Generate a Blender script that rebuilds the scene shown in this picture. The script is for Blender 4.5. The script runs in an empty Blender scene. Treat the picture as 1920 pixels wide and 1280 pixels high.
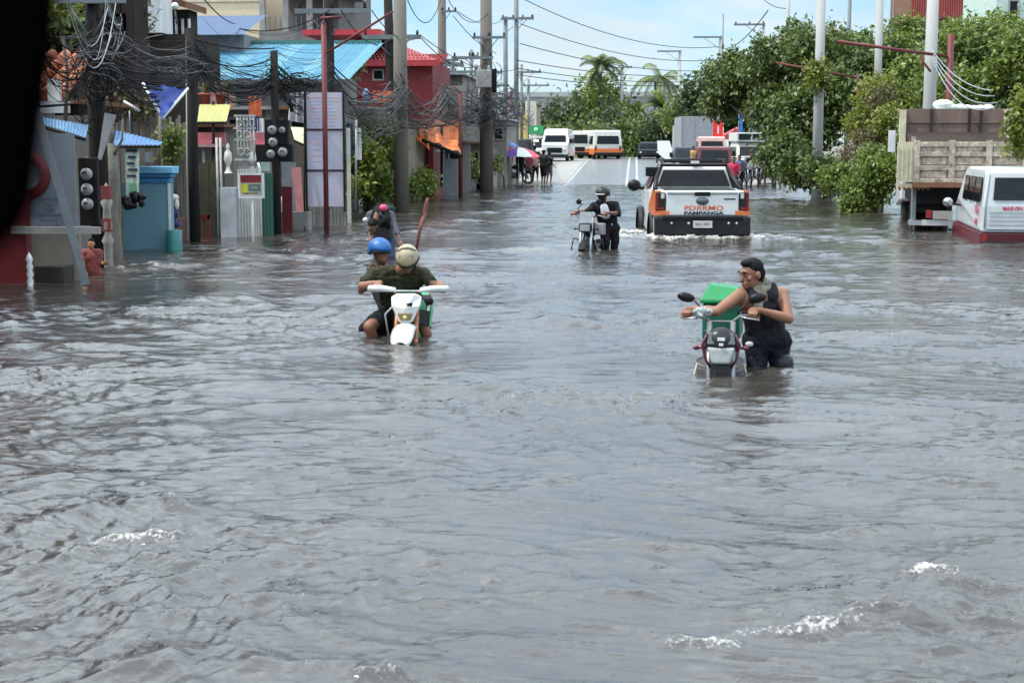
import bpy, bmesh, math, random
import numpy as np
from mathutils import Vector, Matrix, Euler
random.seed(7)
rng = np.random.default_rng(11)
SC = bpy.context.scene
COL = SC.collection
R = math.radians

# ------------------------------------------------------------------ camera
FPX = 2880.0                       # focal length in pixels of a 1920-wide frame
PITCH = math.atan(365/FPX)
YAW = math.atan(230/math.hypot(FPX, 365))
CAMZ = 1.85
cd = bpy.data.cameras.new('camera')
cam = bpy.data.objects.new('camera', cd); COL.objects.link(cam)
cam.location = (0, 0, CAMZ)
cam.rotation_euler = (math.pi/2 - PITCH, 0, YAW)
cd.sensor_width = 36; cd.lens = 36*FPX/1920
cd.clip_start = 0.05; cd.clip_end = 4000
cd.dof.use_dof = True; cd.dof.focus_distance = 24; cd.dof.aperture_fstop = 9.5
SC.camera = cam

# ------------------------------------------------------------------ sky and sun
SUNV = Vector((-0.50, -0.13, 0.85)).normalized()
w = bpy.data.worlds.new('World'); SC.world = w; w.use_nodes = True
nt = w.node_tree; nt.nodes.clear()
N = nt.nodes.new
out = N('ShaderNodeOutputWorld'); mixs = N('ShaderNodeMixShader')
b1 = N('ShaderNodeBackground'); b2 = N('ShaderNodeBackground')
sky = N('ShaderNodeTexSky'); sky.sky_type = 'NISHITA'; sky.sun_disc = False
sky.sun_elevation = math.asin(SUNV.z); sky.sun_rotation = math.atan2(SUNV.x, SUNV.y)
sky.air_density = 1.0; sky.dust_density = .2; sky.ozone_density = 1.0
b1.inputs['Strength'].default_value = 0.10
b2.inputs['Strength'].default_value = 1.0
tc = N('ShaderNodeTexCoord'); mp = N('ShaderNodeMapping')
mp.inputs['Scale'].default_value = (1.0, 1.0, 4.2)
mp.inputs['Location'].default_value = (0.9, 0.4, 0.25)
n1 = N('ShaderNodeTexNoise'); n1.inputs['Scale'].default_value = 6.0
n1.inputs['Detail'].default_value = 8; n1.inputs['Roughness'].default_value = 0.58
n1.inputs['Distortion'].default_value = 0.35
cr = N('ShaderNodeValToRGB')
cr.color_ramp.elements[0].position = 0.38; cr.color_ramp.elements[0].color = (0.15,)*3+(1,)
cr.color_ramp.elements[1].position = 0.58; cr.color_ramp.elements[1].color = (0.93,)*3+(1,)
n2 = N('ShaderNodeTexNoise'); n2.inputs['Scale'].default_value = 5.0; n2.inputs['Detail'].default_value = 6
cr2 = N('ShaderNodeValToRGB')
cr2.color_ramp.elements[0].position = 0.3; cr2.color_ramp.elements[0].color = (0.68, 0.84, 0.93, 1)
cr2.color_ramp.elements[1].position = 0.7; cr2.color_ramp.elements[1].color = (0.94, 1.0, 1.02, 1)
L = nt.links.new
L(tc.outputs['Generated'], mp.inputs['Vector']); L(mp.outputs[0], n1.inputs['Vector']); L(mp.outputs[0], n2.inputs['Vector'])
L(n1.outputs['Fac'], cr.inputs[0]); L(n2.outputs['Fac'], cr2.inputs[0])
tint = N('ShaderNodeMixRGB'); tint.blend_type = 'MULTIPLY'; tint.inputs[0].default_value = 1; tint.inputs[2].default_value = (.60, .84, 1.06, 1)
L(cr2.outputs[0], b2.inputs['Color']); L(sky.outputs[0], tint.inputs[1]); L(tint.outputs[0], b1.inputs['Color'])
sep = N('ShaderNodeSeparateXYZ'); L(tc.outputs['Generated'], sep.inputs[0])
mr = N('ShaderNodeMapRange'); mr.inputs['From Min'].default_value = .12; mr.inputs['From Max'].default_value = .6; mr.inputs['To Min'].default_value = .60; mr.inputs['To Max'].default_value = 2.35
L(sep.outputs['Z'], mr.inputs['Value']); L(mr.outputs[0], b2.inputs['Strength'])      # cloud strength raised above the view so the water reflects more light
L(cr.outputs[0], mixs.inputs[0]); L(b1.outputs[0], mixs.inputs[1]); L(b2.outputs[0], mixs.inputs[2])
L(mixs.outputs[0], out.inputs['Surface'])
sd = bpy.data.lights.new('sun', 'SUN'); sd.energy = 2.6; sd.angle = R(2.0); sd.color = (1.0, 0.95, 0.87)
sun = bpy.data.objects.new('sun', sd); COL.objects.link(sun)
sun.rotation_euler = SUNV.to_track_quat('Z', 'Y').to_euler(); sun.location = (-30, 10, 60)
SC.view_settings.view_transform = 'Standard'; SC.view_settings.look = 'None'
SC.view_settings.exposure = 0.72; SC.view_settings.gamma = 1.0; SC.view_settings.use_curve_mapping = False

# ------------------------------------------------------------------ geometry helpers
_q = cam.rotation_euler.to_matrix()
def ray(px, py):
    return _q @ Vector((px-960, 640-py, -FPX))
def P(px, py, Y):                  # the point at distance Y down the street seen at a pixel of the photograph
    d = ray(px, py); return Vector((0, 0, CAMZ)) + d*(Y/d.y)
def W(px, py, z=0.0):              # the point on the level z
    d = ray(px, py); return Vector((0, 0, CAMZ)) + d*((z-CAMZ)/d.z)
def road_z(Y):
    pts = [(-50,-.64),(14,-.62),(30,-.43),(50,-.24),(66,-.1),(77,.0),(84,.16),(107,.80),(125,.95),(160,.9),(3000,.9)]
    for (a, za), (b, zb) in zip(pts, pts[1:]):
        if Y <= b: return za + (zb-za)*max(0, (Y-a))/(b-a)
    return .9

class MB:
    def __init__(s): s.v = []; s.f = []; s.sm = []
    def add(s, vs, fs, smooth=False):
        o = len(s.v); s.v += [tuple(v) for v in vs]
        s.f += [tuple(i+o for i in f) for f in fs]; s.sm += [smooth]*len(fs); return s
    def box(s, c, d, rot=None, taper=1.0):
        hx, hy, hz = d[0]/2, d[1]/2, d[2]/2
        vs = [Vector((x*hx*(taper if z > 0 else 1), y*hy*(taper if z > 0 else 1), z*hz)) for z in (-1, 1) for y in (-1, 1) for x in (-1, 1)]
        if rot is not None:
            m = Euler(rot).to_matrix() if not isinstance(rot, Matrix) else rot
            vs = [m @ v for v in vs]
        vs = [v+Vector(c) for v in vs]
        return s.add(vs, [(0,2,3,1),(4,5,7,6),(0,1,5,4),(2,6,7,3),(1,3,7,5),(0,4,6,2)])
    def b2(s, a, b):               # box from corner to corner
        a = Vector(a); b = Vector(b)
        return s.box((a+b)/2, (abs(b.x-a.x), abs(b.y-a.y), abs(b.z-a.z)))
    def tube(s, pts, r, n=8, cap=True, smooth=True, sy=1.0):
        pts = [Vector(p) for p in pts]; k = len(pts)
        rs = r if isinstance(r, (list, tuple)) else [r]*k
        vs = []; prev = None
        for i, p in enumerate(pts):
            t = (pts[min(i+1, k-1)]-pts[max(i-1, 0)])
            if t.length < 1e-9: t = Vector((0, 0, 1))
            t.normalize()
            if prev is None:
                u = t.cross(Vector((0, 0, 1)))
                if u.length < .05: u = t.cross(Vector((0, 1, 0)))
            else:
                u = prev - t*prev.dot(t)
                if u.length < 1e-6: u = t.cross(Vector((0, 0, 1)))
            u.normalize(); prev = u; v = t.cross(u)
            for j in range(n):
                a = 2*math.pi*j/n
                vs.append(p + (u*math.cos(a)*sy + v*math.sin(a))*rs[i])
        fs = [(i*n+j, i*n+(j+1) % n, (i+1)*n+(j+1) % n, (i+1)*n+j) for i in range(k-1) for j in range(n)]
        s.add(vs, fs, smooth)
        if cap:
            o = len(s.v)-len(vs)
            s.f += [tuple(o+j for j in range(n))[::-1], tuple(o+(k-1)*n+j for j in range(n))]; s.sm += [False, False]
        return s
    def ball(s, c, r, nu=12, nv=8, rot=None, half=False):
        r = (r, r, r) if not isinstance(r, (tuple, list)) else r
        vs = []; m = Euler(rot).to_matrix() if rot is not None else Matrix.Identity(3)
        v1 = nv//2 if half else nv
        for i in range(v1+1):
            th = math.pi*i/nv
            for j in range(nu):
                ph = 2*math.pi*j/nu
                vs.append(Vector(c)+m @ Vector((r[0]*math.sin(th)*math.cos(ph), r[1]*math.sin(th)*math.sin(ph), r[2]*math.cos(th))))
        fs = [(i*nu+j, (i+1)*nu+j, (i+1)*nu+(j+1) % nu, i*nu+(j+1) % nu) for i in range(v1) for j in range(nu)]
        return s.add(vs, fs, True)
    def lathe(s, c, prof, n=16, axis='Z', rot=None):
        vs = []; m = Euler(rot).to_matrix() if rot is not None else Matrix.Identity(3)
        for (r, h) in prof:
            for j in range(n):
                a = 2*math.pi*j/n; x, y = r*math.cos(a), r*math.sin(a)
                v = Vector((x, y, h)) if axis == 'Z' else Vector((h, x, y)) if axis == 'X' else Vector((x, h, y))
                vs.append(Vector(c)+m @ v)
        k = len(prof)
        fs = [(i*n+j, i*n+(j+1) % n, (i+1)*n+(j+1) % n, (i+1)*n+j) for i in range(k-1) for j in range(n)]
        return s.add(vs, fs, True)
    def prism(s, prof, hw, x0=0.0):  # side profile (y,z) extruded over x; hw half-width per point
        n = len(prof); h = hw if isinstance(hw, (list, tuple)) else [hw]*n
        vs = [(x0-h[i], p[0], p[1]) for i, p in enumerate(prof)] + [(x0+h[i], p[0], p[1]) for i, p in enumerate(prof)]
        fs = [(i, (i+1) % n, n+(i+1) % n, n+i) for i in range(n)] + [tuple(range(n))[::-1], tuple(range(n, 2*n))]
        return s.add(vs, fs)
    def poly(s, pts, d):           # flat polygon given depth by vector d
        n = len(pts); pts = [Vector(p) for p in pts]; d = Vector(d)
        vs = pts+[p+d for p in pts]
        return s.add(vs, [tuple(range(n)), tuple(range(n, 2*n))[::-1]]+[(i, n+i, n+(i+1) % n, (i+1) % n) for i in range(n)])
    def sheet(s, a, b, c, d, nx=24, ny=1, amp=.02, waves=10, thick=0):   # corrugated sheet on the quad a b c d, ribs running a->d
        a, b, c, d = map(Vector, (a, b, c, d)); nrm = (b-a).cross(d-a).normalized()
        vs = []
        for j in range(ny+1):
            for i in range(nx+1):
                u, v = i/nx, j/ny
                p = (a*(1-u)+b*u)*(1-v)+(d*(1-u)+c*u)*v
                vs.append(p+nrm*amp*math.sin(u*waves*2*math.pi))
        return s.add(vs, [(j*(nx+1)+i, j*(nx+1)+i+1, (j+1)*(nx+1)+i+1, (j+1)*(nx+1)+i) for j in range(ny) for i in range(nx)])
    def build(s, name, mt, parent=None, bevel=0, off=None):
        me = bpy.data.meshes.new(name)
        vs = s.v if off is None else [(v[0]-off[0], v[1]-off[1], v[2]-off[2]) for v in s.v]
        me.from_pydata(vs, [], s.f); me.polygons.foreach_set('use_smooth', s.sm)
        bm = bmesh.new(); bm.from_mesh(me); bmesh.ops.recalc_face_normals(bm, faces=bm.faces); bm.to_mesh(me); bm.free()
        me.materials.append(mt); me.update()
        o = bpy.data.objects.new(name, me); COL.objects.link(o)
        if parent: o.parent = parent
        if bevel:
            m = o.modifiers.new('bevel', 'BEVEL'); m.width = bevel; m.segments = 2; m.limit_method = 'ANGLE'; m.angle_limit = R(40)
        return o

def tag(o, label=None, cat=None, group=None, kind=None):
    if label: o['label'] = label
    if cat: o['category'] = cat
    if group: o['group'] = group
    if kind: o['kind'] = kind
    return o
def thing(name, label, cat, loc=(0, 0, 0), rz=0, group=None):
    o = bpy.data.objects.new(name, None); COL.objects.link(o)
    o.empty_display_size = .2; o.location = loc; o.rotation_euler = (0, 0, rz)
    return tag(o, label, cat, group)
def dup(root, loc=None, rz=None, label=None, scale=None):
    r = root.copy(); COL.objects.link(r)
    if loc is not None: r.location = loc
    if rz is not None: r.rotation_euler = (r.rotation_euler.x, r.rotation_euler.y, rz)
    if label: r['label'] = label
    if scale: r.scale = scale
    for ch in list(root.children):
        c = ch.copy(); COL.objects.link(c); c.parent = r
        for g in list(ch.children):
            d = g.copy(); COL.objects.link(d); d.parent = c
    return r

# ------------------------------------------------------------------ materials
MATS = {}
def mat(name, col, rough=.6, metal=0.0, var=.18, scale=5.0, bump=.0, dirt=0.0, dirtcol=(.06, .05, .04), streak=False, coat=0.0, sub=0.0):
    if name in MATS: return MATS[name]
    m = bpy.data.materials.new(name); m.use_nodes = True; t = m.node_tree; n = t.nodes; l = t.links.new
    b = n['Principled BSDF']
    if max(col) < .075: col = tuple(c*.5 for c in col); b.inputs['Specular IOR Level'].default_value = .22
    co = n.new('ShaderNodeTexCoord'); mpn = n.new('ShaderNodeMapping'); l(co.outputs['Object'], mpn.inputs[0])
    if streak: mpn.inputs['Scale'].default_value = (1, 1, .18)
    a = n.new('ShaderNodeTexNoise'); a.inputs['Scale'].default_value = scale; a.inputs['Detail'].default_value = 7; a.inputs['Roughness'].default_value = .62
    l(mpn.outputs[0], a.inputs['Vector'])
    r = n.new('ShaderNodeValToRGB'); e = r.color_ramp.elements
    e[0].position = .3; e[1].position = .7
    e[0].color = tuple(max(0, c*(1-var)) for c in col)+(1,); e[1].color = tuple(min(1, c*(1+var)) for c in col)+(1,)
    l(a.outputs['Fac'], r.inputs[0]); last = r.outputs[0]
    if dirt > 0:
        d = n.new('ShaderNodeTexNoise'); d.inputs['Scale'].default_value = scale*.45; d.inputs['Detail'].default_value = 9; d.inputs['Roughness'].default_value = .7
        l(mpn.outputs[0], d.inputs['Vector'])
        dr = n.new('ShaderNodeValToRGB'); dr.color_ramp.elements[0].position = .62-.22*dirt; dr.color_ramp.elements[1].position = .72
        dr.color_ramp.elements[0].color = (0, 0, 0, 1); dr.color_ramp.elements[1].color = (dirt,)*3+(1,)
        l(d.outputs['Fac'], dr.inputs[0])
        mx = n.new('ShaderNodeMixRGB'); l(dr.outputs[0], mx.inputs[0]); l(last, mx.inputs[1]); mx.inputs[2].default_value = dirtcol+(1,)
        last = mx.outputs[0]
    l(last, b.inputs['Base Color'])
    b.inputs['Roughness'].default_value = rough; b.inputs['Metallic'].default_value = metal
    b.inputs['Coat Weight'].default_value = coat
    if sub: b.inputs['Subsurface Weight'].default_value = sub; b.inputs['Subsurface Radius'].default_value = (.02, .008, .004)
    if bump:
        bp = n.new('ShaderNodeBump'); bp.inputs['Strength'].default_value = bump; bp.inputs['Distance'].default_value = .02
        l(a.outputs['Fac'], bp.inputs['Height']); l(bp.outputs[0], b.inputs['Normal'])
    MATS[name] = m; return m
def leafmat(name, c1, c2, scale=1.2):
    if name in MATS: return MATS[name]
    m = bpy.data.materials.new(name); m.use_nodes = True; t = m.node_tree; n = t.nodes; l = t.links.new
    b = n['Principled BSDF']; co = n.new('ShaderNodeTexCoord')
    a = n.new('ShaderNodeTexNoise'); a.inputs['Scale'].default_value = scale; a.inputs['Detail'].default_value = 3
    l(co.outputs['Object'], a.inputs['Vector'])
    g = n.new('ShaderNodeNewGeometry'); ad = n.new('ShaderNodeMath'); ad.operation = 'MULTIPLY_ADD'
    l(g.outputs['Random Per Island'], ad.inputs[0]); ad.inputs[1].default_value = .55; l(a.outputs['Fac'], ad.inputs[2])
    r = n.new('ShaderNodeValToRGB'); e = r.color_ramp.elements; e[0].position = .42; e[1].position = 1.0
    e[0].color = c1+(1,); e[1].color = c2+(1,)
    l(ad.outputs[0], r.inputs[0]); l(r.outputs[0], b.inputs['Base Color'])
    b.inputs['Roughness'].default_value = .42
    tr = n.new('ShaderNodeBsdfTranslucent'); l(r.outputs[0], tr.inputs[0]); ms = n.new('ShaderNodeMixShader'); ms.inputs[0].default_value = .35
    l(b.outputs[0], ms.inputs[1]); l(tr.outputs[0], ms.inputs[2]); l(ms.outputs[0], n['Material Output'].inputs[0])
    MATS[name] = m; return m

M_con = mat('concrete', (.30, .29, .27), .85, bump=.4, dirt=.5, scale=3)
M_cond = mat('concrete_dark', (.13, .125, .12), .9, bump=.4, dirt=.6, scale=3)
M_pole = mat('pole_concrete', (.34, .34, .33), .85, bump=.3, dirt=.35, scale=2, streak=True)
M_poleb = mat('pole_brown', (.125, .112, .095), .85, bump=.3, dirt=.4, scale=2, streak=True)
M_wood = mat('pole_wood', (.035, .030, .027), .9, bump=.5, dirt=.4, scale=3, streak=True)
M_red = mat('red_post_paint', (.11, .012, .016), .6, dirt=.4, scale=3)
M_black = mat('black_plastic', (.018, .018, .02), .4)
M_blackm = mat('black_matte', (.02, .02, .022), .8)
M_rub = mat('tyre_rubber', (.022, .022, .022), .85, bump=.2, dirt=.3, dirtcol=(.09, .08, .07))
M_steel = mat('steel', (.4, .41, .42), .4, metal=.8)
M_steeld = mat('steel_painted_grey', (.13, .15, .16), .6, dirt=.3)
M_white = mat('white_paint', (.62, .63, .62), .35, var=.05, dirt=.12, dirtcol=(.4, .36, .3), coat=.4)
M_glass = mat('dark_glass', (.02, .025, .03), .08, var=.3)
M_cable = mat('cable_black', (.012, .012, .013), .7)
M_cableg = mat('cable_grey', (.07, .07, .075), .7)
M_galv = mat('galvanised', (.3, .32, .34), .5, metal=.3, dirt=.3)
M_skin = mat('skin_tan', (.24, .108, .064), .6, var=.12, scale=9, sub=.1)
M_skind = mat('skin_brown', (.15, .07, .045), .6, var=.12, scale=9, sub=.1)
M_hair = mat('hair_black', (.006, .005, .005), .75, bump=.5, scale=60)
M_rust = mat('rust', (.16, .07, .035), .85, bump=.4, dirt=.4, scale=6)
# ------------------------------------------------------------------ ground, road
def ground():
    ys = [-60, -20, 0, 14, 22, 30, 40, 50, 58, 66, 72, 77, 80, 84, 90, 96, 102, 107, 112, 125, 160, 300, 700, 2500]
    xs = [-900, -200, -60, -20, -9, -3.6, 3.7, 9, 20, 60, 200, 900]
    vs = [(x, y, road_z(y)-(0.012 if abs(x) > 5 else 0)-(0.05 if abs(x) > 30 else 0)) for y in ys for x in xs]
    n = len(xs)
    fs = [(j*n+i, j*n+i+1, (j+1)*n+i+1, (j+1)*n+i) for j in range(len(ys)-1) for i in range(n-1)]
    mb = MB(); mb.add(vs, fs)
    o = mb.build('ground', mat('ground_soil', (.16, .145, .12), .9, bump=.3, dirt=.4)); tag(o, kind='structure')
    def strip(x0, x1, y0, y1, dz, m, name, parent=None):
        yy = [y for y in ys if y0 < y < y1]; yy = [y0]+yy+[y1]
        q = MB(); q.add([(x, y, road_z(y)+dz) for y in yy for x in (x0, x1)], [(2*i, 2*i+1, 2*i+3, 2*i+2) for i in range(len(yy)-1)])
        return q.build(name, m, parent)
    rm = mat('road_wet_asphalt', (.17, .178, .18), .22, var=.2, scale=1.5, dirt=.3, dirtcol=(.12, .12, .12))
    rd = strip(-3.5, 3.7, -60, 700, .012, rm, 'road'); tag(rd, kind='structure')
    tag(strip(-9.5, -3.5, 60, 300, .009, mat('shoulder_concrete', (.26, .25, .225), .6, dirt=.3, scale=2), 'road_shoulder'), kind='structure')
    tag(strip(3.7, 6.5, 60, 300, .009, mat('shoulder_concrete', (.42, .40, .35), .6), 'road_shoulder'), kind='structure')
    wm = mat('road_marking_paint', (.30, .30, .285), .6, dirt=.6, dirtcol=(.3, .3, .3), scale=6)
    for x in (-.26, .26): strip(x-.07-.12, x+.07-.12, 62, 128, .018, wm, 'centre_line', rd)
    strip(-3.42, -3.28, 62, 128, .018, wm, 'edge_line', rd)
    strip(3.28, 3.42, 62, 128, .018, wm, 'edge_line', rd)
ground()

# ------------------------------------------------------------------ flood water: one wave field
BUMPS = []   # extra crests: px, py, half length, half width (m), height, foam, angle
def B(px, py, a, b, h, foam, ang=0): 
    p = W(px, py); BUMPS.append((p.x, p.y, a, b, h, foam*(.75 if py > 600 else 1), ang))
B(320, 950, .22, .10, .05, .25, -.1); B(255, 1006, .28, .07, .035, .9, .25); B(120, 1028, .25, .05, .02, .6, .15)
B(1500, 1172, .32, .07, .045, .85, .35); B(1330, 1208, .22, .07, .035, .8, .4); B(1610, 1150, .2, .06, .03, .55, .2)
B(1745, 1088, .13, .07, .055, 1.0, -.1); B(1860, 1105, .3, .08, .045, .3, -.15)
B(1690, 990, .35, .08, .04, .15, .05); B(1560, 1000, .25, .07, .03, .25, .2); B(1210, 1020, .4, .09, .035, .1, .0)
B(1650, 632, .5, .14, .05, .55, 0); B(1560, 628, .5, .16, .05, .2, .2); B(1760, 632, .5, .16, .04, .3, 0)
B(1010, 523, 1.2, .3, .06, .05, 0); B(1180, 520, .8, .25, .05, .05, 0); B(470, 1125, .35, .08, .04, .35, .05)
B(320, 1150, .15, .07, .04, .4, 0); B(880, 725, .5, .12, .035, .25, 0); B(1545, 705, .4, .1, .03, .3, -.1)
B(820, 1130, .3, .08, .03, .3, -.2); B(1170, 1115, .3, .05, .03, .1, 0); B(860, 1045, .25, .05, .025, 0, .05)
B(720, 1265, .12, .06, .045, .5, 0); B(560, 1250, .4, .07, .03, .3, 0); B(200, 1250, .3, .08, .03, .3, 0)
B(1030, 905, .2, .06, .02, .1, 0); B(1230, 1200, .12, .06, .03, .3, 0); B(1880, 460, .8, .3, .05, .4, 0)
B(1730, 765, .3, .08, .03, .2, 0); B(1480, 795, .5, .1, .03, .0, .1); B(1800, 905, .3, .08, .03, .2, .1)
B(400, 560, .6, .2, .05, .1, .2); B(560, 600, .6, .18, .04, .05, 0); B(150, 650, .5, .2, .06, .1, .2)
for (px, py) in ((1000, 470), (1060, 462), (1180, 455), (1210, 448)): B(px, py, .7, .25, .05, .55, 0)
for px in range(1225, 1420, 16): B(px, 449+random.uniform(-2, 3), .2, .26, .07, 1.0, 0)
for px in range(1410, 1530, 24): B(px, 446+random.uniform(-4, 6), .3, .2, .06, .62, .1)
for px in range(1130, 1225, 18): B(px, 444+random.uniform(-8, 3), .35, .25, .06, .9, -.1)
for (px, py) in ((757, 652), (690, 652), (1360, 712), (1440, 702), (1470, 700), (1110, 470)): B(px, py, .2, .1, .03, .35, 0)

for (px, py, w_) in ((757, 648, .6), (1385, 705, .7), (1125, 472, .6), (715, 452, .5)):      # rings spreading from the bodies
    for k in range(7):
        a = k/7*6.28; c_ = W(px, py); BUMPS.append((c_.x+math.cos(a)*w_*.8, c_.y+math.sin(a)*w_*.8-.1, .22, .07, .022, .12, a+1.57))
def flood():
    ny, ncore, nside = 820, 560, 40
    ys = np.exp(np.linspace(math.log(3.6), math.log(84), ny))
    core = np.linspace(-.46, .31, ncore)
    sl = -.46-np.cumsum(np.linspace(.002, .16, nside))[::-1]; sr = .31+np.cumsum(np.linspace(.002, .16, nside))
    ts = np.concatenate([sl, core, sr]); nx = len(ts)
    Y = np.repeat(ys[:, None], nx, 1); X = Y*ts[None, :]
    dY = np.gradient(ys)[:, None]; dX = (Y*(.77/ncore))
    H = np.zeros_like(X); r = np.random.default_rng(5)
    # low frequency modulation of the chop
    def lowf(scale, k, seed):
        q = np.random.default_rng(seed); a = np.zeros_like(X)
        for i in range(k):
            th = q.uniform(0, math.pi); f = 2*math.pi/(scale*q.uniform(.6, 1.8)); a += np.sin(X*f*math.cos(th)*.6+Y*f*math.sin(th)+q.uniform(0, 6.28))
        return a/math.sqrt(k/2)
    m1 = np.clip(.95+.75*lowf(3.0, 9, 1), .10, 2.6); m2 = np.clip(1+.6*lowf(6, 9, 2), .2, 2.2)
    rough_left = 1+.35/(1+np.exp((X+3.6-.10*Y*0)/.9))*np.clip(Y/9, .5, 1.0)      # choppier over the kerb by the houses
    # warp so crests bend
    wx = .25*lowf(2.2, 7, 3); wy = .18*lowf(1.9, 7, 4)
    nw = 78
    for i in range(nw):
        lam = .085*(2.9/.085)**(i/(nw-1))*r.uniform(.93, 1.07)
        th = r.normal(math.pi/2+.10, .62)
        k = 2*math.pi/lam
        amp = .0038*lam**.70*(1 if lam < .45 else .62)*r.uniform(.55, 1.25)*(1 if lam < 1.4 else .75)
        fade = np.clip((lam/np.maximum(dY*1.0, dX*.9)-2.2)/2.0, 0, 1)
        ph = k*((X+wx)*math.cos(th)+(Y+wy)*math.sin(th))+r.uniform(0, 6.28)
        sw = np.sin(ph)
        pk = 2.1*(1-np.abs(np.sin(ph/2)))**1.5-.62
        H += amp*fade*(pk if i % 3 else sw)*(m1 if i % 2 else m2)
    sc = .030
    H = H*rough_left*1.0
    H = H+.35*H*np.abs(H)/.02*(H > 0)*np.exp(-np.abs(H)/.03)                      # peaked crests, flat troughs
    F = np.zeros_like(X)
    jit = .5+.5*np.sin(X*31+2*np.sin(Y*17))*np.sin(Y*43+2*np.sin(X*23))
    for (bx_, by_, a, b, h, fo, an) in BUMPS:
        sel = (np.abs(Y-by_) < 4*max(a, b)); c, s_ = math.cos(an), math.sin(an)
        u = (X-bx_)*c+(Y-by_)*s_*2.2; v = -(X-bx_)*s_+(Y-by_)*c
        v = v+.35*b*np.sin(u/a*4+bx_*3)
        g = np.exp(-(u/a)**2-(np.abs(v)/b)**1.6)*sel
        H += g*h*(.75+.6*jit*min(fo+.2, 1)); F = np.maximum(F, fo*np.exp(-(u/a/1.15)**2-((v+.25*b)/b)**2)*sel)
    # little whitecaps on the steepest crests
    gy = np.gradient(H, axis=0)/np.maximum(dY, 1e-4)
    F = np.maximum(F, np.clip((H-.040)/.03, 0, 1)*.45*(jit > .35))
    F = np.clip(F, 0, 1.4)
    H *= np.clip((83-Y)/5, 0, 1)
    verts = np.stack([X, Y, H], -1).reshape(-1, 3).astype(np.float32)
    i0 = (np.arange(ny-1)[:, None]*nx+np.arange(nx-1)[None, :]).reshape(-1)
    quads = np.stack([i0, i0+1, i0+nx+1, i0+nx], -1).astype(np.int32)
    me = bpy.data.meshes.new('flood_water')
    me.vertices.add(len(verts)); me.vertices.foreach_set('co', verts.ravel())
    me.loops.add(quads.size); me.loops.foreach_set('vertex_index', quads.ravel())
    me.polygons.add(len(quads)); me.polygons.foreach_set('loop_start', np.arange(0, quads.size, 4, dtype=np.int32))
    me.polygons.foreach_set('loop_total', np.full(len(quads), 4, dtype=np.int32))
    me.polygons.foreach_set('use_smooth', np.ones(len(quads), dtype=bool))
    at = me.attributes.new('foam', 'FLOAT', 'POINT'); at.data.foreach_set('value', F.reshape(-1).astype(np.float32))
    me.update(calc_edges=True)
    o = bpy.data.objects.new('flood_water', me); COL.objects.link(o); tag(o, kind='structure')
    m = bpy.data.materials.new('flood_water'); m.use_nodes = True; t = m.node_tree; n = t.nodes; l = t.links.new
    b = n['Principled BSDF']; co = n.new('ShaderNodeTexCoord')
    b.inputs['Roughness'].default_value = .06; b.inputs['IOR'].default_value = 1.72
    na = n.new('ShaderNodeTexNoise'); na.inputs['Scale'].default_value = .55; na.inputs['Detail'].default_value = 5
    l(co.outputs['Object'], na.inputs['Vector'])
    cr_ = n.new('ShaderNodeValToRGB'); e = cr_.color_ramp.elements; e[0].position = .35; e[1].position = .68
    e[0].color = (.030, .026, .022, 1); e[1].color = (.052, .046, .040, 1); l(na.outputs['Fac'], cr_.inputs[0])
    fa = n.new('ShaderNodeAttribute'); fa.attribute_name = 'foam'
    mpf = n.new('ShaderNodeMapping'); mpf.inputs['Scale'].default_value = (1, .8, 1); l(co.outputs['Object'], mpf.inputs[0])
    nf = n.new('ShaderNodeTexNoise'); nf.inputs['Scale'].default_value = 48; nf.inputs['Detail'].default_value = 6; nf.inputs['Roughness'].default_value = .7
    l(mpf.outputs[0], nf.inputs['Vector'])
    ma = n.new('ShaderNodeMath'); ma.operation = 'MULTIPLY_ADD'; l(fa.outputs['Fac'], ma.inputs[0]); ma.inputs[1].default_value = .42; l(nf.outputs['Fac'], ma.inputs[2])
    fr = n.new('ShaderNodeValToRGB'); fr.color_ramp.elements[0].position = .70; fr.color_ramp.elements[1].position = .86; l(ma.outputs[0], fr.inputs[0])
    gate = n.new('ShaderNodeMath'); gate.operation = 'MULTIPLY'; l(fr.outputs[0], gate.inputs[0])
    g2 = n.new('ShaderNodeMath'); g2.operation = 'GREATER_THAN'; l(fa.outputs['Fac'], g2.inputs[0]); g2.inputs[1].default_value = .04; l(g2.outputs[0], gate.inputs[1])
    mx = n.new('ShaderNodeMixRGB'); l(gate.outputs[0], mx.inputs[0]); l(cr_.outputs[0], mx.inputs[1]); mx.inputs[2].default_value = (.42, .40, .37, 1)
    l(mx.outputs[0], b.inputs['Base Color'])
    rr = n.new('ShaderNodeMath'); rr.operation = 'MULTIPLY_ADD'; l(gate.outputs[0], rr.inputs[0]); rr.inputs[1].default_value = .6; rr.inputs[2].default_value = .05
    l(rr.outputs[0], b.inputs['Roughness'])
    # fine ripples
    mp2 = n.new('ShaderNodeMapping'); mp2.inputs['Scale'].default_value = (6.5, 13, 6); l(co.outputs['Object'], mp2.inputs[0])
    nb = n.new('ShaderNodeTexNoise'); nb.inputs['Scale'].default_value = 1.0; nb.inputs['Detail'].default_value = 5; nb.inputs['Roughness'].default_value = .6; nb.inputs['Distortion'].default_value = .6
    l(mp2.outputs[0], nb.inputs['Vector'])
    mp3 = n.new('ShaderNodeMapping'); mp3.inputs['Scale'].default_value = (1.6, 3.4, 2); l(co.outputs['Object'], mp3.inputs[0])
    nb2 = n.new('ShaderNodeTexNoise'); nb2.inputs['Scale'].default_value = 1.0; nb2.inputs['Detail'].default_value = 3; l(mp3.outputs[0], nb2.inputs['Vector'])
    bp = n.new('ShaderNodeBump'); bp.inputs['Strength'].default_value = .55; bp.inputs['Distance'].default_value = .018; l(nb.outputs['Fac'], bp.inputs['Height'])
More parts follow.
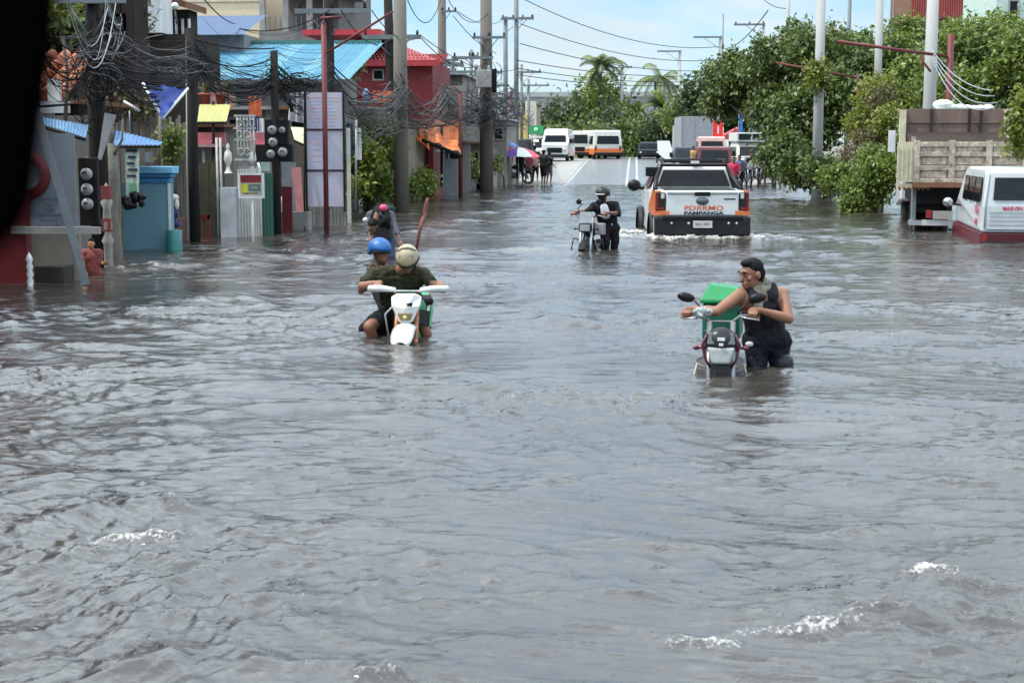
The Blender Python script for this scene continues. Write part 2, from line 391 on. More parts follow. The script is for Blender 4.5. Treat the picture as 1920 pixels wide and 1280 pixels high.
    bp2 = n.new('ShaderNodeBump'); bp2.inputs['Strength'].default_value = .6; bp2.inputs['Distance'].default_value = .045; l(nb2.outputs['Fac'], bp2.inputs['Height']); l(bp.outputs[0], bp2.inputs['Normal'])
    l(bp2.outputs[0], b.inputs['Normal'])
    me.materials.append(m); MATS['flood_water'] = m
    q = MB(); q.add([(-300, -60, 0), (300, -60, 0), (300, 3.6, 0), (-300, 3.6, 0)], [(0, 1, 2, 3)])
    tag(q.build('flood_water', m), kind='structure')
    # loose froth lumps thrown up behind the pickup and at the breaking crests
    fb = MB(); q = random.Random(3)
    for (bx_, by_, a, b_, h, fo, an) in BUMPS:
        if fo < .8 or by_ < 20: continue
        for k in range(int(26*fo)):
            u = q.gauss(0, a*.6); v = q.gauss(-.1*b_, b_*.35); rr_ = q.uniform(.003, .010)*(1+by_/14)
            fb.ball((bx_+u, by_+v, h*q.uniform(.5, 1.0)), (rr_*1.5, rr_, rr_*q.uniform(.5, 1.1)), 6, 4)
    fo_ = fb.build('foam', mat('foam_white', (.50, .49, .46), .7, var=.1, scale=30, bump=.4)); tag(fo_, kind='stuff'); fo_['label'] = 'white froth churned up behind the pickup and on breaking crests'
flood()
# ------------------------------------------------------------------ poles, wires
def pxbox(mb, x0, y0, x1, y1, Y, dep, zb=None):
    """box whose camera side stands at distance Y and spans these pixels; zb: bottom height instead of y1"""
    a = P(x0, y0, Y); b = P(x1, y1, Y)
    return mb.b2((a.x, Y, a.z), (b.x, Y+dep, b.z if zb is None else zb))
def pxr(x, Y): return P(x, 275, Y).x
def pxz(y, Y): return P(1190, y, Y).z
def panel(name, x0, y0, x1, y1, Y, dep, m, parent=None, bevel=0, zb=None, off=None):
    mb = MB(); pxbox(mb, x0, y0, x1, y1, Y, dep, zb); return mb.build(name, m, parent, bevel, off)
def solo(name, label, cat, x0, y0, x1, y1, Y, dep, m, bevel=0, zb=None, group=None):
    return tag(panel(name, x0, y0, x1, y1, Y, dep, m, None, bevel, zb), label, cat, group)
GRP_P = 'utility poles along the street'
def pole(x, ytop, ybase, r_px, m, label, arms=(), Y=None, square=False, r2=.8, name='utility_pole', cat='utility pole', top=None, lean=0, ins=True):
    Y = Y or W(x, ybase).y
    X = pxr(x, Y); s = 2903/Y; r = r_px/s; zt = pxz(ytop, Y) if top is None else top; zb = road_z(Y)-.1
    t = thing(name, label, cat, (X, Y, zb), 0, GRP_P if name == 'utility_pole' else 'thin roadside posts')
    H = zt-zb
    mb = MB(); mb.tube([(0, 0, 0), (lean*.5*H, 0, H*.5), (lean*H, 0, H)], [r, r*(1+r2)/2, r*r2], 4 if square else 10, smooth=not square); mb.build('shaft', m, t)
    for (yp, xa, xb, th) in arms:
        z = pxz(yp, Y)-zb; q = MB(); a = pxr(xa, Y)-X; b = pxr(xb, Y)-X
        q.b2((a, -r-.06, z-th/2), (b, -r+.03, z+th/2)); q.build('crossarm', M_steeld, t)
        br = MB()
        for e in (a, b):
            if abs(e) > .3: br.tube([(e*.6, -r-.02, z-th/2), (e*.08, -r*.9, z-.45-abs(e)*.15)], .018, 5)
        if br.v: br.build('brace', M_steeld, t)
        if ins:
            for k in range(3):
                u = a+(b-a)*(.06+.44*k); i_ = MB(); i_.lathe((u, -r, z+th/2), [(.0, .0), (.035, .0), (.055, .03), (.03, .05), (.05, .08), (.03, .1), (.045, .13), (0, .15)], 8); i_.build('insulator', M_blackm, t)
    return t, X, Y, zb

pole(184, -30, 500, 20, M_wood, 'dark brown wooden pole nearest the camera on the left, loaded with cables and three meters', Y=23.4, arms=((-5, 120, 250, .1),))
pole(362, 48, 452, 11, M_wood, 'dark wooden pole between the slatted fence and the grey gate, left of the yellow awning', arms=())
pole(517, 92, 440, 9, M_wood, 'short dark pole carrying the cluster of round meters beside the white banner', arms=())
pole(620, -60, 408, 11, M_wood, 'dark pole behind the white banner with a long grey crossarm at its top', arms=((18, 560, 697, .12),))
pole(752, -40, 396, 15, M_poleb, 'thick grey-brown concrete pole behind the red post, left of the street', arms=())
pole(740, -60, 380, 10, M_wood, 'black leaning wooden pole with a dark crossarm over the red roof', arms=((68, 683, 792, .14),), lean=-.025)
pole(830, -60, 345, 9, M_poleb, 'slim grey-brown pole rising past the orange tarpaulin', arms=((20, 830, 858, .1), (112, 815, 860, .12), (122, 815, 872, .12)))
pole(912, -60, 360, 13, M_poleb, 'thick brown pole with a grey transformer and the biggest knot of cables', arms=((108, 850, 926, .12), (70, 888, 950, .1)))
pole(948, 30, 335, 5, M_steeld, 'thin dark pole with a top crossarm, just right of the thick brown pole', arms=((34, 940, 1001, .14),), Y=88)
pole(968, -60, 330, 5, M_steeld, 'tall dark steel pole crossing the sky above the parasols', arms=((34, 960, 1001, .12),), Y=86)
pole(884, 92, 330, 4, M_steeld, 'far thin pole with a slanted top bracket left of the thick brown pole', arms=((104, 880, 898, .1), (134, 840, 905, .14)), Y=84)
pole(893, 120, 325, 4, M_steeld, 'far thin pole partly hidden by the thick brown pole', arms=((134, 850, 935, .14), (160, 860, 955, .14)), Y=95)
pole(850, 108, 325, 4, M_steeld, 'far dark pole behind the orange tarpaulin', arms=((118, 838, 868, .12),), Y=88)
pole(875, 150, 325, 3.5, M_steeld, 'thin far pole above the grey cable tangle', arms=((162, 842, 925, .14),), Y=99)
pole(978, 120, 318, 3, M_steeld, 'slim pole right of the tall steel pole near the parasols', arms=((135, 965, 1015, .14),), Y=105)
pole(991, 148, 316, 3, M_steeld, 'smallest far pole with slanted streetlight bracket, left of the green sign', arms=((160, 980, 1030, .12),), Y=118)
pole(925, 130, 322, 3, M_steeld, 'far slim pole immediately right of the grey transformer', arms=((136, 905, 942, .12),), Y=92)
# the far side of the junction and the right kerb
pole(1165, 125, 300, 3.5, M_pole, 'pale pole standing among the two palm trees', arms=((127, 1135, 1185, .1),), Y=150)
pole(1227, 122, 300, 2.5, M_steeld, 'thin dark pole beside the right palm tree', Y=150)
pole(1272, 95, 300, 3.5, M_pole, 'grey lamp pole with a long arm to the left, right of the right palm', arms=((97, 1230, 1275, .12),), Y=130, ins=False)
pole(1347, 68, 300, 3.5, M_pole, 'grey lamp pole whose arm points left, at the left edge of the big tree', arms=((71, 1297, 1350, .12),), Y=112, ins=False)
pole(1352, 28, 300, 1.4, M_steeld, 'very thin mast beside the lamp pole at the edge of the big tree', Y=112)
pole(1427, 45, 300, 3.5, M_pole, 'grey pole with a left-pointing arm emerging from the big tree', arms=((48, 1372, 1430, .12),), Y=100)
pole(1472, -60, 340, 4, M_pole, 'slim pale pole emerging from the crown of the big tree', Y=90)
pole(1533, -60, 372, 10, M_pole, 'pale concrete pole wrapped in yellow-green creeper, right kerb', Y=56)
pole(1586, -60, 345, 4, M_steeld, 'black pole rising out of the trees right of the creeper pole', Y=74)
pole(1642, -60, 370, 8, M_pole, 'grey concrete pole half sunk in the trees, left of the dump truck', Y=62)
pole(1740, -60, 400, 13, M_pole, 'thick pale concrete pole directly behind the dump truck', Y=43)
pole(1667, 2, 340, 1.5, M_steeld, 'thin metal mast among the treetops', Y=80)
pole(1695, 10, 340, 2, M_pole, 'thin pale mast beside the red corrugated house', Y=80)

# red painted gas-pipe style posts with slanting arms
def redpost(x, ytop, ybase, r_px, label, arms, Y=None):
    Y = Y or W(x, ybase).y; X = pxr(x, Y); s = 2903/Y; zb = road_z(Y)-.1; H = pxz(ytop, Y)-zb
    t = thing('red_post', label, 'post', (X, Y, zb), 0, 'red painted steel posts')
    MB().tube([(0, 0, 0), (0, 0, H)], r_px/s, 10).build('shaft', M_red, t)
    for (xa, ya, xb, yb, rr) in arms:
        a = P(xa, ya, Y-.05); b = P(xb, yb, Y-.05); q = MB(); q.tube([(a.x-X, -.05, a.z-zb), (b.x-X, -.05, b.z-zb)], rr/s, 6); q.build('arm', M_red, t)
redpost(610, 40, 438, 5, 'dark red steel post standing in the water in front of the white banner', ((612, 100, 737, 22, 2.5), (600, 35, 640, 32, 3)))
redpost(752, 118, 396, 4.5, 'red post in front of the thick grey-brown pole', ((752, 160, 652, 190, 1.5), (752, 175, 655, 200, 1.2), (752, 150, 700, 165, 1.2)))
redpost(863, 170, 370, 3.5, 'slim brownish red post right of the orange tarpaulin', ((863, 175, 850, 160, 1.4),))
redpost(1776, 68, 395, 6, 'red post behind the dump truck bed, its arm reaching left over the trees', ((1776, 106, 1570, 78, 3.2), (1745, 135, 1725, 108, 2.2)), Y=42)
redpost(1605, 140, 370, 2, 'thin red frame among the trees above the creeper pole', ((1605, 146, 1455, 118, 2.2),), Y=58)
redpost(958, 170, 320, 2.2, 'thin far red post beside the tall dark steel pole', (), Y=84)
redpost(958, 200, 318, 1.6, 'thinnest far red post near the parasols', (), Y=92)

def catenary(a, b, sag, n=14):
    return [Vector(a)*(1-i/n)+Vector(b)*(i/n)-Vector((0, 0, sag*4*(i/n)*(1-i/n))) for i in range(n+1)]
def wire(a, b, sag, r, label, m=M_cable, n=14):
    mb = MB(); mb.tube(catenary(a, b, sag, n), r, 5, cap=False); return tag(mb.build('overhead_wire', m), label, 'wire', 'overhead wires')
# long thin wires across the sky from the left poles to the right side
SKYW = [((968, -8, 80), (1345, 88, 112), .9, 'topmost long wire crossing the sky above the palms'),
        ((975, 45, 80), (1347, 112, 112), .7, 'second wire across the sky, slanting down to the big tree'),
        ((975, 82, 80), (1340, 132, 112), .5, 'third wire across the sky above the palms'),
        ((968, 113, 80), (1345, 140, 112), .4, 'fourth wire just above the palm tops'),
        ((968, 128, 84), (1350, 150, 112), .4, 'wire running behind the palm tops'),
        ((968, 140, 84), (1345, 155, 112), .4, 'lowest thin wire behind the palm crowns'),
        ((1345, 88, 112), (1440, 20, 60), .6, 'thin wire rising from the lamp pole over the big tree'),
        ((1427, -5, 100), (1475, 16, 90), .2, 'short wire at the top right of the sky'),
        ((760, -10, 43), (830, -12, 56), .9, 'slack loop of thin wire between two left poles'),
        ((790, 72, 50), (912, 118, 63), .5, 'thin wire slanting past the slim grey-brown pole'),
        ((858, 22, 56), (948, 34, 88), .4, 'thin wire between the slim pole and the far poles'),
        ((830, -20, 56), (915, 26, 63), .7, 'thin slack wire left of the thick brown pole'),
        ((850, 30, 57), (930, 100, 66), .2, 'faint wire descending behind the thick brown pole'),
        ((375, -10, 28), (440, 45, 45), .1, 'dark wire slanting over the beige wall'),
        ((790, 68, 50), (968, 130, 80), .5, 'wire from the dark crossarm to the tall steel pole'),
        ((697, 20, 39), (790, 66, 50), .4, 'wire between the two leftmost crossarms'),
        ((640, 20, 39), (735, 70, 50), .5, 'second wire between the two leftmost crossarms')]
for a, b, sag, lb in SKYW: wire(P(*a), P(*b), sag, .014 if a[2] < 70 else .022, lb)
for k, (ya, yb) in enumerate(((100, 78), (112, 92), (126, 104))):
    pass
for k, (x1, y1) in enumerate(((1860, 170), (1866, 180), (1872, 192), (1868, 200))):
    wire(P(1744, 88+k*4, 42.7), P(x1, y1, 31), .25+.1*k, .012, ['upper pale drop wire from the thick pole to the right bushes', 'second pale drop wire from the thick pole to the right bushes', 'third pale drop wire from the thick pole to the right bushes', 'lowest pale drop wire from the thick pole to the right bushes'][k], M_galv)

# cable bundles along the left kerb, each a sagging mass nobody could count
def bundle(pts, n, spread, sag, r, label, seed, m=M_cable):
    q = random.Random(seed); mb = MB()
    for i in range(n):
        for (a, b) in zip(pts, pts[1:]):
            j = lambda: Vector((q.gauss(0, spread*.3), q.gauss(0, spread*.5), q.gauss(0, spread)))
            if i == 0 or True:
                mb.tube(catenary(a+j(), b+j(), sag*q.uniform(.4, 1.4), 9), r*q.choice((.35, .45, .6, .8, 1.5))*1.0, 4, cap=False)
    o = mb.build('cable_bundle', m); tag(o, label, 'cables', 'cable bundles along the left kerb', 'stuff'); return o
bundle([P(60, 85, 21), P(180, 95, 23.2), P(362, 108, 30), P(517, 140, 32.3), P(620, 150, 39)], 20, .16, .55, .011, 'thick sagging bundle of black cables running along the left kerb', 1)
bundle([P(60, 60, 21), P(180, 70, 23.2), P(362, 130, 30), P(520, 150, 32.3)], 9, .2, .3, .009, 'grey drop cables fanning between the first three poles', 2, M_cableg)
bundle([P(620, 150, 39), P(752, 180, 43), P(830, 190, 56), P(912, 200, 63), P(968, 205, 80), P(1000, 215, 110)], 26, .42, .7, .016, 'grey mass of cables sagging between the far left poles', 3, M_cableg)
bundle([P(752, 200, 43), P(912, 175, 63), P(968, 160, 80)], 12, .5, .6, .014, 'dark cables crossing in front of the far left poles', 4)
bundle([P(652, 250, 40), P(740, 215, 43), P(860, 215, 60)], 7, .12, .6, .012, 'loose cables hanging in front of the mango tree', 5, M_cableg)
bundle([P(345, 85, 29), P(450, 52, 40), P(620, 20, 39)], 3, .05, .3, .010, 'few wires in front of the blue roof', 6)
bundle([P(362, 90, 30), P(610, 150, 36)], 5, .25, .5, .008, 'thin wires slanting across the blue roof', 7)
bundle([P(365, 60, 30), P(540, 140, 32)], 4, .3, .2, .008, 'thin crossing wires before the blue roof', 8)
bundle([P(210, 40, 23), P(130, 60, 21)], 4, .3, .5, .010, 'pale drop wires left of the nearest pole', 9, M_galv)
bundle([P(200, -20, 23.2), P(225, 60, 23.4), P(205, 100, 23.3)], 4, .1, .15, .012, 'pale looped wires at the top of the nearest pole', 10, M_galv)
for k in range(9):
    ya = 60+k*11; bundle([P(100, ya-10, 21.5), P(184, ya, 23.2), P(362, ya+14, 30), P(517, ya+26, 32.3), P(620, ya+30, 39)][k % 2:], 2, .05, .18+.04*(k % 4), .009, 'separate span of thin cable, number %s from the top, between the left poles' % ('one', 'two', 'three', 'four', 'five', 'six', 'seven', 'eight', 'nine')[k], 60+k)
def tangle(px, py, Y, rx, rz, n, label, seed, m=M_cable, r=.009):
    q = random.Random(seed); mb = MB(); c = P(px, py, Y)
    for i in range(n):
        a0 = q.uniform(0, 6.28); ar = q.uniform(.35, 1); cx, cz = q.gauss(0, rx*.35), q.gauss(0, rz*.5); pts = []
        k = 12; span = q.uniform(2.5, 7)
        for j in range(k):
            a = a0+span*j/(k-1); pts.append(c+Vector((cx+rx*ar*math.cos(a)*.8, -.15+q.uniform(-.05, .05)-.15*math.sin(a), cz+rz*ar*.55*math.sin(a))))
        mb.tube(pts, r*q.choice((.4, .5, .65, .9, 1.2)), 4, cap=False)
    return tag(mb.build('cable_tangle', m), label, 'cables', 'knots of coiled cable on the poles', 'stuff')
tangle(182, 160, 23.2, .35, .7, 34, 'big black knot of coiled cable on the nearest pole', 21)
tangle(190, 110, 23.1, .5, .35, 20, 'grey loops of cable round the head of the nearest pole', 22, M_cableg)
tangle(320, 120, 27, .6, .25, 14, 'grey cable coils hanging between the first two poles', 23, M_cableg)
tangle(362, 140, 30, .25, .3, 18, 'cable coils on the pole left of the yellow awning', 24)
tangle(560, 158, 33, .4, .28, 26, 'dark cable coils above the round meters', 25)
tangle(517, 150, 32.3, .25, .35, 18, 'cable coils on the short dark pole', 26)
tangle(752, 195, 43, .5, .5, 24, 'cable coils on the thick grey-brown pole', 27, M_cableg)
tangle(700, 215, 41, .8, .35, 22, 'loose grey coils in front of the mango tree', 28, M_cableg)
tangle(912, 195, 62.8, .7, 1.0, 50, 'largest grey knot of coiled cable on the thick brown pole', 29, M_cableg, .015)
tangle(880, 215, 62, .8, .6, 30, 'dark coils left of the thick brown pole', 30, M_cable, .014)
tangle(950, 200, 66, .8, .8, 34, 'grey coils right of the thick brown pole', 31, M_cableg, .015)
tangle(835, 205, 56, .6, .6, 26, 'grey coils on the slim grey-brown pole', 32, M_cableg, .013)

# transformer on the thick brown pole
t = thing('pole_transformer', 'grey box transformer strapped to the thick brown pole', 'transformer', P(908, 165, 62.2), 0)
MB().box((0, 0, .35), (.62, .5, .7)).build('tank', M_con, t, .03)
for x in (-.18, .18): MB().lathe((x, 0, .7), [(.05, 0), (.07, .06), (.04, .1), (.06, .15), (0, .2)], 8).build('bushing', M_galv, t)
MB().b2((.32, -.1, -.2), (.5, .1, .75)).build('fuse_box', M_blackm, t, .02)

# ------------------------------------------------------------------ electric meters
def meters(loc, spots, box, label):
    t = thing('meter_board', label, 'electric meter', loc)
    for (a, b) in box: MB().b2(a, b).build('backboard', M_blackm, t, .015)
    for (x, z, r) in spots:
        g = MB(); g.lathe((x, -.02, z), [(r*1.12, 0), (r*1.12, .04), (r, .05)], 16, 'Y', (0, 0, math.pi)); h = g.build('meter', mat('meter_rim', (.3, .3, .29), .5), t)
        d = MB(); d.lathe((x, -.07, z), [(r, 0), (r*.97, .025), (r*.7, .045), (0, .05)], 16, 'Y', (0, 0, math.pi)); d.build('glass_dome', mat('meter_glass', (.20, .21, .205), .2, var=.4, scale=30), h)
        e = MB(); e.box((x, -.124, z+r*.25), (r*.8, .008, r*.22)); e.build('dial', M_black, h)
a = P(165, 355, 21.7)
meters(a, ((0, .22, .075), (0, 0, .075), (0, -.21, .075)), (((-.14, .0, -.52), (.14, .12, .45)),), 'column of three round glass electric meters on a black board, nearest pole')
a = P(515, 262, 32)
meters(a, ((-.04, .2, .085), (.17, .2, .06), (-.03, -.05, .085), (-.08, -.3, .08), (.17, -.26, .09)), (((-.22, 0, -.1), (.28, .15, .42)), ((-.42, .02, -.46), (.36, .17, -.1))), 'dark board with five round electric meters on the short pole beside the banner')

# ------------------------------------------------------------------ left street: buildings and shacks
def house(name, label, x0, x1, ytop, Y, dep, wm, roof=None, side='r', wins=(), zb=None, cat='house'):
    """box house: front wall at distance Y spanning pixels x0..x1, eaves at pixel ytop; dep metres deep"""
    X0, X1 = pxr(x0, Y), pxr(x1, Y); zt = pxz(ytop, Y); z0 = road_z(Y)-.2 if zb is None else zb
    t = thing(name, label, cat, ((X0+X1)/2, Y, z0)); hw = (X1-X0)/2; H = zt-z0
    MB().b2((-hw, 0, 0), (hw, dep, H)).build('wall', wm, t)
    for (a, b, c, d) in wins:                                   # pixel rectangles on the front wall
        u0, u1 = pxr(a, Y)-(X0+X1)/2, pxr(c, Y)-(X0+X1)/2; v1, v0 = pxz(b, Y)-z0, pxz(d, Y)-z0
        f = MB(); th = .06
        for p, q_ in (((u0, v0), (u1, v0+th)), ((u0, v1-th), (u1, v1)), ((u0, v0+th), (u0+th, v1-th)), ((u1-th, v0+th), (u1, v1-th))):
            f.b2((p[0], -.05, p[1]), (q_[0], -.003, q_[1]))
        fo = f.build('window', mat('window_frame_grey', (.25, .25, .24), .6), t)
        MB().b2((u0+th, -.02, v0+th), (u1-th, -.006, v1-th)).build('pane', M_glass, fo)
    return t, (X0+X1)/2, z0, hw, H
M_dk = mat('wall_dark_boards', (.07, .06, .052), .9, bump=.5, dirt=.4, scale=3, streak=True)
M_gw = mat('wall_grey_block', (.2, .195, .185), .9, bump=.5, dirt=.5, scale=3)
M_beige = mat('wall_beige', (.66, .54, .38), .85, var=.06, dirt=.12, dirtcol=(.4, .34, .27))
M_redw = mat('wall_red', (.17, .010, .014), .6, var=.1, dirt=.2)
M_ytile = mat('tile_orange', (.42, .13, .06), .8, dirt=.3)

# far back: tall beige block and unfinished grey block
t, cx, z0, hw, H = house('apartment_block', 'tall plain beige building behind the blue roof', 330, 493, -60, 62, 12, M_beige)
for k in range(3): MB().b2((-hw-.02, -.05, H-1.2-3*k), (hw+.02, -.002, H-1.05-3*k)).build('string_course', mat('beige_trim', (.55, .47, .36), .8), t)
t, cx, z0, hw, H = house('unfinished_building', 'bare grey concrete building with an open floor and railings, behind the blue roof', 490, 615, 55, 58, 10, M_gw)
MB().b2((-hw+.6, 2.5, H), (hw, 10, H+2.6)).build('upper_room', M_cond, t)
for u in (-.9, -.2, .5, 1.0): MB().b2((u*hw-.1, 0, H), (u*hw+.1, .2, H+1.6)).build('column', M_con, t)
MB().b2((-hw+.3, -.4, H+1.6), (hw+.5, 6, H+1.78)).build('slab', M_con, t)
for k in range(12): MB().b2((-hw+.4+k*.2, .05, H), (-hw+.43+k*.2, .08, H+.55)).build('railing_bar', M_steeld, t)
# blue roofed house: walls and separate corrugated sheets
t, cx, z0, hw, H = house('blue_roof_house', 'low grey house under a bright blue corrugated roof', 345, 640, 147, 43, 2.6, M_gw, wins=((395, 170, 425, 192), (575, 150, 598, 168)))
M_blue = mat('roof_blue', (.07, .22, .32), .8, var=.12, dirt=.25, dirtcol=(.25, .33, .36), scale=3); M_blue2 = mat('roof_blue_pale', (.12, .28, .36), .8, var=.12, dirt=.25, dirtcol=(.25, .33, .36), scale=3)
nS = 13
for k in range(nS):
    u0 = -hw-.2+(2*hw+.5)*k/nS; u1 = -hw-.2+(2*hw+.5)*(k+1)/nS+.03
    e = MB(); e.sheet((u0, -.45, H-.02+.008*(k % 2)), (u1, -.45, H-.02+.008*(k % 2)), (u1+.35, 3.4, H+1.22), (u0+.35, 3.4, H+1.22), 30, 1, .014, 4)
    e.build('roof_sheet', M_blue if k % 3 else M_blue2, t)
MB().b2((-hw-.25, -.52, H-.14), (hw+.35, -.46, H-.02)).build('fascia', M_cond, t)
MB().b2((-hw, 3.3, H+1.2), (hw+.6, 3.5, H+1.3)).build('ridge_cap', mat('ridge_green', (.05, .16, .14), .6), t)
# dark blue awning house with grey wall above
t, cx, z0, hw, H = house('grey_shed', 'grey board shed with a dark blue tin roof above the first poles', 322, 462, 60, 45.5, 4, mat('wall_grey_boards', (.19, .19, .2), .9, dirt=.4, streak=True))
for k in range(7):
    u0 = -hw-.1+(2*hw+.2)*k/7; e = MB(); e.sheet((u0, -.5, H-.05), (u0+(2*hw+.2)/7, -.5, H-.05), (u0+(2*hw+.2)/7, 2.5, H+.75), (u0, 2.5, H+.75), 18, 1, .012, 4); e.build('roof_sheet', mat('roof_navy', (.05, .09, .19), .5, dirt=.2), t)
# white upper wall, brown roof, porch
t, cx, z0, hw, H = house('white_house', 'two-storey house with a blank white upper wall near the top left', 262, 308, -40, 38, 1, mat('wall_white', (.62, .62, .62), .8, dirt=.2, streak=True), zb=pxz(56, 38))
MB().b2((-hw-1.6, -.3, 2.0), (hw+.1, 1.5, 2.15)).build('roof', M_rust, t); MB().b2((-hw-.02, -.2, -2.2), (-hw+.1, -.08, 0)).build('porch_post', M_white, t)
MB().b2((-hw, .3, -3), (hw+.8, 2.5, -.02)).build('ground_floor', M_dk, t)
t, cx, z0, hw, H = house('porch_house', 'dim porch with a white balustrade and brown eave behind the cables', 308, 360, 12, 40, .8, M_dk)
MB().poly([(-hw-.2, -1, H+.3), (hw+.2, -1, H-.05), (hw+.2, -1, H+.12), (-hw-.2, -1, H+.5)], (0, 2, 0)).build('roof', M_rust, t)
for k in range(5): MB().tube([(-hw+.1+k*.17, -.1, H-.85), (-hw+.1+k*.17, -.1, H-.25)], .04, 6).build('baluster', M_white, t)
# dark shack row near the camera (left edge)
t, cx, z0, hw, H = house('roadside_shack', 'dark timber shack with a tiled orange roof at the far left', -420, 150, 160, 26.5, 1.0, M_dk)
e = 0
for rr in range(5):
    for k in range(9):
        q = MB(); u = hw-2.3+k*.27; q.tube([(u, -.5+rr*.36, H-.15+rr*.16), (u+.02, -.12+rr*.36, H+.02+rr*.16)], [.1, .085], 8, smooth=True); q.build('roof_tile', M_ytile, t)
MB().b2((-hw, -.45, H-.3), (hw+.1, 3, H-.22)).build('eave', M_rust, t)
MB().b2((hw-.9, -.12, H-1.75), (hw-.42, -.02, H-.35)).build('door', mat('door_white', (.6, .6, .58), .7, dirt=.3), t)
t, cx, z0, hw, H = house('concrete_wall', 'low bare concrete wall behind the tarpaulin sign', -300, 165, 215, 25.6, .3, M_cond, cat='wall')
t, cx, z0, hw, H = house('dark_outhouse', 'dark outhouse behind the wooden slat fence', 165, 350, 130, 35, .6, M_dk, wins=((190, 160, 225, 185),))
# slat fence
def slats(name, label, x0, x1, yt, yb, Y, n, m, gap=.2, jag=.12, cat='fence'):
    X0, X1 = pxr(x0, Y), pxr(x1, Y); z0 = road_z(Y); t = thing(name, label, cat, ((X0+X1)/2, Y, z0)); q = random.Random(x0)
    wd = (X1-X0)/n
    for k in range(n):
        u = X0-(X0+X1)/2+wd*(k+.5); h = pxz(yt, Y)-z0+q.uniform(-jag, jag)
        MB().box((u, q.uniform(-.01, .01), h/2), (wd*(1-gap), .022, h), (0, q.uniform(-.012, .012), 0)).build('slat', m, t)
    for zz in (.35, .75): MB().b2((X0-(X0+X1)/2, .02, (pxz(yt, Y)-z0)*zz), (X1-(X0+X1)/2, .06, (pxz(yt, Y)-z0)*zz+.07)).build('rail', m, t)
    return t
M_slat = mat('slat_weathered', (.17, .145, .12), .9, bump=.4, dirt=.3, streak=True)
slats('wooden_fence', 'tall weathered wooden slat fence behind the blue kiosk', 200, 348, 218, 440, 31.5, 24, M_slat)
slats('wooden_fence', 'short dark slat fence at the foot of the white banner', 578, 648, 386, 425, 35.3, 11, mat('slat_grey', (.2, .19, .18), .9, dirt=.4), cat='fence')
slats('wooden_fence', 'brown mossy board fence left of the white gate', 372, 412, 300, 450, 31.5, 7, mat('slat_mossy', (.075, .07, .045), .95, dirt=.4, bump=.4), gap=.04)
# long dark backing wall of shop fronts along the kerb
M_w = [mat('shop_wall_%d' % i, c, .85, dirt=.4, bump=.3, scale=2.5) for i, c in enumerate(((.12, .11, .1), (.2, .19, .17), (.16, .12, .1), (.1, .13, .13), (.24, .2, .15)))]
specs = [('old_shophouse', 'narrow brown shopfront behind the pole left of the grey gate', 330, 420, 238, 36, .8, 0), ('old_shophouse', 'grey shopfront behind the ornate white gate', 420, 500, 205, 38, 1.2, 1),
         ('old_shophouse', 'dark shopfront behind the round meters', 498, 582, 205, 39, 1.5, 2), ('old_shophouse', 'blue-green shopfront behind the mango tree', 640, 705, 205, 51, 4, 3),
         ('old_shophouse', 'low brownish shopfront between the mango tree and the thick pole', 700, 765, 225, 52, 4, 4),
         ('old_shophouse', 'teal walled stall right of the thick grey-brown pole', 765, 812, 285, 58, 4, 3), ('old_shophouse', 'pale grey house with shutters above the orange tarpaulin', 798, 868, 140, 66, 6, 1),
         ('old_shophouse', 'grey stall with closed shutter under the orange tarpaulin', 806, 868, 268, 62, 3, 0), ('old_shophouse', 'far yellowish stall with plants in front', 868, 905, 270, 68, 5, 4),
         ('old_shophouse', 'far purple-grey stall behind the thick brown pole', 896, 950, 225, 74, 6, 1), ('old_shophouse', 'distant cream building just left of the green sign', 962, 1002, 195, 122, 8, 4)]
for nm, lb, a, b, yt, Y, dp, mi in specs:
    t, cx, z0, hw, H = house(nm, lb, a, b, yt, Y, dp, M_w[mi], wins=((a+8, yt+14, a+(b-a)*.4, yt+38), (a+(b-a)*.55, yt+14, b-6, yt+38)))
    MB().b2((-hw-.15, -.5, H), (hw+.15, dp, H+.08)).build('roof', M_galv if mi % 2 else M_rust, t)
    MB().b2((-hw*.3, -.04, 0), (hw*.35, -.004, min(2.0, H*.7))).build('door', mat('shutter_grey', (.27, .28, .29), .6, dirt=.3), t)
# the red house
Yh = 57; t, cx, z0, hw, H = house('red_house', 'big dark red house with a pinkish red tiled roof', 668, 812, 108, Yh, 3, M_redw, wins=((700, 128, 722, 150),))
M_rt = mat('roof_red_tile', (.33, .07, .075), .7, var=.25, scale=14, bump=.8)
for j in range(9):                                   # tile courses, each a proud ledge
    y0 = -.5+j*.32; zz = H-.1+j*.115; q = MB(); inset = j*.28
    q.sheet((-hw-.3, y0, zz), (hw+.3-inset, y0, zz), (hw+.3-inset-.25, y0+.36, zz+.1), (-hw-.3, y0+.36, zz+.1), 70, 1, .03, 22); q.build('tile_course', M_rt, t)
MB().b2((-hw-1.6, -1.6, H+.75), (-hw+1.2, 2.4, H+.95)).build('upper_roof', mat('roof_red_sheet', (.42, .03, .04), .5), t)
MB().b2((-hw-.2, -.56, H-.3), (hw+.35, -.46, H-.08)).build('fascia', mat('fascia_red', (.34, .03, .035), .6), t)
MB().b2((-hw, 2.2, H), (hw-2, 2.4, H+.95)).build('gable_wall', M_redw, t)
t, cx, z0, hw, H = house('red_annex', 'narrow dark red annex with louvred boards right of the red house', 765, 822, 118, 60, 4, M_redw)
for k in range(9): MB().b2((-hw+k*.13, -.06, H-1.75), (-hw+.08+k*.13, -.01, H-.35)).build('louvre', M_rust, t)
for j in range(4): MB().b2((-hw-.2, -.5+j*.3, H+j*.1), (hw+.3, -.18+j*.3, H+.09+j*.1)).build('roof_course', M_rt, t)
solo('concrete_box', 'pale grey wall box jutting out above the orange tarpaulin', 'wall', 806, 160, 870, 215, 61, 1.5, M_con)
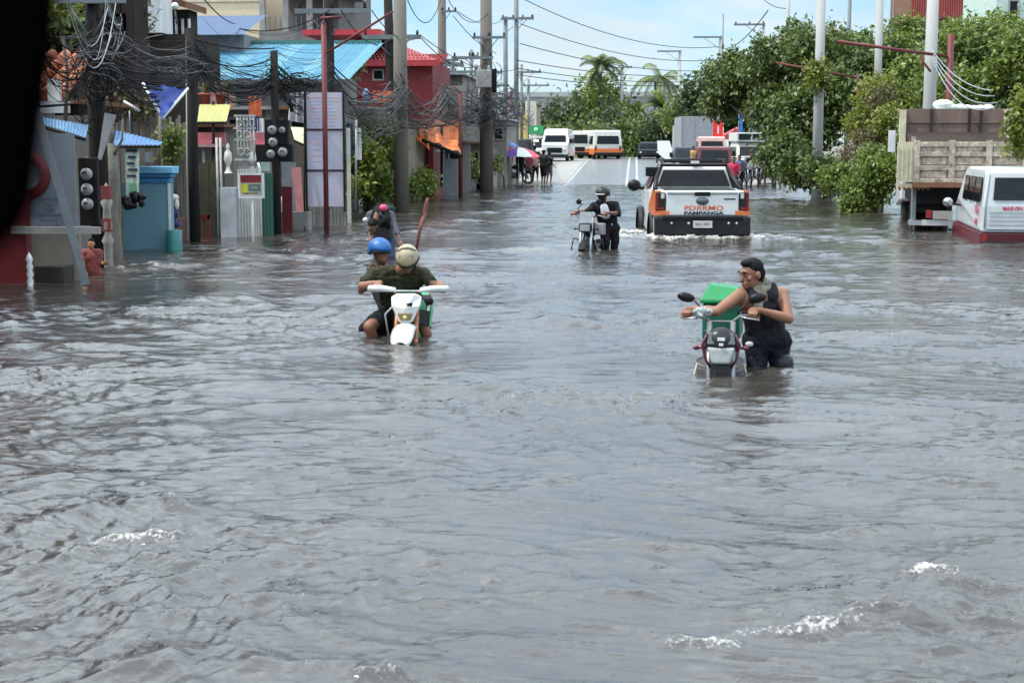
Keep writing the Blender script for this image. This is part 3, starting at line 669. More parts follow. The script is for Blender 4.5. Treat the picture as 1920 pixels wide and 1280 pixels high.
# ------------------------------------------------------------------ text
def text(s, size, m, parent, loc, rot=(math.pi/2, 0, 0), name='lettering', sx=1.0, depth=.002, bold=.0):
    c = bpy.data.curves.new('t', 'FONT'); c.body = s; c.size = size; c.align_x = 'CENTER'; c.align_y = 'CENTER'; c.extrude = depth; c.offset = bold
    o = bpy.data.objects.new('t', c); COL.objects.link(o); bpy.context.view_layer.update()
    me = bpy.data.meshes.new_from_object(o.evaluated_get(bpy.context.evaluated_depsgraph_get())); bpy.data.objects.remove(o)
    me.materials.clear(); me.materials.append(m); me.name = name
    r = bpy.data.objects.new(name, me); COL.objects.link(r); r.parent = parent; r.location = loc; r.rotation_euler = rot; r.scale = (sx, 1, 1)
    return r

# ------------------------------------------------------------------ objects along the left kerb
M_tarp = mat('tarpaulin_grey', (.13, .155, .185), .55, var=.15, scale=2, bump=.3)
M_dred = mat('red_enamel', (.11, .006, .010), .5, dirt=.3, scale=2)
M_alu = mat('aluminium_beam', (.12, .135, .15), .6, metal=.2, dirt=.4, scale=4)
# tarpaulin sign and red board
Y0 = 20.6
def L2(px, py, Y, o): v = P(px, py, Y); return (v.x-o[0], v.y-o[1], v.z-o[2])
o = P(95, 420, Y0); t = thing('tarpaulin_sign', 'grey tarpaulin sign with dark lines of lettering and a red ring at the far left', 'sign', o)
mb = MB(); mb.b2(L2(30, 250, Y0, o), (L2(146, 425, Y0+.03, o)[0], .03, L2(146, 425, Y0, o)[2])); mb.build('banner', M_tarp, t)
mb = MB(); c = L2(48, 328, Y0-.04, o); mb.lathe(c, [(.20, 0), (.34, 0), (.34, .03), (.20, .03), (.20, 0)], 28, 'Y'); mb.build('red_ring', M_dred, t)
M_ink = mat('ink_blue', (.03, .045, .09), .7)
for k, s in enumerate(('COMPUTER', 'INKS', 'TARPS', 'LAMINATION', 'PRINTING', 'PHOTOCOPY')):
    c = L2(92, 374+k*10, Y0-.035, o); q = text(s, .055, M_ink, t, c)
solo('red_board', 'upright dark red board standing in the water at the far left edge', 'board', -70, 355, 52, 530, 20.3, .18, M_dred, zb=-.6)
solo('plank_boarding', 'weathered grey plank skirting under the tarpaulin sign', 'boards', 55, 428, 150, 500, 21.0, .08, mat('plank_grey', (.16, .15, .13), .9, dirt=.4, streak=True), zb=-.4)
mb = MB(); mb.tube([P(68, 205, 20.0), P(162, 535, 19.6)], .065, 4, smooth=False); tag(mb.build('steel_beam', M_alu), 'slanting grey steel beam propped from the awning into the water', 'beam')
mb = MB(); pxbox(mb, 20, 425, 186, 439, 20.2, .08); tag(mb.build('wooden_rail', mat('rail_pale', (.22, .22, .215), .8, dirt=.4)), 'pale horizontal rail across the tarpaulin sign', 'rail')
t = thing('white_fence_post', 'small white ornamental post beside the red board at the far left', 'post', W(57, 535))
MB().lathe((0, 0, -.3), [(.035, 0), (.035, .3)]+[(.03+.02*(k % 2), .3+.05*k) for k in range(9)]+[(0, .75)], 8).build('post', M_white, t)
# blue awnings
def awning(pts, Y, label, m, n=5, thick=.02, out=.7, up=.0):
    (a, b, c, d) = [P(p[0], p[1], Y-(out if i in (2, 3) else 0)) for i, p in enumerate(pts)]
    t = thing('tin_awning', label, 'awning', (a+c)/2); o = (a+c)/2
    for k in range(n):
        f0, f1 = k/n, (k+1)/n+.01
        p = [a.lerp(b, f0), a.lerp(b, f1), d.lerp(c, f1), d.lerp(c, f0)]
        q = MB(); q.sheet(*[v-o for v in p], 16, 1, .008, 3); q.build('roof_sheet', m, t)
    q = MB(); q.tube([d-o-Vector((0, 0, .03)), c-o-Vector((0, 0, .03))], .025, 5); q.build('edge_batten', M_wood, t)
    return t
awning(((72, 218), (165, 235), (160, 258), (75, 232)), 21.5, 'blue tin awning over the tarpaulin sign, far left', mat('tin_blue', (.07, .17, .30), .5, dirt=.35, dirtcol=(.4, .45, .5)))
awning(((212, 243), (304, 266), (300, 272), (208, 272)), 27.2, 'pointed blue awning above the light blue kiosk', mat('tin_blue2', (.08, .20, .42), .5, dirt=.2), n=4)
awning(((374, 196), (432, 196), (424, 228), (370, 228)), 33, 'small pale yellow corrugated awning beside the second pole', mat('tin_yellow', (.42, .42, .15), .5, var=.1), n=4)
# hanging blue pennant
a, b, c = P(268, 156, 27), P(352, 166, 27.6), P(305, 222, 26.8); q = MB(); n = 9; vs = []; fs = []
for i in range(n+1):
    for j in range(n+1-i):
        p = a+(b-a)*(j/n)+(c-a)*(i/n); vs.append(p+Vector((0, .09*math.sin(i*1.3+j*.9), .02*math.sin(j*2))))
def ix(i, j): return sum(n+1-k for k in range(i))+j
for i in range(n):
    for j in range(n-i):
        fs.append((ix(i, j), ix(i, j+1), ix(i+1, j)))
        if j < n-i-1: fs.append((ix(i, j+1), ix(i+1, j+1), ix(i+1, j)))
t = thing('blue_tarpaulin', 'folded triangular blue tarpaulin hung from the cables above the slat fence', 'tarpaulin', (0, 0, 0)); q.add(vs, fs, True); q.build('sheet', mat('tarp_blue', (.03, .06, .32), .45, var=.3, scale=6, dirt=.2, dirtcol=(.3, .4, .6)), t)
MB().tube([a, c], .03, 5).build('white_hem', M_white, t); MB().tube([c, b], .03, 5).build('white_hem', M_white, t)
MB().tube([a, b], .02, 5).build('top_rope', M_cable, t)
# grey loudspeaker-like wedge panel on the pole and wrapped post
mb = MB(); mb.poly([P(196, 212, 22.8), P(216, 216, 22.8), P(188, 300, 22.8), P(183, 298, 22.8)], (0, .06, 0)); tag(mb.build('grey_board', mat('board_pale_grey', (.26, .26, .27), .7)), 'narrow wedge of pale board nailed to the nearest pole', 'board')
t = thing('bare_tree_trunk', 'gnarled grey trunk between the round meters and the blue kiosk', 'tree', W(212, 487)); q = random.Random(4)
MB().tube([(0, 0, -.5), (.03, 0, .2), (-.02, 0, .8), (.05, 0, 1.3), (0, 0, 1.9)], [.16, .13, .12, .11, .09], 9).build('trunk', mat('bark_grey', (.14, .13, .11), .95, bump=.9, dirt=.5, scale=8), t)
for k in range(5): MB().tube([(0, 0, 1.0+.2*k), (q.uniform(-.3, .3), -.1, 1.3+.22*k), (q.uniform(-.45, .45), -.1, 1.7+.2*k)], [.035, .022, .01], 5).build('branch', mat('bark_grey', (0, 0, 0)), t)
t = thing('ornate_pillar', 'red and white ornamental shrine post right of the round meters', 'post', W(204, 500))
MB().lathe((0, 0, -.4), [(.07, 0), (.07, .75), (.1, .8), (.05, .9), (.08, 1.0), (.06, 1.3), (.1, 1.4), (.04, 1.5), (.07, 1.6), (0, 1.7)], 10).build('baluster', mat('dirty_plaster', (.3, .28, .25), .9, dirt=.6, scale=9), t)
for z in (.55, 1.05): MB().b2((-.07, -.07, z), (.07, .07, z+.2)).build('red_block', mat('dull_red', (.16, .03, .03), .8, dirt=.5), t)
# light blue kiosk with stepped cornice
Yk = 27.4; X0, X1 = pxr(226, Yk), pxr(316, Yk); cx = (X0+X1)/2; hw = (X1-X0)/2
t = thing('blue_kiosk', 'light blue flat sided kiosk with a brighter stepped blue cornice', 'kiosk', (cx, Yk, -.5))
M_kb = mat('kiosk_blue', (.13, .25, .31), .6, var=.06, scale=2, dirt=.15, dirtcol=(.3, .33, .33)); M_kc = mat('cornice_blue', (.03, .17, .36), .5, var=.1)
zt = pxz(345, Yk)+.5
MB().b2((-hw, 0, 0), (hw, .22, zt)).build('body', M_kb, t)
for k, (e, z0_, z1_) in enumerate(((.01, 0, .10), (.05, .105, .17), (.09, .175, .30))): MB().b2((-hw*.55-e, -.02-e, zt+z0_), (hw+e, .22+e, zt+z1_)).build('cornice', M_kc if k != 2 else mat('cornice_pale', (.16, .42, .62), .5), t, .01)
MB().b2((hw-.03, -.03, .3), (hw+.012, -.004, zt)).build('corner_strip', M_white, t)
# hanging long banner with black bag
a = P(249, 330, 26.6); t = thing('hanging_banner', 'narrow white and pale green printed banner hanging beside the kiosk', 'banner', a)
s = 2903/26.6; ban = MB(); ban.sheet((-.14, 0, -.5), (.09, 0, -.5), (.14, 0, .52), (-.13, 0, .52), 12, 8, .012, 1.5)
ban.build('cloth', mat('banner_print', (.55, .62, .52), .7, var=.35, scale=9), t)
for k in range(5): MB().b2((-.09+.02*(k % 2), -.03, .42-k*.11), (.1-.03*(k % 3), -.022, .46-k*.11)).build('print_line', M_ink, t)
MB().b2((-.07, -.03, -.38), (.07, -.022, -.12)).build('green_print', mat('print_green', (.2, .45, .25), .7), t)
a = P(250, 375, 26.5); t = thing('plastic_bag', 'shiny black plastic bag bundle hanging under the white banner', 'bag', a); q = random.Random(8)
m = MB()
for k in range(16): m.ball((q.uniform(-.2, .2), q.uniform(-.05, .05), q.uniform(-.16, .12)), (q.uniform(.05, .1), .06, q.uniform(.05, .1)), 8, 6)
m.build('bag', mat('bin_bag', (.015, .015, .017), .3), t)
# pile beside kiosk
t = thing('drum', 'teal plastic drum standing in the water right of the blue kiosk', 'drum', W(327, 468))
MB().lathe((0, 0, -.4), [(0, 0), (.14, 0), (.15, .2), (.14, .22), (.15, .5), (.14, .52), (.15, .75), (0, .76)], 16).build('body', mat('drum_teal', (.02, .15, .14), .5), t)
t = thing('cloth_bundle', 'navy and white cloth bundle hung over the teal drum', 'bundle', W(328, 440, .15)); m = MB()
for k in range(8): m.ball((q.uniform(-.08, .06), q.uniform(-.06, .06), .2+k*.055), (.09, .08, .07), 8, 6)
m.build('navy_cloth', mat('cloth_navy', (.02, .03, .10), .8), t)
m = MB(); m.ball((0, -.02, .72), (.11, .08, .07), 8, 6); m.ball((.06, -.03, .6), (.05, .05, .12), 8, 6); m.build('white_cloth', mat('cloth_white', (.6, .58, .52), .8), t)
mb = MB(); mb.tube([P(350, 60, 30), P(352, 452, 29.6)], .022, 6); tag(mb.build('thin_pole', M_pole), 'thin pale pipe standing just left of the second pole', 'pole')
solo('pink_board', 'pink-brown board leaning at the waterline by the second pole', 'board', 336, 408, 354, 455, 29.8, .05, mat('board_pink', (.32, .17, .15), .8, dirt=.3), zb=-.4)
t = thing('plastic_chair', 'dark red plastic chair standing in the water at the foot of the second pole', 'chair', W(367, 452)); m_ = M_dred
MB().b2((-.2, -.05, -.05), (.2, .3, 0)).build('seat', m_, t)
m = MB(); m.b2((-.2, .3, 0), (-.16, .34, .5)); m.b2((.16, .3, 0), (.2, .34, .5)); m.b2((-.2, .3, .42), (.2, .34, .5))
for k in range(3): m.b2((-.1+k*.09, .31, 0), (-.07+k*.09, .33, .45))
m.build('backrest', m_, t)
for sx_ in (-.17, .17):
    for sy_ in (-.03, .3): MB().tube([(sx_, sy_, -.45), (sx_, sy_, -.05)], .02, 6).build('leg', m_, t)
# pink fascia boards above the gate
for (x0, y0, x1, y1, lb) in ((364, 248, 422, 270, 'pinkish red shop fascia left of the ornate gate'), (466, 248, 499, 271, 'pinkish red shop fascia left of the round meters')):
    t = thing('shop_fascia', lb, 'sign', P(x0, y1, 33)); o = P(x0, y1, 33)
    MB().b2((0, 0, 0), (pxr(x1, 33)-o.x, .1, pxz(y0, 33)-o.z)).build('board', mat('fascia_pink', (.48, .13, .16), .7, dirt=.35, dirtcol=(.5, .35, .33)), t)
    MB().b2((-.1, -.15, -.07), (pxr(x1, 33)-o.x+.1, .05, -.003)).build('ledge', mat('ledge_pink', (.42, .26, .24), .8, dirt=.3), t)
    for k in range(2): MB().tube([(.2+k*.35, 0, -.07), (.2+k*.35, 0, -1.9)], .03, 6).build('post', M_con, t)
# orange things upstairs
t = thing('clothes_line', 'orange cloth and white rags hung out beside the yellow awning', 'laundry', P(478, 190, 34.5))
MB().sheet((-.15, 0, -.35), (.15, 0, -.35), (.14, 0, .12), (-.15, 0, .12), 10, 4, .02, 2).build('orange_cloth', mat('cloth_orange', (.62, .14, .06), .8, var=.2), t)
for k in range(4): MB().sheet((-1.25+k*.22, 0, -.12-.03*k), (-1.08+k*.22, 0, -.12), (-1.1+k*.22, 0, .2), (-1.25+k*.22, 0, .2), 6, 3, .015, 1).build('rag', (M_white, mat('cloth_rose', (.45, .25, .2), .8))[k % 2], t)
MB().tube([(-1.4, 0, .2), (.4, 0, .14)], .01, 4).build('line', M_cable, t)
# white sheet (rumpled) over roof and hanging print
mb = MB(); a = P(545, 172, 35); b = P(574, 172, 35); c = P(574, 232, 35); d = P(540, 226, 35); mb.sheet(d, c, b, a, 12, 8, .04, 2.5); tag(mb.build('hanging_sheet', mat('sheet_grey', (.42, .42, .45), .8, var=.3, scale=4)), 'grey rumpled sheet hanging left of the tall white banner', 'sheet')
awning(((545, 238), (575, 240), (574, 272), (552, 262)), 35.4, 'small cream canvas flap right of the round meters', mat('canvas_cream', (.62, .60, .42), .8), n=3)
# ornate white gate
Yg = 31.2; t = thing('ornate_gate', 'ornate whitish gate of turned balusters and scrolls left of the round meters', 'gate', (pxr(450, Yg), Yg, -.4)); cx = pxr(450, Yg)
M_gw2 = mat('gate_paint', (.42, .41, .38), .7, dirt=.45, dirtcol=(.12, .1, .08), scale=5)
zt = pxz(214, Yg)+.4; zm = pxz(312, Yg)+.4; u = lambda p: pxr(p, Yg)-cx
for k, xx in enumerate(range(446, 478, 6)): MB().tube([(u(xx), .0, zm), (u(xx), 0, zt)], .02, 6).build('bar', M_gw2, t)
for yy in (216, 240, 262, 300): MB().b2((u(440), -.02, pxz(yy, Yg)+.38), (u(480), .02, pxz(yy, Yg)+.42)).build('rail', M_gw2, t)
for k, (xx, yy) in enumerate(((450, 230), (462, 230), (474, 230), (450, 252), (464, 252), (452, 285), (464, 285))):
    q = MB(); c = (u(xx), -.03, pxz(yy, Yg)+.4); q.tube([(c[0]+.055*math.cos(a*.6), c[1], c[2]+.075*math.sin(a*.6)) for a in range(11)], .012, 5); q.build('scroll', M_gw2, t)
for xx in (426, 471):
    q = MB(); q.lathe((u(xx), .05, zm-.15), [(.09, 0), (.05, .06), (.03, .16), (.06, .2), (.09, .3), (.07, .42), (.02, .5), (.04, .55), (0, .62)], 12); q.build('finial', mat('finial_white', (.6, .6, .56), .7), t)
for xx in (405, 412): MB().tube([(u(xx), .05, 0), (u(xx), .05, pxz(258, Yg)+.4)], .025, 6).build('post', M_gw2, t)
solo('white_cabinet', 'plain off-white metal cabinet left of the sign board', 'cabinet', 412, 352, 444, 446, 30.9, .35, mat('cabinet_white', (.36, .38, .41), .6, dirt=.15), zb=-.4)
t = thing('corrugated_gate', 'whitish corrugated gate behind the sign board', 'gate', (pxr(466, 31), 31, -.4)); cx = pxr(466, 31)
for k in range(8):
    x_ = pxr(444+k*5.4, 31)-cx; MB().sheet((x_, 0, 0), (x_+.058, 0, 0), (x_+.058, 0, pxz(318-(6 if k > 3 else 0), 31)+.4), (x_, 0, pxz(318, 31)+.4), 8, 1, .01, 1).build('panel', mat('gate_white', (.44, .43, .40), .6, dirt=.35), t)
MB().tube([(pxr(487, 31)-cx, -.03, 0), (pxr(487, 31)-cx, -.03, pxz(312, 31)+.35), (pxr(484, 31)-cx, -.03, pxz(306, 31)+.4)], .025, 8).build('gate_post', M_white, t)
t = thing('green_door', 'dark green corrugated door just left of the short pole', 'door', (pxr(499, 31.8), 31.8, -.4)); cx = pxr(499, 31.8)
for k in range(4):
    x_ = pxr(487+k*6, 31.8)-cx; MB().sheet((x_, 0, 0), (x_+.066, 0, 0), (x_+.066, 0, pxz(326, 31.8)+.4), (x_, 0, pxz(326, 31.8)+.4), 8, 1, .01, 1).build('panel', mat('green_paint', (.02, .09, .065), .6, dirt=.3), t)
MB().b2((pxr(489, 31.8)-cx, -.01, pxz(322, 31.8)+.4), (pxr(505, 31.8)-cx, .05, pxz(305, 31.8)+.4)).build('top_light', mat('pane_pale_green', (.25, .33, .3), .4), t)
# sign board on post
Ys = 29.6; o = W(456, 458); t = thing('sign_board', 'framed sign with red heading and yellow square on a thin white post in water', 'sign', (o.x, Ys, -.5))
s = 2903/Ys; w2 = 25/s; zc = 1.85-(349-275)/s+.5; tilt = R(-3)
def rb(mb, a, b): 
    mb.b2(a, b); return mb
fr = MB(); hz = 24/s
for a, b in (((-w2, -hz), (w2, -hz+.04)), ((-w2, hz-.04), (w2, hz)), ((-w2, -hz+.04), (-w2+.04, hz-.04)), ((w2-.04, -hz+.04), (w2, hz-.04))): fr.b2((a[0], -.06, zc+a[1]), (b[0], -.003, zc+b[1]))
fr.build('frame', M_white, t)
MB().b2((-w2+.04, -.035, zc-hz+.04), (w2-.04, -.005, zc+hz-.04)).build('board', mat('sign_face', (.45, .40, .33), .6), t)
MB().b2((-w2+.05, -.041, zc+.06), (w2-.06, -.036, zc+hz-.05)).build('red_band', mat('sign_red', (.28, .02, .03), .6), t)
MB().b2((-w2+.05, -.041, zc-.14), (-w2+.18, -.036, zc+.03)).build('yellow_square', mat('sign_yellow', (.5, .45, .03), .6), t)
MB().b2((-w2+.2, -.041, zc-.10), (w2-.07, -.036, zc+.03)).build('green_band', mat('sign_green', (.10, .17, .13), .6), t)
text('FOR RENT', .10, mat('sign_dark', (.08, .02, .02), .6), t, (0, -.044, zc+.12), sx=.85); text('CALL', .06, mat('sign_pale', (.6, .6, .5), .6), t, (.06, -.044, zc-.04)); text('INQUIRE INSIDE', .04, mat('sign_dark', (0, 0, 0)), t, (0, -.044, zc-.15))
MB().tube([(0, .02, 0), (0, .02, zc+.1)], .022, 8).build('post', M_white, t)
# things right of the short pole
mb = MB(); mb.poly([P(546, 314, 33), P(564, 314, 33), P(569, 396, 32.6), P(556, 398, 32.6)], (0, .05, 0)); tag(mb.build('pink_plank', mat('plank_pink', (.24, .09, .09), .8, dirt=.3)), 'wide pinkish plank leaning against the shopfront left of the white banner', 'plank')
solo('red_door', 'dark red doorway right of the short pole', 'door', 528, 350, 548, 425, 33.6, .05, M_dred, zb=-.4)
t = thing('plastic_jug', 'white plastic water jug with a long neck standing by the short pole', 'jug', W(532, 420))
MB().lathe((0, 0, 0), [(0, 0), (.14, 0), (.15, .1), (.14, .3), (.06, .42), (.07, .6), (.04, .66), (0, .66)], 14).build('body', mat('jug_white', (.6, .62, .6), .4), t)
solo('concrete_step', 'low concrete plinth at the waterline behind the plastic jug', 'plinth', 522, 398, 578, 424, 34, .4, M_gw, zb=-.3)
# tall white banner in frame
Yb = 34.2; X0, X1 = pxr(574, Yb), pxr(645, Yb); o = ((X0+X1)/2, Yb, pxz(390, Yb)); hw = (X1-X0)/2; Hb = pxz(171, Yb)-o[2]
t = thing('vinyl_banner', 'tall pale lilac-white vinyl banner stretched on a dark frame behind the red post', 'banner', o)
M_vin = mat('vinyl', (.42, .41, .49), .5, var=.07, scale=1.6)
for k, (a, b) in enumerate(((0, .32), (.32, .675), (.675, 1))): MB().b2((-hw, 0, Hb*a+.01), (hw, .012, Hb*b-.01)).build('vinyl_panel', M_vin, t)
for f in (.32, .675): MB().b2((-hw-.03, -.02, Hb*f-.02), (hw+.05, -.002, Hb*f+.02)).build('cross_bar', mat('bar_dark', (.07, .05, .07), .6), t)
for sx_ in (-1, 1): MB().b2((sx_*hw-.02, -.03, -.1), (sx_*hw+.02, .04, Hb+.02)).build('side_bar', M_wood, t)
q = random.Random(2); M_f = mat('faded_print', (.40, .42, .55), .6); M_fr = mat('faded_red', (.55, .38, .42), .6)
for k in range(9): z = Hb*(.95-k*.03); MB().b2((-hw*.8, -.004, z), (hw*q.uniform(.3, .8), -.001, z+.025)).build('print_line', M_f if k % 3 else M_fr, t)
for k in range(5): z = Hb*(.6-k*.05); MB().b2((-hw*.7, -.004, z), (hw*q.uniform(-.3, .6), -.001, z+.03)).build('print_line', M_fr if k % 2 else M_f, t)
solo('cream_post', 'cream square post at the right edge of the white banner', 'post', 649, 240, 657, 408, 37, .12, mat('post_cream', (.45, .44, .36), .7), zb=-.4)
# wooden board building under the banner
# laundry by the red house, orange tarpaulins
t = thing('hanging_cloth', 'two bright orange cloths strung in front of the red house', 'laundry', P(718, 180, 50))
for k in range(2): MB().sheet((-.32+k*.33, 0, -.18), (-.02+k*.33, 0, -.18), (-.02+k*.33, 0, .17), (-.32+k*.33, 0, .17), 8, 3, .02, 2).build('cloth', mat('cloth_orange', (0, 0, 0)), t)
MB().ball((-.55, 0, 0), (.12, .1, .25), 10, 8).build('blue_bag', mat('cloth_slate', (.12, .17, .3), .7), t); MB().tube([(-.9, 0, .25), (.6, 0, .18)], .012, 4).build('line', M_cable, t)
M_ot = mat('tarp_orange', (.72, .20, .05), .6, var=.18, scale=3, dirt=.15)
t = thing('orange_tarpaulin', 'large sagging orange tarpaulin awning on posts beyond the thick pole', 'tarpaulin', (0, 0, 0))
def lit(p): return P(*p)
q = MB(); q.sheet(lit((785, 225, 57)), lit((868, 229, 60)), lit((864, 290, 56)), lit((795, 262, 54)), 16, 8, .10, 2); q.build('canopy', M_ot, t)
q = MB(); q.sheet(lit((776, 228, 55)), lit((802, 250, 54)), lit((806, 282, 54)), lit((783, 262, 54)), 10, 6, .08, 2); q.build('side_flap', M_ot, t)
for xx in (800, 828, 862): q = MB(); q.tube([P(xx, 235, 56.5), P(xx, 350, 56.5)], .05, 6); q.build('post', M_wood, t)
q = MB(); q.tube([P(793, 263, 53.8), P(866, 293, 55.8)], .07, 6); q.build('edge_pole', M_blackm, t)
for (x0, y0, x1, y1, Y, m, lb) in ((838, 298, 858, 345, 58, mat('door_grey_blue', (.22, .25, .28), .6), 'grey-blue metal door under the orange tarpaulin'),
        (775, 285, 792, 345, 57, mat('wall_steel_blue', (.09, .17, .24), .7), 'steel blue wall panel right of the thick grey-brown pole'),
        (792, 280, 812, 350, 57.4, mat('wall_putty', (.36, .34, .28), .8, dirt=.3), 'putty coloured wall panel left of the dark stall window'),
        (880, 305, 900, 343, 68, mat('panel_ochre', (.35, .22, .08), .8), 'ochre wooden panel behind the potted shrubs'),
        (905, 255, 925, 345, 70, mat('panel_grey_lilac', (.22, .2, .23), .8), 'grey-lilac gate panel left of the thick brown pole'),
        (928, 250, 948, 335, 76, mat('panel_mauve', (.2, .16, .19), .8), 'mauve-brown wall panel right of the thick brown pole')):
    solo('wall_panel', lb, 'wall', x0, y0, x1, y1, Y, .12, m, zb=-.2)
for k, (x0, y0, x1, y1, m) in enumerate(((985, 190, 1001, 262, mat('cream_wall2', (.6, .58, .45), .7)), (972, 215, 987, 262, mat('yellow_wall', (.5, .35, .1), .7)))):
    solo('far_facade', ('white and cream end wall of the distant building beside the green sign', 'yellow ochre end wall of the distant building left of the green sign')[k], 'building', x0, y0, x1, y1, 118-k*2, 3, m, zb=.7)
t = thing('green_sign', 'green board sign with a pale emblem above the white van', 'sign', P(1005, 252, 112))
MB().b2((-.5, 0, 0), (.52, .1, .62)).build('board', mat('sign_green2', (.02, .28, .09), .5), t)
MB().lathe((0, -.03, .33), [(.0, 0), (.16, 0), (.16, .02), (0, .02)], 12, 'Y').build('emblem', mat('sign_pale_green', (.3, .62, .35), .5), t)
MB().tube([(-.45, .1, 0), (-.45, .1, -2)], .06, 6).build('post', M_white, t); MB().b2((-.5, -.02, -.25), (.5, .05, -.12)).build('white_strip', M_white, t)

# ------------------------------------------------------------------ foliage
LM = {'dark': leafmat('leaf_dark', (.026, .055, .016), (.15, .20, .05)), 'mid': leafmat('leaf_mid', (.04, .078, .018), (.21, .27, .05)),
      'lime': leafmat('leaf_lime', (.055, .09, .015), (.24, .27, .04)), 'olive': leafmat('leaf_olive', (.045, .045, .02), (.17, .14, .055)), 'far': leafmat('leaf_far', (.03, .05, .026), (.095, .12, .05))}
M_bark = mat('bark', (.10, .08, .06), .95, bump=.8, dirt=.4, scale=7)
def leaves(clumps, n, size, seed, droop=.35, aspect=.55):
    """clumps: (x,y,z,rx,ry,rz); returns verts, faces of folded leaves gathered in sprigs"""
    q = np.random.default_rng(seed); vol = np.array([c[3]*c[5] for c in clumps]); vol = vol/vol.sum()
    V = []; Fc = []; cnt = 0; nsp = max(1, n//7)
    which = q.choice(len(clumps), nsp, p=vol)
    for w_ in which:
        cx, cy, cz, rx, ry, rz = clumps[w_]; d = q.normal(size=3); d /= np.linalg.norm(d)+1e-9; rad = q.uniform(.3, 1.0)**.45*(1+.22*math.sin(d[0]*7+d[2]*5+cx*3)+.12*math.sin(d[0]*15-d[2]*11+cz))
        c = np.array([cx+d[0]*rx*rad, cy+d[1]*ry*rad, cz+d[2]*rz*rad])
        ax = d*np.array([1, 1, .6])+q.normal(size=3)*.5; ax /= np.linalg.norm(ax)+1e-9
        for k in range(7):
            dr = ax*.5+q.normal(size=3)*.75; dr[2] -= droop; dr /= np.linalg.norm(dr)+1e-9
            up = q.normal(size=3)*.45+np.array([0, 0, 1.0]); sd_ = np.cross(dr, up); sd_ /= np.linalg.norm(sd_)+1e-9; nn = np.cross(sd_, dr)
            L_ = size*q.uniform(.65, 1.3); w2 = L_*aspect/2; p = c+q.normal(size=3)*size*.75
            V += [p, p+dr*L_*.5+sd_*w2+nn*L_*.1, p+dr*L_, p+dr*L_*.5-sd_*w2+nn*L_*.1]; Fc.append((cnt, cnt+1, cnt+2)); Fc.append((cnt, cnt+2, cnt+3)); cnt += 4
    return V, Fc
def mesh_np(name, V, Fc, m, parent=None):
    me = bpy.data.meshes.new(name); V = np.array(V, dtype=np.float32); Fc = np.array(Fc, dtype=np.int32)
    me.vertices.add(len(V)); me.vertices.foreach_set('co', V.ravel()); me.loops.add(Fc.size); me.loops.foreach_set('vertex_index', Fc.ravel())
    me.polygons.add(len(Fc)); me.polygons.foreach_set('loop_start', np.arange(0, Fc.size, Fc.shape[1], dtype=np.int32)); me.polygons.foreach_set('loop_total', np.full(len(Fc), Fc.shape[1], dtype=np.int32))
    me.update(calc_edges=True); me.materials.append(m); o = bpy.data.objects.new(name, me); COL.objects.link(o); o.parent = parent; return o
def tree(name, label, cat, base, clumps, n, size, m, seed, trunk=.14, group=None, stems=1, aspect=.55, droop=.35, bare=0):
    """clumps given in pixels: (px, py, Y, rx_px, rz_px)"""
    b = Vector(base); t = thing(name, label, cat, b, 0, group); q = random.Random(seed); C = []
    for (px, py, Y, rx, rz) in clumps:
        s = 2903/Y; p = P(px, py, Y)-b; C.append((p.x, p.y, p.z, rx/s, max(rx, rz)/s*.8, rz/s))
    ctr = Vector((sum(c[0] for c in C)/len(C), sum(c[1] for c in C)/len(C), min(c[2]-c[5]*.3 for c in C)))
    if trunk:
        fork = Vector((ctr.x*.4, ctr.y*.4, max(.4, ctr.z*.7)))
        MB().tube([(0, 0, -.6), (fork*.5)+Vector((.08, 0, 0)), fork], [trunk*1.3, trunk, trunk*.8], 9).build('trunk', M_bark, t)
        for c in C:
            e = Vector(c[:3]); mid = fork.lerp(e, .5)+Vector((q.uniform(-.2, .2), q.uniform(-.2, .2), q.uniform(0, .3)))
            MB().tube([fork, mid, e, e+Vector((q.uniform(-.5, .5)*c[3], 0, c[5]*.7))], [trunk*.55, trunk*.38, trunk*.2, .01], 6).build('branch', M_bark, t)
    V, Fc = leaves(C, n, size, seed, droop, aspect); o = mesh_np('crown', V, Fc, m, t); return t
# mango tree on the left
tree('mango_tree', 'bright green leafy tree hanging over the left kerb beyond the white banner', 'tree', W(690, 392), ((690, 250, 46, 32, 26), (715, 290, 46, 30, 30), (680, 310, 44, 24, 24), (700, 345, 45, 34, 20), (668, 280, 44, 14, 30), (720, 250, 47, 20, 24)), 5200, .20, LM['mid'], 31)
tree('shrub', 'yellow-green shoots of shrub at the lower edge of the mango tree', 'shrub', W(680, 390), ((675, 285, 43, 20, 14), (690, 300, 43, 26, 12), (668, 345, 42, 16, 10)), 1300, .18, LM['lime'], 32, trunk=.05)
tree('shrub', 'low dark green bush at the waterline right of the thick grey-brown pole', 'shrub', W(790, 372), ((790, 340, 53, 22, 20), (770, 350, 52, 12, 16), (805, 350, 54, 12, 14)), 1700, .16, LM['mid'], 33, trunk=.05)
tree('shrub', 'small potted shrub before the ochre panel', 'shrub', W(888, 352), ((890, 318, 66, 12, 16), (880, 300, 66, 8, 12)), 500, .16, LM['mid'], 34, trunk=.04)
tree('shrub', 'green bush left of the thick brown pole', 'shrub', W(945, 350), ((930, 305, 70, 8, 18),), 300, .16, LM['mid'], 35, trunk=.04)
tree('shrub', 'small leafy plant between the slat fence and the second pole', 'shrub', P(326, 340, 31), ((326, 262, 31, 14, 20), (318, 290, 31, 12, 14)), 420, .14, LM['mid'], 36, trunk=.03)
tree('shrub', 'olive leaves behind the nearest pole under the slat fence top', 'shrub', P(255, 300, 31.8), ((262, 200, 31.2, 16, 12), (235, 190, 31.2, 18, 16)), 420, .12, LM['olive'], 37, trunk=.03)
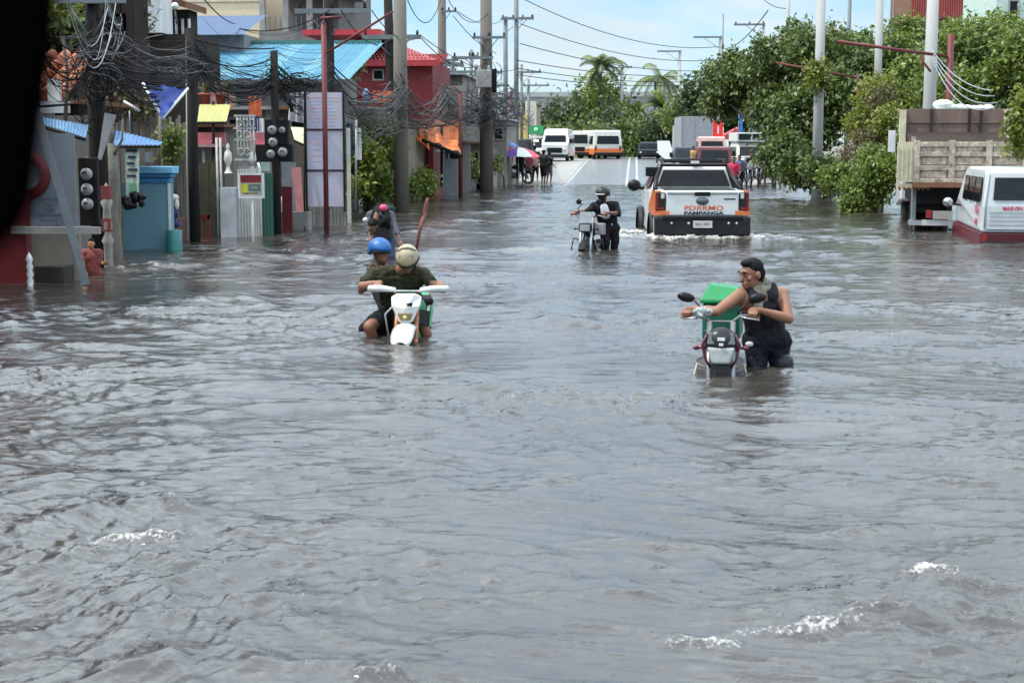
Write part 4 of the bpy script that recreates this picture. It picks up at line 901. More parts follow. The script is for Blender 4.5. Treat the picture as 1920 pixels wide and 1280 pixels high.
tree('dark_tree', 'dark tree behind the top of the nearest pole', 'tree', P(150, 330, 33), ((150, 40, 33, 60, 40), (230, 30, 34, 40, 50), (110, 15, 31, 30, 20), (60, 60, 33, 50, 50)), 2600, .2, LM['dark'], 38)
tree('shrub', 'yellowish leaves at the top left corner', 'shrub', P(118, 200, 25), ((122, 8, 25, 14, 14),), 140, .14, LM['lime'], 39, trunk=.03)
tree('shrub', 'olive green vine beside the red house', 'shrub', P(660, 250, 52), ((664, 118, 52, 16, 20), (655, 140, 52, 14, 10)), 300, .2, LM['olive'], 40, trunk=.04)
# right side masses
tree('talisay_tree', 'broad dark green big-leaved tree spreading over the road on the right', 'tree', W(1560, 372), ((1400, 150, 66, 60, 40), (1460, 120, 64, 60, 50), (1530, 110, 62, 60, 50), (1360, 190, 67, 40, 30), (1460, 200, 63, 52, 44), (1500, 230, 60, 60, 60), (1470, 290, 59, 44, 34), (1600, 130, 64, 50, 50), (1560, 190, 60, 50, 60), (1350, 140, 69, 34, 24), (1500, 60, 66, 20, 16), (1560, 55, 66, 14, 12), (1380, 110, 66, 16, 14)), 30000, .22, LM['dark'], 41, trunk=.3, aspect=.6)
tree('talisay_tree', 'second broad-leaved tree, paler, behind the creeper pole', 'tree', (pxr(1620, 64), 64, -.3), ((1600, 100, 68, 50, 36), (1650, 140, 66, 50, 50), (1690, 110, 64, 40, 40), (1570, 80, 70, 24, 16), (1700, 60, 66, 40, 24), (1720, 150, 60, 40, 50)), 11000, .23, LM['mid'], 42, trunk=.25)
tree('vine_thicket', 'yellow-green and brownish creeper thicket left of the dump truck', 'shrub', W(1650, 392), ((1640, 200, 51, 34, 46), (1620, 240, 50, 30, 30), (1665, 240, 48, 26, 40), (1650, 160, 52, 30, 20)), 5600, .16, LM['lime'], 43, trunk=.08)
tree('vine_thicket', 'brown dry vine mass hanging below the yellow-green thicket', 'shrub', W(1640, 396), ((1640, 270, 48, 44, 34), (1600, 300, 49, 30, 26), (1655, 190, 49.5, 24, 30)), 3600, .14, LM['olive'], 44, trunk=.07, droop=.9, aspect=.3)
tree('kerb_bush', 'low dense bush at the waterline under the big tree', 'bush', W(1530, 366), ((1500, 315, 57, 34, 30), (1540, 325, 56, 34, 30), (1480, 280, 58, 26, 30)), 6500, .18, LM['dark'], 45, trunk=.08)
tree('kerb_bush', 'bright green bush overhanging the water left of the dump truck wheels', 'bush', W(1640, 396), ((1580, 335, 46, 34, 22), (1620, 360, 45, 40, 26), (1650, 330, 44, 34, 34), (1600, 385, 44, 26, 12), (1640, 300, 46, 30, 20)), 9500, .14, LM['mid'], 46, trunk=.08)
tree('roadside_tree', 'dense green tree behind and above the dump truck', 'tree', (pxr(1830, 48), 48, -.3), ((1790, 110, 50, 60, 50), (1850, 90, 50, 60, 50), (1900, 130, 48, 50, 60), (1820, 170, 48, 60, 40), (1760, 180, 50, 40, 50), (1880, 60, 52, 50, 30), (1720, 200, 52, 40, 50), (1950, 100, 48, 50, 70), (1790, 60, 53, 40, 20)), 20000, .18, LM['mid'], 47, trunk=.25)
tree('roadside_bush', 'bright lime green bush hanging over the right side of the dump truck', 'bush', W(1960, 430), ((1915, 235, 31.5, 24, 40), (1940, 200, 31.5, 34, 34), (1908, 278, 31.5, 20, 16), (1975, 230, 31.5, 50, 60)), 4600, .12, LM['lime'], 48, trunk=.08)
tree('roadside_bush', 'dark undergrowth behind the right side of the dump truck', 'bush', W(1900, 400), ((1800, 280, 45, 60, 60), (1880, 280, 44, 60, 60), (1720, 270, 46, 50, 60), (1960, 300, 44, 60, 90)), 6000, .2, LM['dark'], 49, trunk=.1)
t = tree('pole_creeper', 'yellow-green creeper clump wrapped round the pale kerb pole', 'plant', (pxr(1531, 55.8), 55.6, 2.5), ((1531, 135, 55.8, 14, 20), (1530, 160, 55.8, 12, 14), (1545, 150, 55.8, 12, 8)), 900, .16, LM['lime'], 50, trunk=0)
for k, (px, py, Y, rr) in enumerate(((1310, 175, 120, 30), (1290, 205, 128, 34), (1335, 200, 126, 30), (1370, 215, 124, 28), (1250, 235, 135, 34))):
    tree('roadside_tree', ['pale far tree left of the big tree beneath the lamp pole', 'far green tree above the container truck', 'far tree directly behind the red banner', 'tree filling the gap under the big crown by the blue banner', 'far dark tree right of the second bus'][k], 'tree', (pxr(px, Y), Y, .8), ((px, py, Y, rr, rr*.9), (px-rr*.7, py+rr*.6, Y, rr*.7, rr*.6), (px+rr*.6, py+rr*.7, Y, rr*.7, rr*.6)), 1700, .42, LM['far'] if k != 1 else LM['mid'], 60+k, trunk=.2)
BG = ((1030, 230, 150, 34, 26, 'far'), (1060, 215, 148, 34, 34, 'far'), (1100, 200, 150, 36, 40, 'mid'), (1130, 170, 155, 34, 34, 'mid'), (1150, 235, 145, 44, 36, 'far'), (1085, 250, 140, 50, 30, 'dark'), (1130, 265, 138, 50, 28, 'dark'), (1190, 250, 138, 44, 34, 'dark'), (1210, 275, 136, 34, 26, 'dark'), (1240, 255, 140, 30, 40, 'mid'), (1270, 270, 138, 30, 30, 'far'), (1040, 265, 139, 30, 22, 'dark'), (1180, 215, 150, 20, 20, 'mid'))
LBL = ['low pale tree above the green sign', 'rounded far tree left of the left palm', 'tall leafy far tree under the left palm', 'tallest far tree beside the pale pole', 'far tree right of the left palm, level with the bus roofs', 'dark trees right behind the white van', 'dark trees behind the second bus', 'dark trees right of the second bus', 'dark low trees at the end of the road', 'leafy tree below the right palm', 'tree left of the container truck', 'dark tree behind the green sign', 'sunlit tree between the two palms']
for k, (px, py, Y, rx, rz, mm) in enumerate(BG):
    tree('far_tree', LBL[k], 'tree', (pxr(px, Y), Y, .85), ((px, py, Y, rx, rz), (px-rx*.5, py+rz*.7, Y-1, rx*.7, rz*.6), (px+rx*.5, py+rz*.6, Y+1, rx*.7, rz*.7)), 1500, .5, LM[mm], 80+k, trunk=.2, group='trees closing the end of the road')
# palms
def palm(px, py, Y, label, seed, R_=3.2, n=15):
    c = P(px, py, Y); t = thing('coconut_palm', label, 'palm tree', (c.x, Y, .85), 0, 'coconut palms at the end of the road'); q = random.Random(seed); top = Vector((0, 0, c.z-.85))
    MB().tube([(.5, 0, -.3), (.2, 0, top.z*.5), top], [.28, .2, .15], 8).build('trunk', M_bark, t)
    for k in range(n):
        a = 6.283*k/n+q.uniform(-.2, .2); el = q.uniform(-.1, 1.15); pts = []; p = top.copy(); d = Vector((math.cos(a)*math.cos(el), math.sin(a)*math.cos(el), math.sin(el))); m = MB(); nn = 9; L_ = R_*q.uniform(.8, 1.15)
        for j in range(nn+1): pts.append(p.copy()); p = p+d*L_/nn; d = (d+Vector((0, 0, -.17-.02*j))).normalized()
        m.tube(pts, [.05*(1-j/(nn+1)) for j in range(nn+1)], 4)
        for j in range(1, nn+1):
            for half in (0, .5):
                tt = (pts[j]-pts[j-1]).normalized(); base_ = pts[j-1].lerp(pts[j], half); s_ = tt.cross(Vector((0, 0, 1))).normalized()
                for sg in (-1, 1):
                    dd = (s_*sg*.8+tt*.6+Vector((0, 0, -.55))).normalized(); ll = .75*math.sin(.35+2.5*j/nn*.95)+.15; w_ = tt*.11
                    m.add([base_-w_, base_+w_, base_+dd*ll*1.0], [(0, 1, 2)])
        m.build('frond', LM['far'] if k % 3 else LM['mid'], t)
palm(1125, 128, 150, 'left coconut palm above the white buses', 5, 3.0)
palm(1240, 148, 150, 'right coconut palm beside the grey lamp pole', 9, 3.8, 17)
palm(1245, 205, 146, 'low drooping coconut palm under the right one', 12, 3.2, 13)
# flyover beyond
t = thing('flyover', 'long grey concrete flyover with a parapet far behind the trees', 'bridge', (-8, 320, 0))
MB().b2((-30, 0, 7.6), (60, 8, 12.0)).build('deck', mat('flyover_grey', (.24, .25, .26), .85, dirt=.3, scale=.3), t)
MB().b2((-30, -.3, 12.0), (60, 0, 13.0)).build('parapet', mat('parapet_grey', (.33, .34, .35), .85), t)
for k in range(8): MB().b2((-28+k*12, 2, 0), (-26+k*12, 6, 7.6)).build('pier', M_con, t)
# houses on the right above the trees
t, cx, z0, hw, H = house('corrugated_house', 'rust-red corrugated iron upper storey above the trees on the right', 1700, 1856, -30, 75, 6, M_rust, zb=pxz(38, 75))
for k in range(18): u0 = -hw+2*hw*k/18; MB().sheet((u0, -.06, 0), (u0+2*hw/18, -.06, 0), (u0+2*hw/18, -.06, H), (u0, -.06, H), 8, 1, .02, 2).build('roof_sheet', mat('corrugated_red', (.27, .05, .045), .6, dirt=.3, streak=True), t)
t, cx, z0, hw, H = house('pale_green_house', 'pale green and white wall in the top right corner', 1858, 1960, -30, 60, 6, mat('wall_mint', (.45, .56, .5), .8, dirt=.3), zb=pxz(60, 60), wins=((1880, 5, 1900, 40),))

# ------------------------------------------------------------------ more kerbside clutter
def pipe(pts, r, m, nm, lb, cat, n=6):
    mb = MB(); mb.tube([P(*p) for p in pts], r, n); return tag(mb.build(nm, m), lb, cat)
pipe([(232, 190, 27), (262, 208, 27)], .025, M_white, 'white_tube', 'short white tube sticking out above the slat fence', 'tube')
pipe([(243, 208, 27), (243, 245, 27)], .012, M_galv, 'thin_pipe', 'thin upright pipe below the short white tube', 'pipe')
pipe([(78, 200, 21.4), (130, 196, 22.5)], .02, M_cable, 'black_rod', 'black rod jutting from the white wall at the far left', 'rod')
pipe([(300, 330, 29), (300, 216, 29)], .03, M_slat, 'timber_stake', 'slim timber stake rising behind the blue kiosk', 'stake')
pipe([(400, 190, 33), (400, 440, 33)], .03, M_wood, 'timber_stake', 'black stake through the pink fascia left of the ornate gate', 'stake')
pipe([(571, 170, 34.3), (571, 440, 34)], .02, M_wood, 'timber_stake', 'dark stake along the left edge of the white banner', 'stake')
pipe([(668, 225, 40), (666, 395, 40)], .03, M_galv, 'thin_pipe', 'pale pipe just right of the cream post', 'pipe')
pipe([(540, 175, 32), (548, 210, 32)], .045, M_cable, 'cable_splice', 'black cable splice hanging from the coils above the round meters', 'cable splice')
solo('window_grille', 'small barred window in the boards above the blue kiosk', 'window', 272, 285, 288, 305, 31.2, .05, M_galv)
solo('white_wall_patch', 'small white plastered wall face under the orange tiles at the far left', 'wall', 88, 148, 112, 190, 25.2, .1, M_white)
solo('pale_wall_patch', 'pale wall strip under the white wall face at the far left', 'wall', 75, 190, 128, 212, 25.0, .1, mat('pale_wall', (.40, .42, .43), .8, dirt=.3))
solo('dark_crate', 'dark slatted crate at the waterline left of the green drum', 'crate', 64, 500, 120, 540, 20.4, .4, M_dk, zb=-.3)
for k, (x, y, lb) in enumerate(((384, 188, 'left red and white pot above the yellow awning'), (415, 188, 'right red and white pot above the yellow awning'))):
    t = thing('flower_pot', lb, 'pot', P(x, y+8, 33.2)); MB().lathe((0, 0, 0), [(0, 0), (.09, 0), (.13, .2), (.15, .2), (.15, .24), (0, .24)], 12).build('pot', mat('pot_red', (.35, .08, .05), .8), t); m = MB(); q = random.Random(k)
    for j in range(14): a = q.uniform(0, 6.28); m.add([(0, 0, .22), (.14*math.cos(a), .14*math.sin(a), .4+q.uniform(0, .15)), (.14*math.cos(a+.5), .14*math.sin(a+.5), .36)], [(0, 1, 2)])
    m.build('leaves', LM['olive'], t)
t = thing('wall_lamp', 'round white lamp globe among the branches near the white upper wall', 'lamp', P(328, 12, 36)); MB().ball((0, 0, 0), .09, 12, 8).build('globe', M_white, t); MB().tube([(0, 0, -.09), (0, .1, -.4)], .02, 6).build('stem', M_steeld, t)
for k, (x, y, w_, h_, m, lb) in enumerate(((476, 232, 10, 14, mat('cloth_navy2', (.02, .03, .12), .9), 'navy cloth pegged beside the orange cloth'), (488, 236, 8, 14, M_white, 'white cloth pegged beside the navy cloth'), (655, 262, 7, 30, mat('cloth_indigo', (.02, .03, .10), .9), 'indigo shirt hanging right of the white banner'), (672, 270, 6, 30, M_white, 'long white cloth hanging before the mango tree'))):
    c = P(x, y, 33.5 if x < 600 else 41); s = 2903/(33.5 if x < 600 else 41); t = thing('hanging_cloth', lb, 'laundry', c); MB().sheet((-w_/s, 0, -h_/s), (w_/s, 0, -h_/s), (w_/s, 0, h_/s), (-w_/s, 0, h_/s), 10, 4, .02, 1.5).build('cloth', m, t)

# taller houses of the left row: one behind the shack, others nearer than the frame shows
t, cx, z0, hw, H = house('tall_dark_house', 'tall dark brown timber house rising behind the nearest pole at the top left', -420, 258, -150, 33, 1.0, mat('timber_dark', (.05, .036, .030), .9, bump=.6, dirt=.5, scale=3, streak=True), wins=((120, 10, 165, 70), (215, 20, 245, 60)))
for k in range(26): MB().b2((hw-7+k*.27, -.05, 0), (hw-7+k*.27+.24, -.006, H)).build('board', mat('timber_dark', (0, 0, 0)), t)
for k, (y0, y1, h, m, lb) in enumerate(((12.5, 19.3, 5.5, M_dk, 'dark boarded shophouse beside the tarpaulin sign'), (4.5, 12.2, 6.2, M_gw, 'grey block shophouse nearest the camera on the left'), (-6, 4.2, 5.0, M_dk, 'low dark shophouse level with the camera on the left'))):
    t = thing('kerbside_shophouse', lb, 'house', (-12, y0, -.7)); MB().b2((-3, 0, 0), (3, y1-y0, h)).build('wall', m, t); MB().b2((-3.2, -.2, h), (3.6, y1-y0+.1, h+.12)).build('roof', M_rust, t)
    for j in range(2): MB().b2((3.003, 1+j*2.9, 1.2), (3.05, 2.8+j*2.9, 2.8)).build('shutter', mat('shutter_grey', (0, 0, 0)), t); MB().b2((3.003, 1+j*2.9, 3.7), (3.05, 2.3+j*2.9, 4.8)).build('window', M_glass, t)
# ------------------------------------------------------------------ vehicles
def wheel(parent, x, y, r, w, loc_z=None, m_rim=None, dual=False):
    z = r if loc_z is None else loc_z
    t = MB(); t.lathe((x, y, z), [(r*.62, -w/2), (r*.9, -w/2), (r, -w*.36), (r, w*.36), (r*.9, w/2), (r*.62, w/2)], 24, 'X'); wh = t.build('wheel', M_rub, parent)
    q = MB(); q.lathe((x, y, z), [(0, -w*.3), (r*.25, -w*.42), (r*.5, -w*.3), (r*.63, -w*.46), (r*.63, w*.46), (r*.5, w*.3), (r*.25, w*.42), (0, w*.3)], 20, 'X'); q.build('rim', m_rim or M_steel, wh); return wh
def quadp(mb, a, b, c, d, th=(0, 0, 0)): return mb.poly([a, b, c, d], th)
M_or = mat('paint_orange', (.70, .15, .02), .35, var=.06, dirt=.1, coat=.5)
M_trim = mat('trim_dark', (.03, .033, .037), .55, dirt=.2, dirtcol=(.12, .11, .1))
M_lred = mat('lamp_red', (.22, .012, .012), .2, var=.1); M_lclear = mat('lamp_clear', (.5, .48, .46), .15)

# --- pickup, driving away
def pickup():
    t = thing('pickup_truck', 'white and orange rescue pickup with rear lettering, driving away through the flood', 'pickup truck', (1.36, 31.1, road_z(31.1)), R(4.0))
    hb = .94
    lower = [(0.06, .52), (0.0, .95), (.02, 1.40), (1.55, 1.41), (1.55, 1.34), (3.9, 1.30), (5.0, 1.14), (5.25, .95), (5.28, .55), (5.0, .42), (.2, .45)]
    # bed sides, white flanks
    m = MB(); m.prism([(0.05, .50), (0.0, .95), (.03, 1.38), (1.6, 1.40), (1.6, .45)], [.93, .95, .90, .90, .94], 0); m.build('bed', M_white, t, .03)
    m = MB(); m.prism([(1.6, .42), (1.6, 1.38), (3.9, 1.34), (5.0, 1.18), (5.28, .95), (5.3, .5)], [.93, .93, .93, .86, .78, .84], 0); m.build('body', M_white, t, .05)
    # orange corners and rear flanks
    for s in (-1, 1):
        m = MB(); m.add([(s*.66, -.040, .91), (s*.955, -.005, .90), (s*.955, -.005, 1.02), (s*.93, -.005, 1.39), (s*.82, -.012, 1.39), (s*.82, -.012, 1.00), (s*.66, -.040, 1.0)]+[(s*.957, 1.5, .84), (s*.957, 1.5, 1.05), (s*.925, .9, 1.392), (s*.88, .8, 1.39)],
                       [(0, 1, 2, 5, 6), (2, 3, 4, 5), (1, 7, 8, 2), (2, 8, 9, 3)]); m.build('orange_panel', M_or, t)
        m = MB(); m.b2((s*.735, -.035, 1.0), (s*.935, .02, 1.36)); l_ = m.build('tail_light', mat('lamp_smoke', (.05, .035, .035), .2), t, .02)
        MB().b2((s*.76, -.045, 1.24), (s*.83, -.03, 1.34)).build('reverse_lens', M_lclear, l_); 
        q = MB(); q.b2((s*.765, -.045, 1.02), (s*.92, -.03, 1.06)); q.b2((s*.89, -.045, 1.06), (s*.92, -.03, 1.33)); q.build('red_lens', M_lred, l_)
        # flared arch
        m = MB(); m.lathe((s*.9, .98, .42), [(.43, -.09), (.50, -.09), (.50, .09), (.43, .09)], 24, 'X'); m.build('wheel_arch', M_trim, t)
        m = MB(); m.lathe((s*.9, 4.28, .42), [(.43, -.09), (.50, -.09), (.50, .09), (.43, .09)], 24, 'X'); m.build('wheel_arch', M_trim, t)
        wheel(t, s*.82, .98, .40, .27); wheel(t, s*.82, 4.28, .40, .27)
        # mirrors
        m = MB(); m.ball((s*1.13, 3.35, 1.42), (.15, .10, .13), 12, 8); mr = m.build('mirror', M_black, t); MB().tube([(s*.9, 3.4, 1.34), (s*1.08, 3.35, 1.38)], .04, 6).build('mirror_arm', M_black, mr)
        # side windows
        m = MB(); m.poly([(s*.905, 1.85, 1.42), (s*.90, 3.3, 1.40), (s*.76, 2.75, 1.77), (s*.76, 1.95, 1.77)], (s*.012, 0, .004)); m.build('side_window', M_glass, t)
    # cab
    m = MB(); cab = [(1.62, 1.36, .90), (1.72, 1.84, .70), (1.95, 1.90, .66), (2.85, 1.88, .66), (3.75, 1.36, .88)]
    m.prism([(a, b) for a, b, c in cab], [c for a, b, c in cab], 0); m.build('cab', M_white, t, .04)
    m = MB(); m.poly([(-.76, 1.60, 1.44), (.76, 1.60, 1.44), (.64, 1.69, 1.78), (-.64, 1.69, 1.78)], (0, -.02, 0)); m.build('rear_window', M_glass, t, .008)
    m = MB(); m.poly([(-.70, 3.78, 1.42), (.70, 3.78, 1.42), (.58, 2.98, 1.84), (-.58, 2.98, 1.84)], (0, .04, .03)); m.build('windscreen', M_glass, t)
    # black pillars (sports bar) and window surround
    for s in (-1, 1):
        MB().tube([(s*.88, .75, 1.38), (s*.80, 1.45, 1.62), (s*.68, 1.62, 1.88)], [.05, .05, .04], 8).build('sports_bar', M_black, t)
        MB().tube([(s*.84, 1.56, 1.40), (s*.70, 1.64, 1.82)], .035, 8).build('window_pillar', M_trim, t)
    MB().tube([(-.68, 1.60, 1.885), (.68, 1.60, 1.885)], .035, 8).build('cross_bar', M_black, t)
    MB().b2((-.7, .2, 1.385), (.7, 1.5, 1.415)).build('bed_cover', M_trim, t)
    # roof rack with light bar
    for s in (-1, 1): MB().tube([(s*.66, 1.75, 1.92), (s*.66, 1.95, 1.99), (s*.66, 2.9, 1.99), (s*.66, 3.05, 1.92)], .022, 6).build('rack_rail', M_black, t)
    for y in (1.95, 2.2, 2.45, 2.7, 2.95): MB().b2((-.66, y-.03, 1.97), (.66, y+.03, 2.0)).build('rack_slat', M_black, t)
    MB().b2((-.62, 1.80, 1.93), (.62, 1.92, 1.985)).build('light_bar', M_black, t, .01)
    MB().b2((-.05, 1.7, 1.9), (.12, 1.8, 1.97)).build('roof_lamp', M_white, t)
    # tailgate
    tg = MB().b2((-.725, -.035, .90), (.725, .05, 1.40)).build('tailgate', M_white, t, .02)
    MB().b2((-.70, -.060, 1.345), (.70, -.036, 1.385)).build('spoiler', M_white, tg, .008)
    MB().b2((-.70, -.043, 1.315), (.70, -.036, 1.335)).build('crease', mat('crease_grey', (.3, .31, .31), .4), tg)
    m = MB(); m.b2((-.16, -.062, 1.29), (.16, -.036, 1.375)); m.build('handle', M_black, tg, .02)
    m = MB(); m.lathe((0, -.036, 1.185), [(0, -.02), (.11, -.018), (.13, 0), (.0, 0)], 24, 'Y'); e = m.build('emblem', mat('emblem_grey', (.10, .11, .13), .3, metal=.5), tg); e.scale = (1, 1, .62); e.location = (0, 0, 1.185*.38)
    MB().b2((.43, -.042, 1.215), (.66, -.036, 1.24)).build('model_badge', M_black, tg)
    text('PDRRMO', .135, mat('letter_orange', (.62, .10, .02), .4), tg, (.03, -.04, 1.045), sx=1.45, bold=.0015)
    text('PAMPANGA', .085, mat('letter_navy', (.02, .025, .04), .4), tg, (.03, -.04, .945), sx=1.75, bold=.003)
    # bumper
    b = MB().b2((-.96, -.14, .50), (.96, .06, .885)).build('bumper', M_trim, t, .04)
    MB().b2((-.80, -.155, .82), (.80, -.02, .885)).build('step_pad', M_black, b, .01)
    p = MB().b2((-.19, -.165, .66), (.19, -.15, .80)).build('number_plate', mat('plate_white', (.55, .50, .52), .5), b)
    text('SKA 3051', .085, M_dred, p, (0, -.167, .73), sx=.9)
    for x in (-.62, -.28, .52, .68): MB().lathe((x, -.14, .75), [(0, -.012), (.02, -.01), (.025, 0)], 10, 'Y').build('parking_sensor', M_lclear, b)
    MB().b2((-.9, -.05, .12), (.9, .5, .52)).build('underbody', M_blackm, t)
    MB().tube([(.0, -.2, .48), (0, .0, .48)], .04, 8).build('tow_hitch', M_steeld, t)
pickup()

# --- dump truck
def dump_truck():
    zb = road_z(34.4); t = thing('dump_truck', 'old dump truck with a scuffed beige tipper bed, parked facing away at the right kerb', 'dump truck', (7.32, 34.4, zb), R(-6.5))
    M_bed = mat('bed_scuffed', (.46, .385, .31), .85, var=.35, bump=.8, dirt=.95, dirtcol=(.10, .07, .055), scale=13)
    M_bedb = mat('bed_brown', (.17, .115, .095), .9, var=.25, bump=.5, dirt=.5, dirtcol=(.07, .06, .055), scale=3, streak=True)
    M_creamlit = mat('bed_cream_lit', (.50, .46, .32), .7, var=.15, dirt=.6, dirtcol=(.25, .2, .15), scale=9)  # cream bed paint made paler, sunlight on the left side put into the colour
    H0 = 1.85-zb; zz = lambda py, Y=34.4: pxz(py, Y)-zb
    zt, zm = zz(266), zz(342); hw = 1.22; Lb = 4.6
    # tailgate frame and recessed panels
    g = MB().b2((-hw, 0, zm), (hw, .10, zt)).build('tailgate', M_bed, t)
    for x in (-hw+.06, -.42, .36, hw-.09): MB().b2((x-.06, -.07, zm), (x+.07, -.003, zt+.03)).build('rib', M_bed, g, .01)
    for z in (zm+.05, zm+.32, zm+.62, zt-.06): MB().b2((-hw, -.055, z-.05), (hw, -.004, z+.05)).build('rail', M_bed, g, .01)
    for i, x in enumerate((-.78, -.03, .72)):
        for z in (zm+.185, zm+.47, zm+.74): MB().b2((x-.26, -.022, z-.07), (x+.26, -.006, z+.08)).build('panel', M_bed, g)
    MB().b2((-hw-.02, -.12, zm-.10), (hw, .4, zm-.003)).build('sill', M_rust, t)
    # side walls, inner, headboard
    for s in (-1, 1):
        w_ = MB().b2((s*hw-.05, .1, zm), (s*hw+.05, Lb, zt+.0)).build('side_wall', M_creamlit if s < 0 else M_bed, t)
        for y in (.25, 1.0, 1.8, 2.6, 3.4, 4.3): MB().b2((s*(hw+.05), y-.07, zm), (s*(hw+.13), y+.07, zt)).build('side_rib', M_creamlit if s < 0 else M_bed, w_)
        MB().b2((s*(hw-.06), Lb-.25, zt), (s*(hw+.09), Lb, zz(205, 38.8)-.02)).build('corner_post', M_creamlit, t)
        MB().b2((s*(hw-.04), .1, zt), (s*(hw+.05), .22, zt+.12)).build('hinge_post', M_bed, t)
    # flat cream panel standing in for the sunlit bed side seen at an angle
    c = MB().b2((-hw-.35, -.05, zm+.02), (-hw-.01, .04, zt-.03)).build('corner_panel', M_creamlit, t)
    for x in (-.33, -.24, -.15, -.06): MB().b2((-hw+x-.012, -.075, zm+.1), (-hw+x+.012, -.052, zt-.1)).build('pressed_rib', M_creamlit, c)
    hbz = zz(205, 38.8)
    MB().b2((-hw+.05, Lb-.08, zt-.6), (hw-.05, Lb, hbz)).build('headboard', M_bedb, t)
    for x in (-.55, .35, .62): MB().b2((x-.03, Lb-.14, zt-.4), (x+.03, Lb-.085, hbz)).build('headboard_rib', mat('rib_dark', (.07, .06, .055), .9), t)
    for z in (.35, .7): MB().b2((-hw+.05, Lb-.11, hbz-z), (hw-.05, Lb-.083, hbz-z+.03)).build('headboard_rail', M_bedb, t)
    MB().b2((-hw+.06, .2, zm), (hw-.06, Lb-.1, zm+.1)).build('bed_floor', M_bedb, t)
    MB().prism([(.15, zt-.5), (Lb-.2, zt+.25), (Lb-.2, zm+.2), (.15, zm+.2)], hw-.08).build('soil_load', mat('soil', (.07, .05, .04), .95, bump=1, scale=12), t)
    # cab roof bundle
    m = MB(); q = random.Random(4)
    for k in range(7): m.ball((-.15+k*.17, Lb+.8, hbz+.07-.01*k), (.16, .35, .09+q.uniform(-.02, .03)), 10, 8)
    m.ball((-.22, Lb+.7, hbz+.12), (.26, .3, .13), 10, 8)
    m.build('tarpaulin_roll', mat('tarp_pale', (.62, .68, .62), .7), t)
    MB().prism([(Lb+.3, .9), (Lb+.3, hbz-.1), (Lb+1.9, hbz-.15), (Lb+2.3, 1.9), (Lb+2.4, .7)], hw-.0).build('cab', M_white, t, .05)
    for s in (-1, 1):
        MB().b2((s*(hw+.1), Lb+1.4, 2.1), (s*(hw+.28), Lb+1.5, 2.65)).build('mirror', M_white, t)
        MB().poly([(s*(hw+.005), Lb+1.0, 2.1), (s*(hw+.005), Lb+1.9, 2.0), (s*(hw+.005), Lb+1.75, 2.6), (s*(hw+.005), Lb+1.0, 2.6)], (s*.01, 0, 0)).build('side_window', M_glass, t)
    # chassis
    for s in (-1, 1): MB().b2((s*.42-.06, .1, .75), (s*.42+.06, Lb+2, .98)).build('chassis_rail', M_blackm, t)
    MB().b2((-hw+.1, .3, .98), (hw-.1, Lb, zm-.1)).build('subframe', M_blackm, t)
    for s in (-1, 1):
        for x in (.62, .98):
            wheel(t, s*x, 1.15, .50, .27); wheel(t, s*x, 2.5, .50, .27)
        wheel(t, s*.98, Lb+1.2, .50, .28)
        MB().b2((s*.5, .45, .78), (s*1.15, .49, 1.12)).build('mud_flap', M_rub, t)
        MB().b2((s*1.0, -.02, .52), (s*(hw+.05), .5, .62)).build('side_guard', M_steel, t)
    MB().b2((-1.0, -.05, .52), (1.0, .03, .64)).build('bumper_bar', mat('bar_grey_white', (.5, .5, .5), .5, dirt=.3), t)
    MB().b2((-.78, -.09, .66), (-.36, -.055, .84)).build('number_plate', mat('plate_grey', (.3, .28, .27), .6), t)
    MB().b2((-.93, -.08, .68), (-.80, -.05, .86)).build('tail_light', M_lred, t); MB().b2((.80, -.08, .68), (.93, -.05, .86)).build('tail_light', M_lred, t)
    for k in range(7): MB().tube([(-hw-.3+k*.1, -.03, zm-.08), (-hw-.27+k*.1, -.03, zm-.16)], .03, 6).build('lashing_hook', M_rust, t)
    MB().b2((-hw-.36, -.03, zm-.12), (-hw+.3, .06, zm-.02)).build('hook_rail', M_creamlit, t)
    MB().b2((-hw+.02, .3, .6), (-hw+.1, .8, 1.3)).build('tool_box', M_steeld, t)
dump_truck()

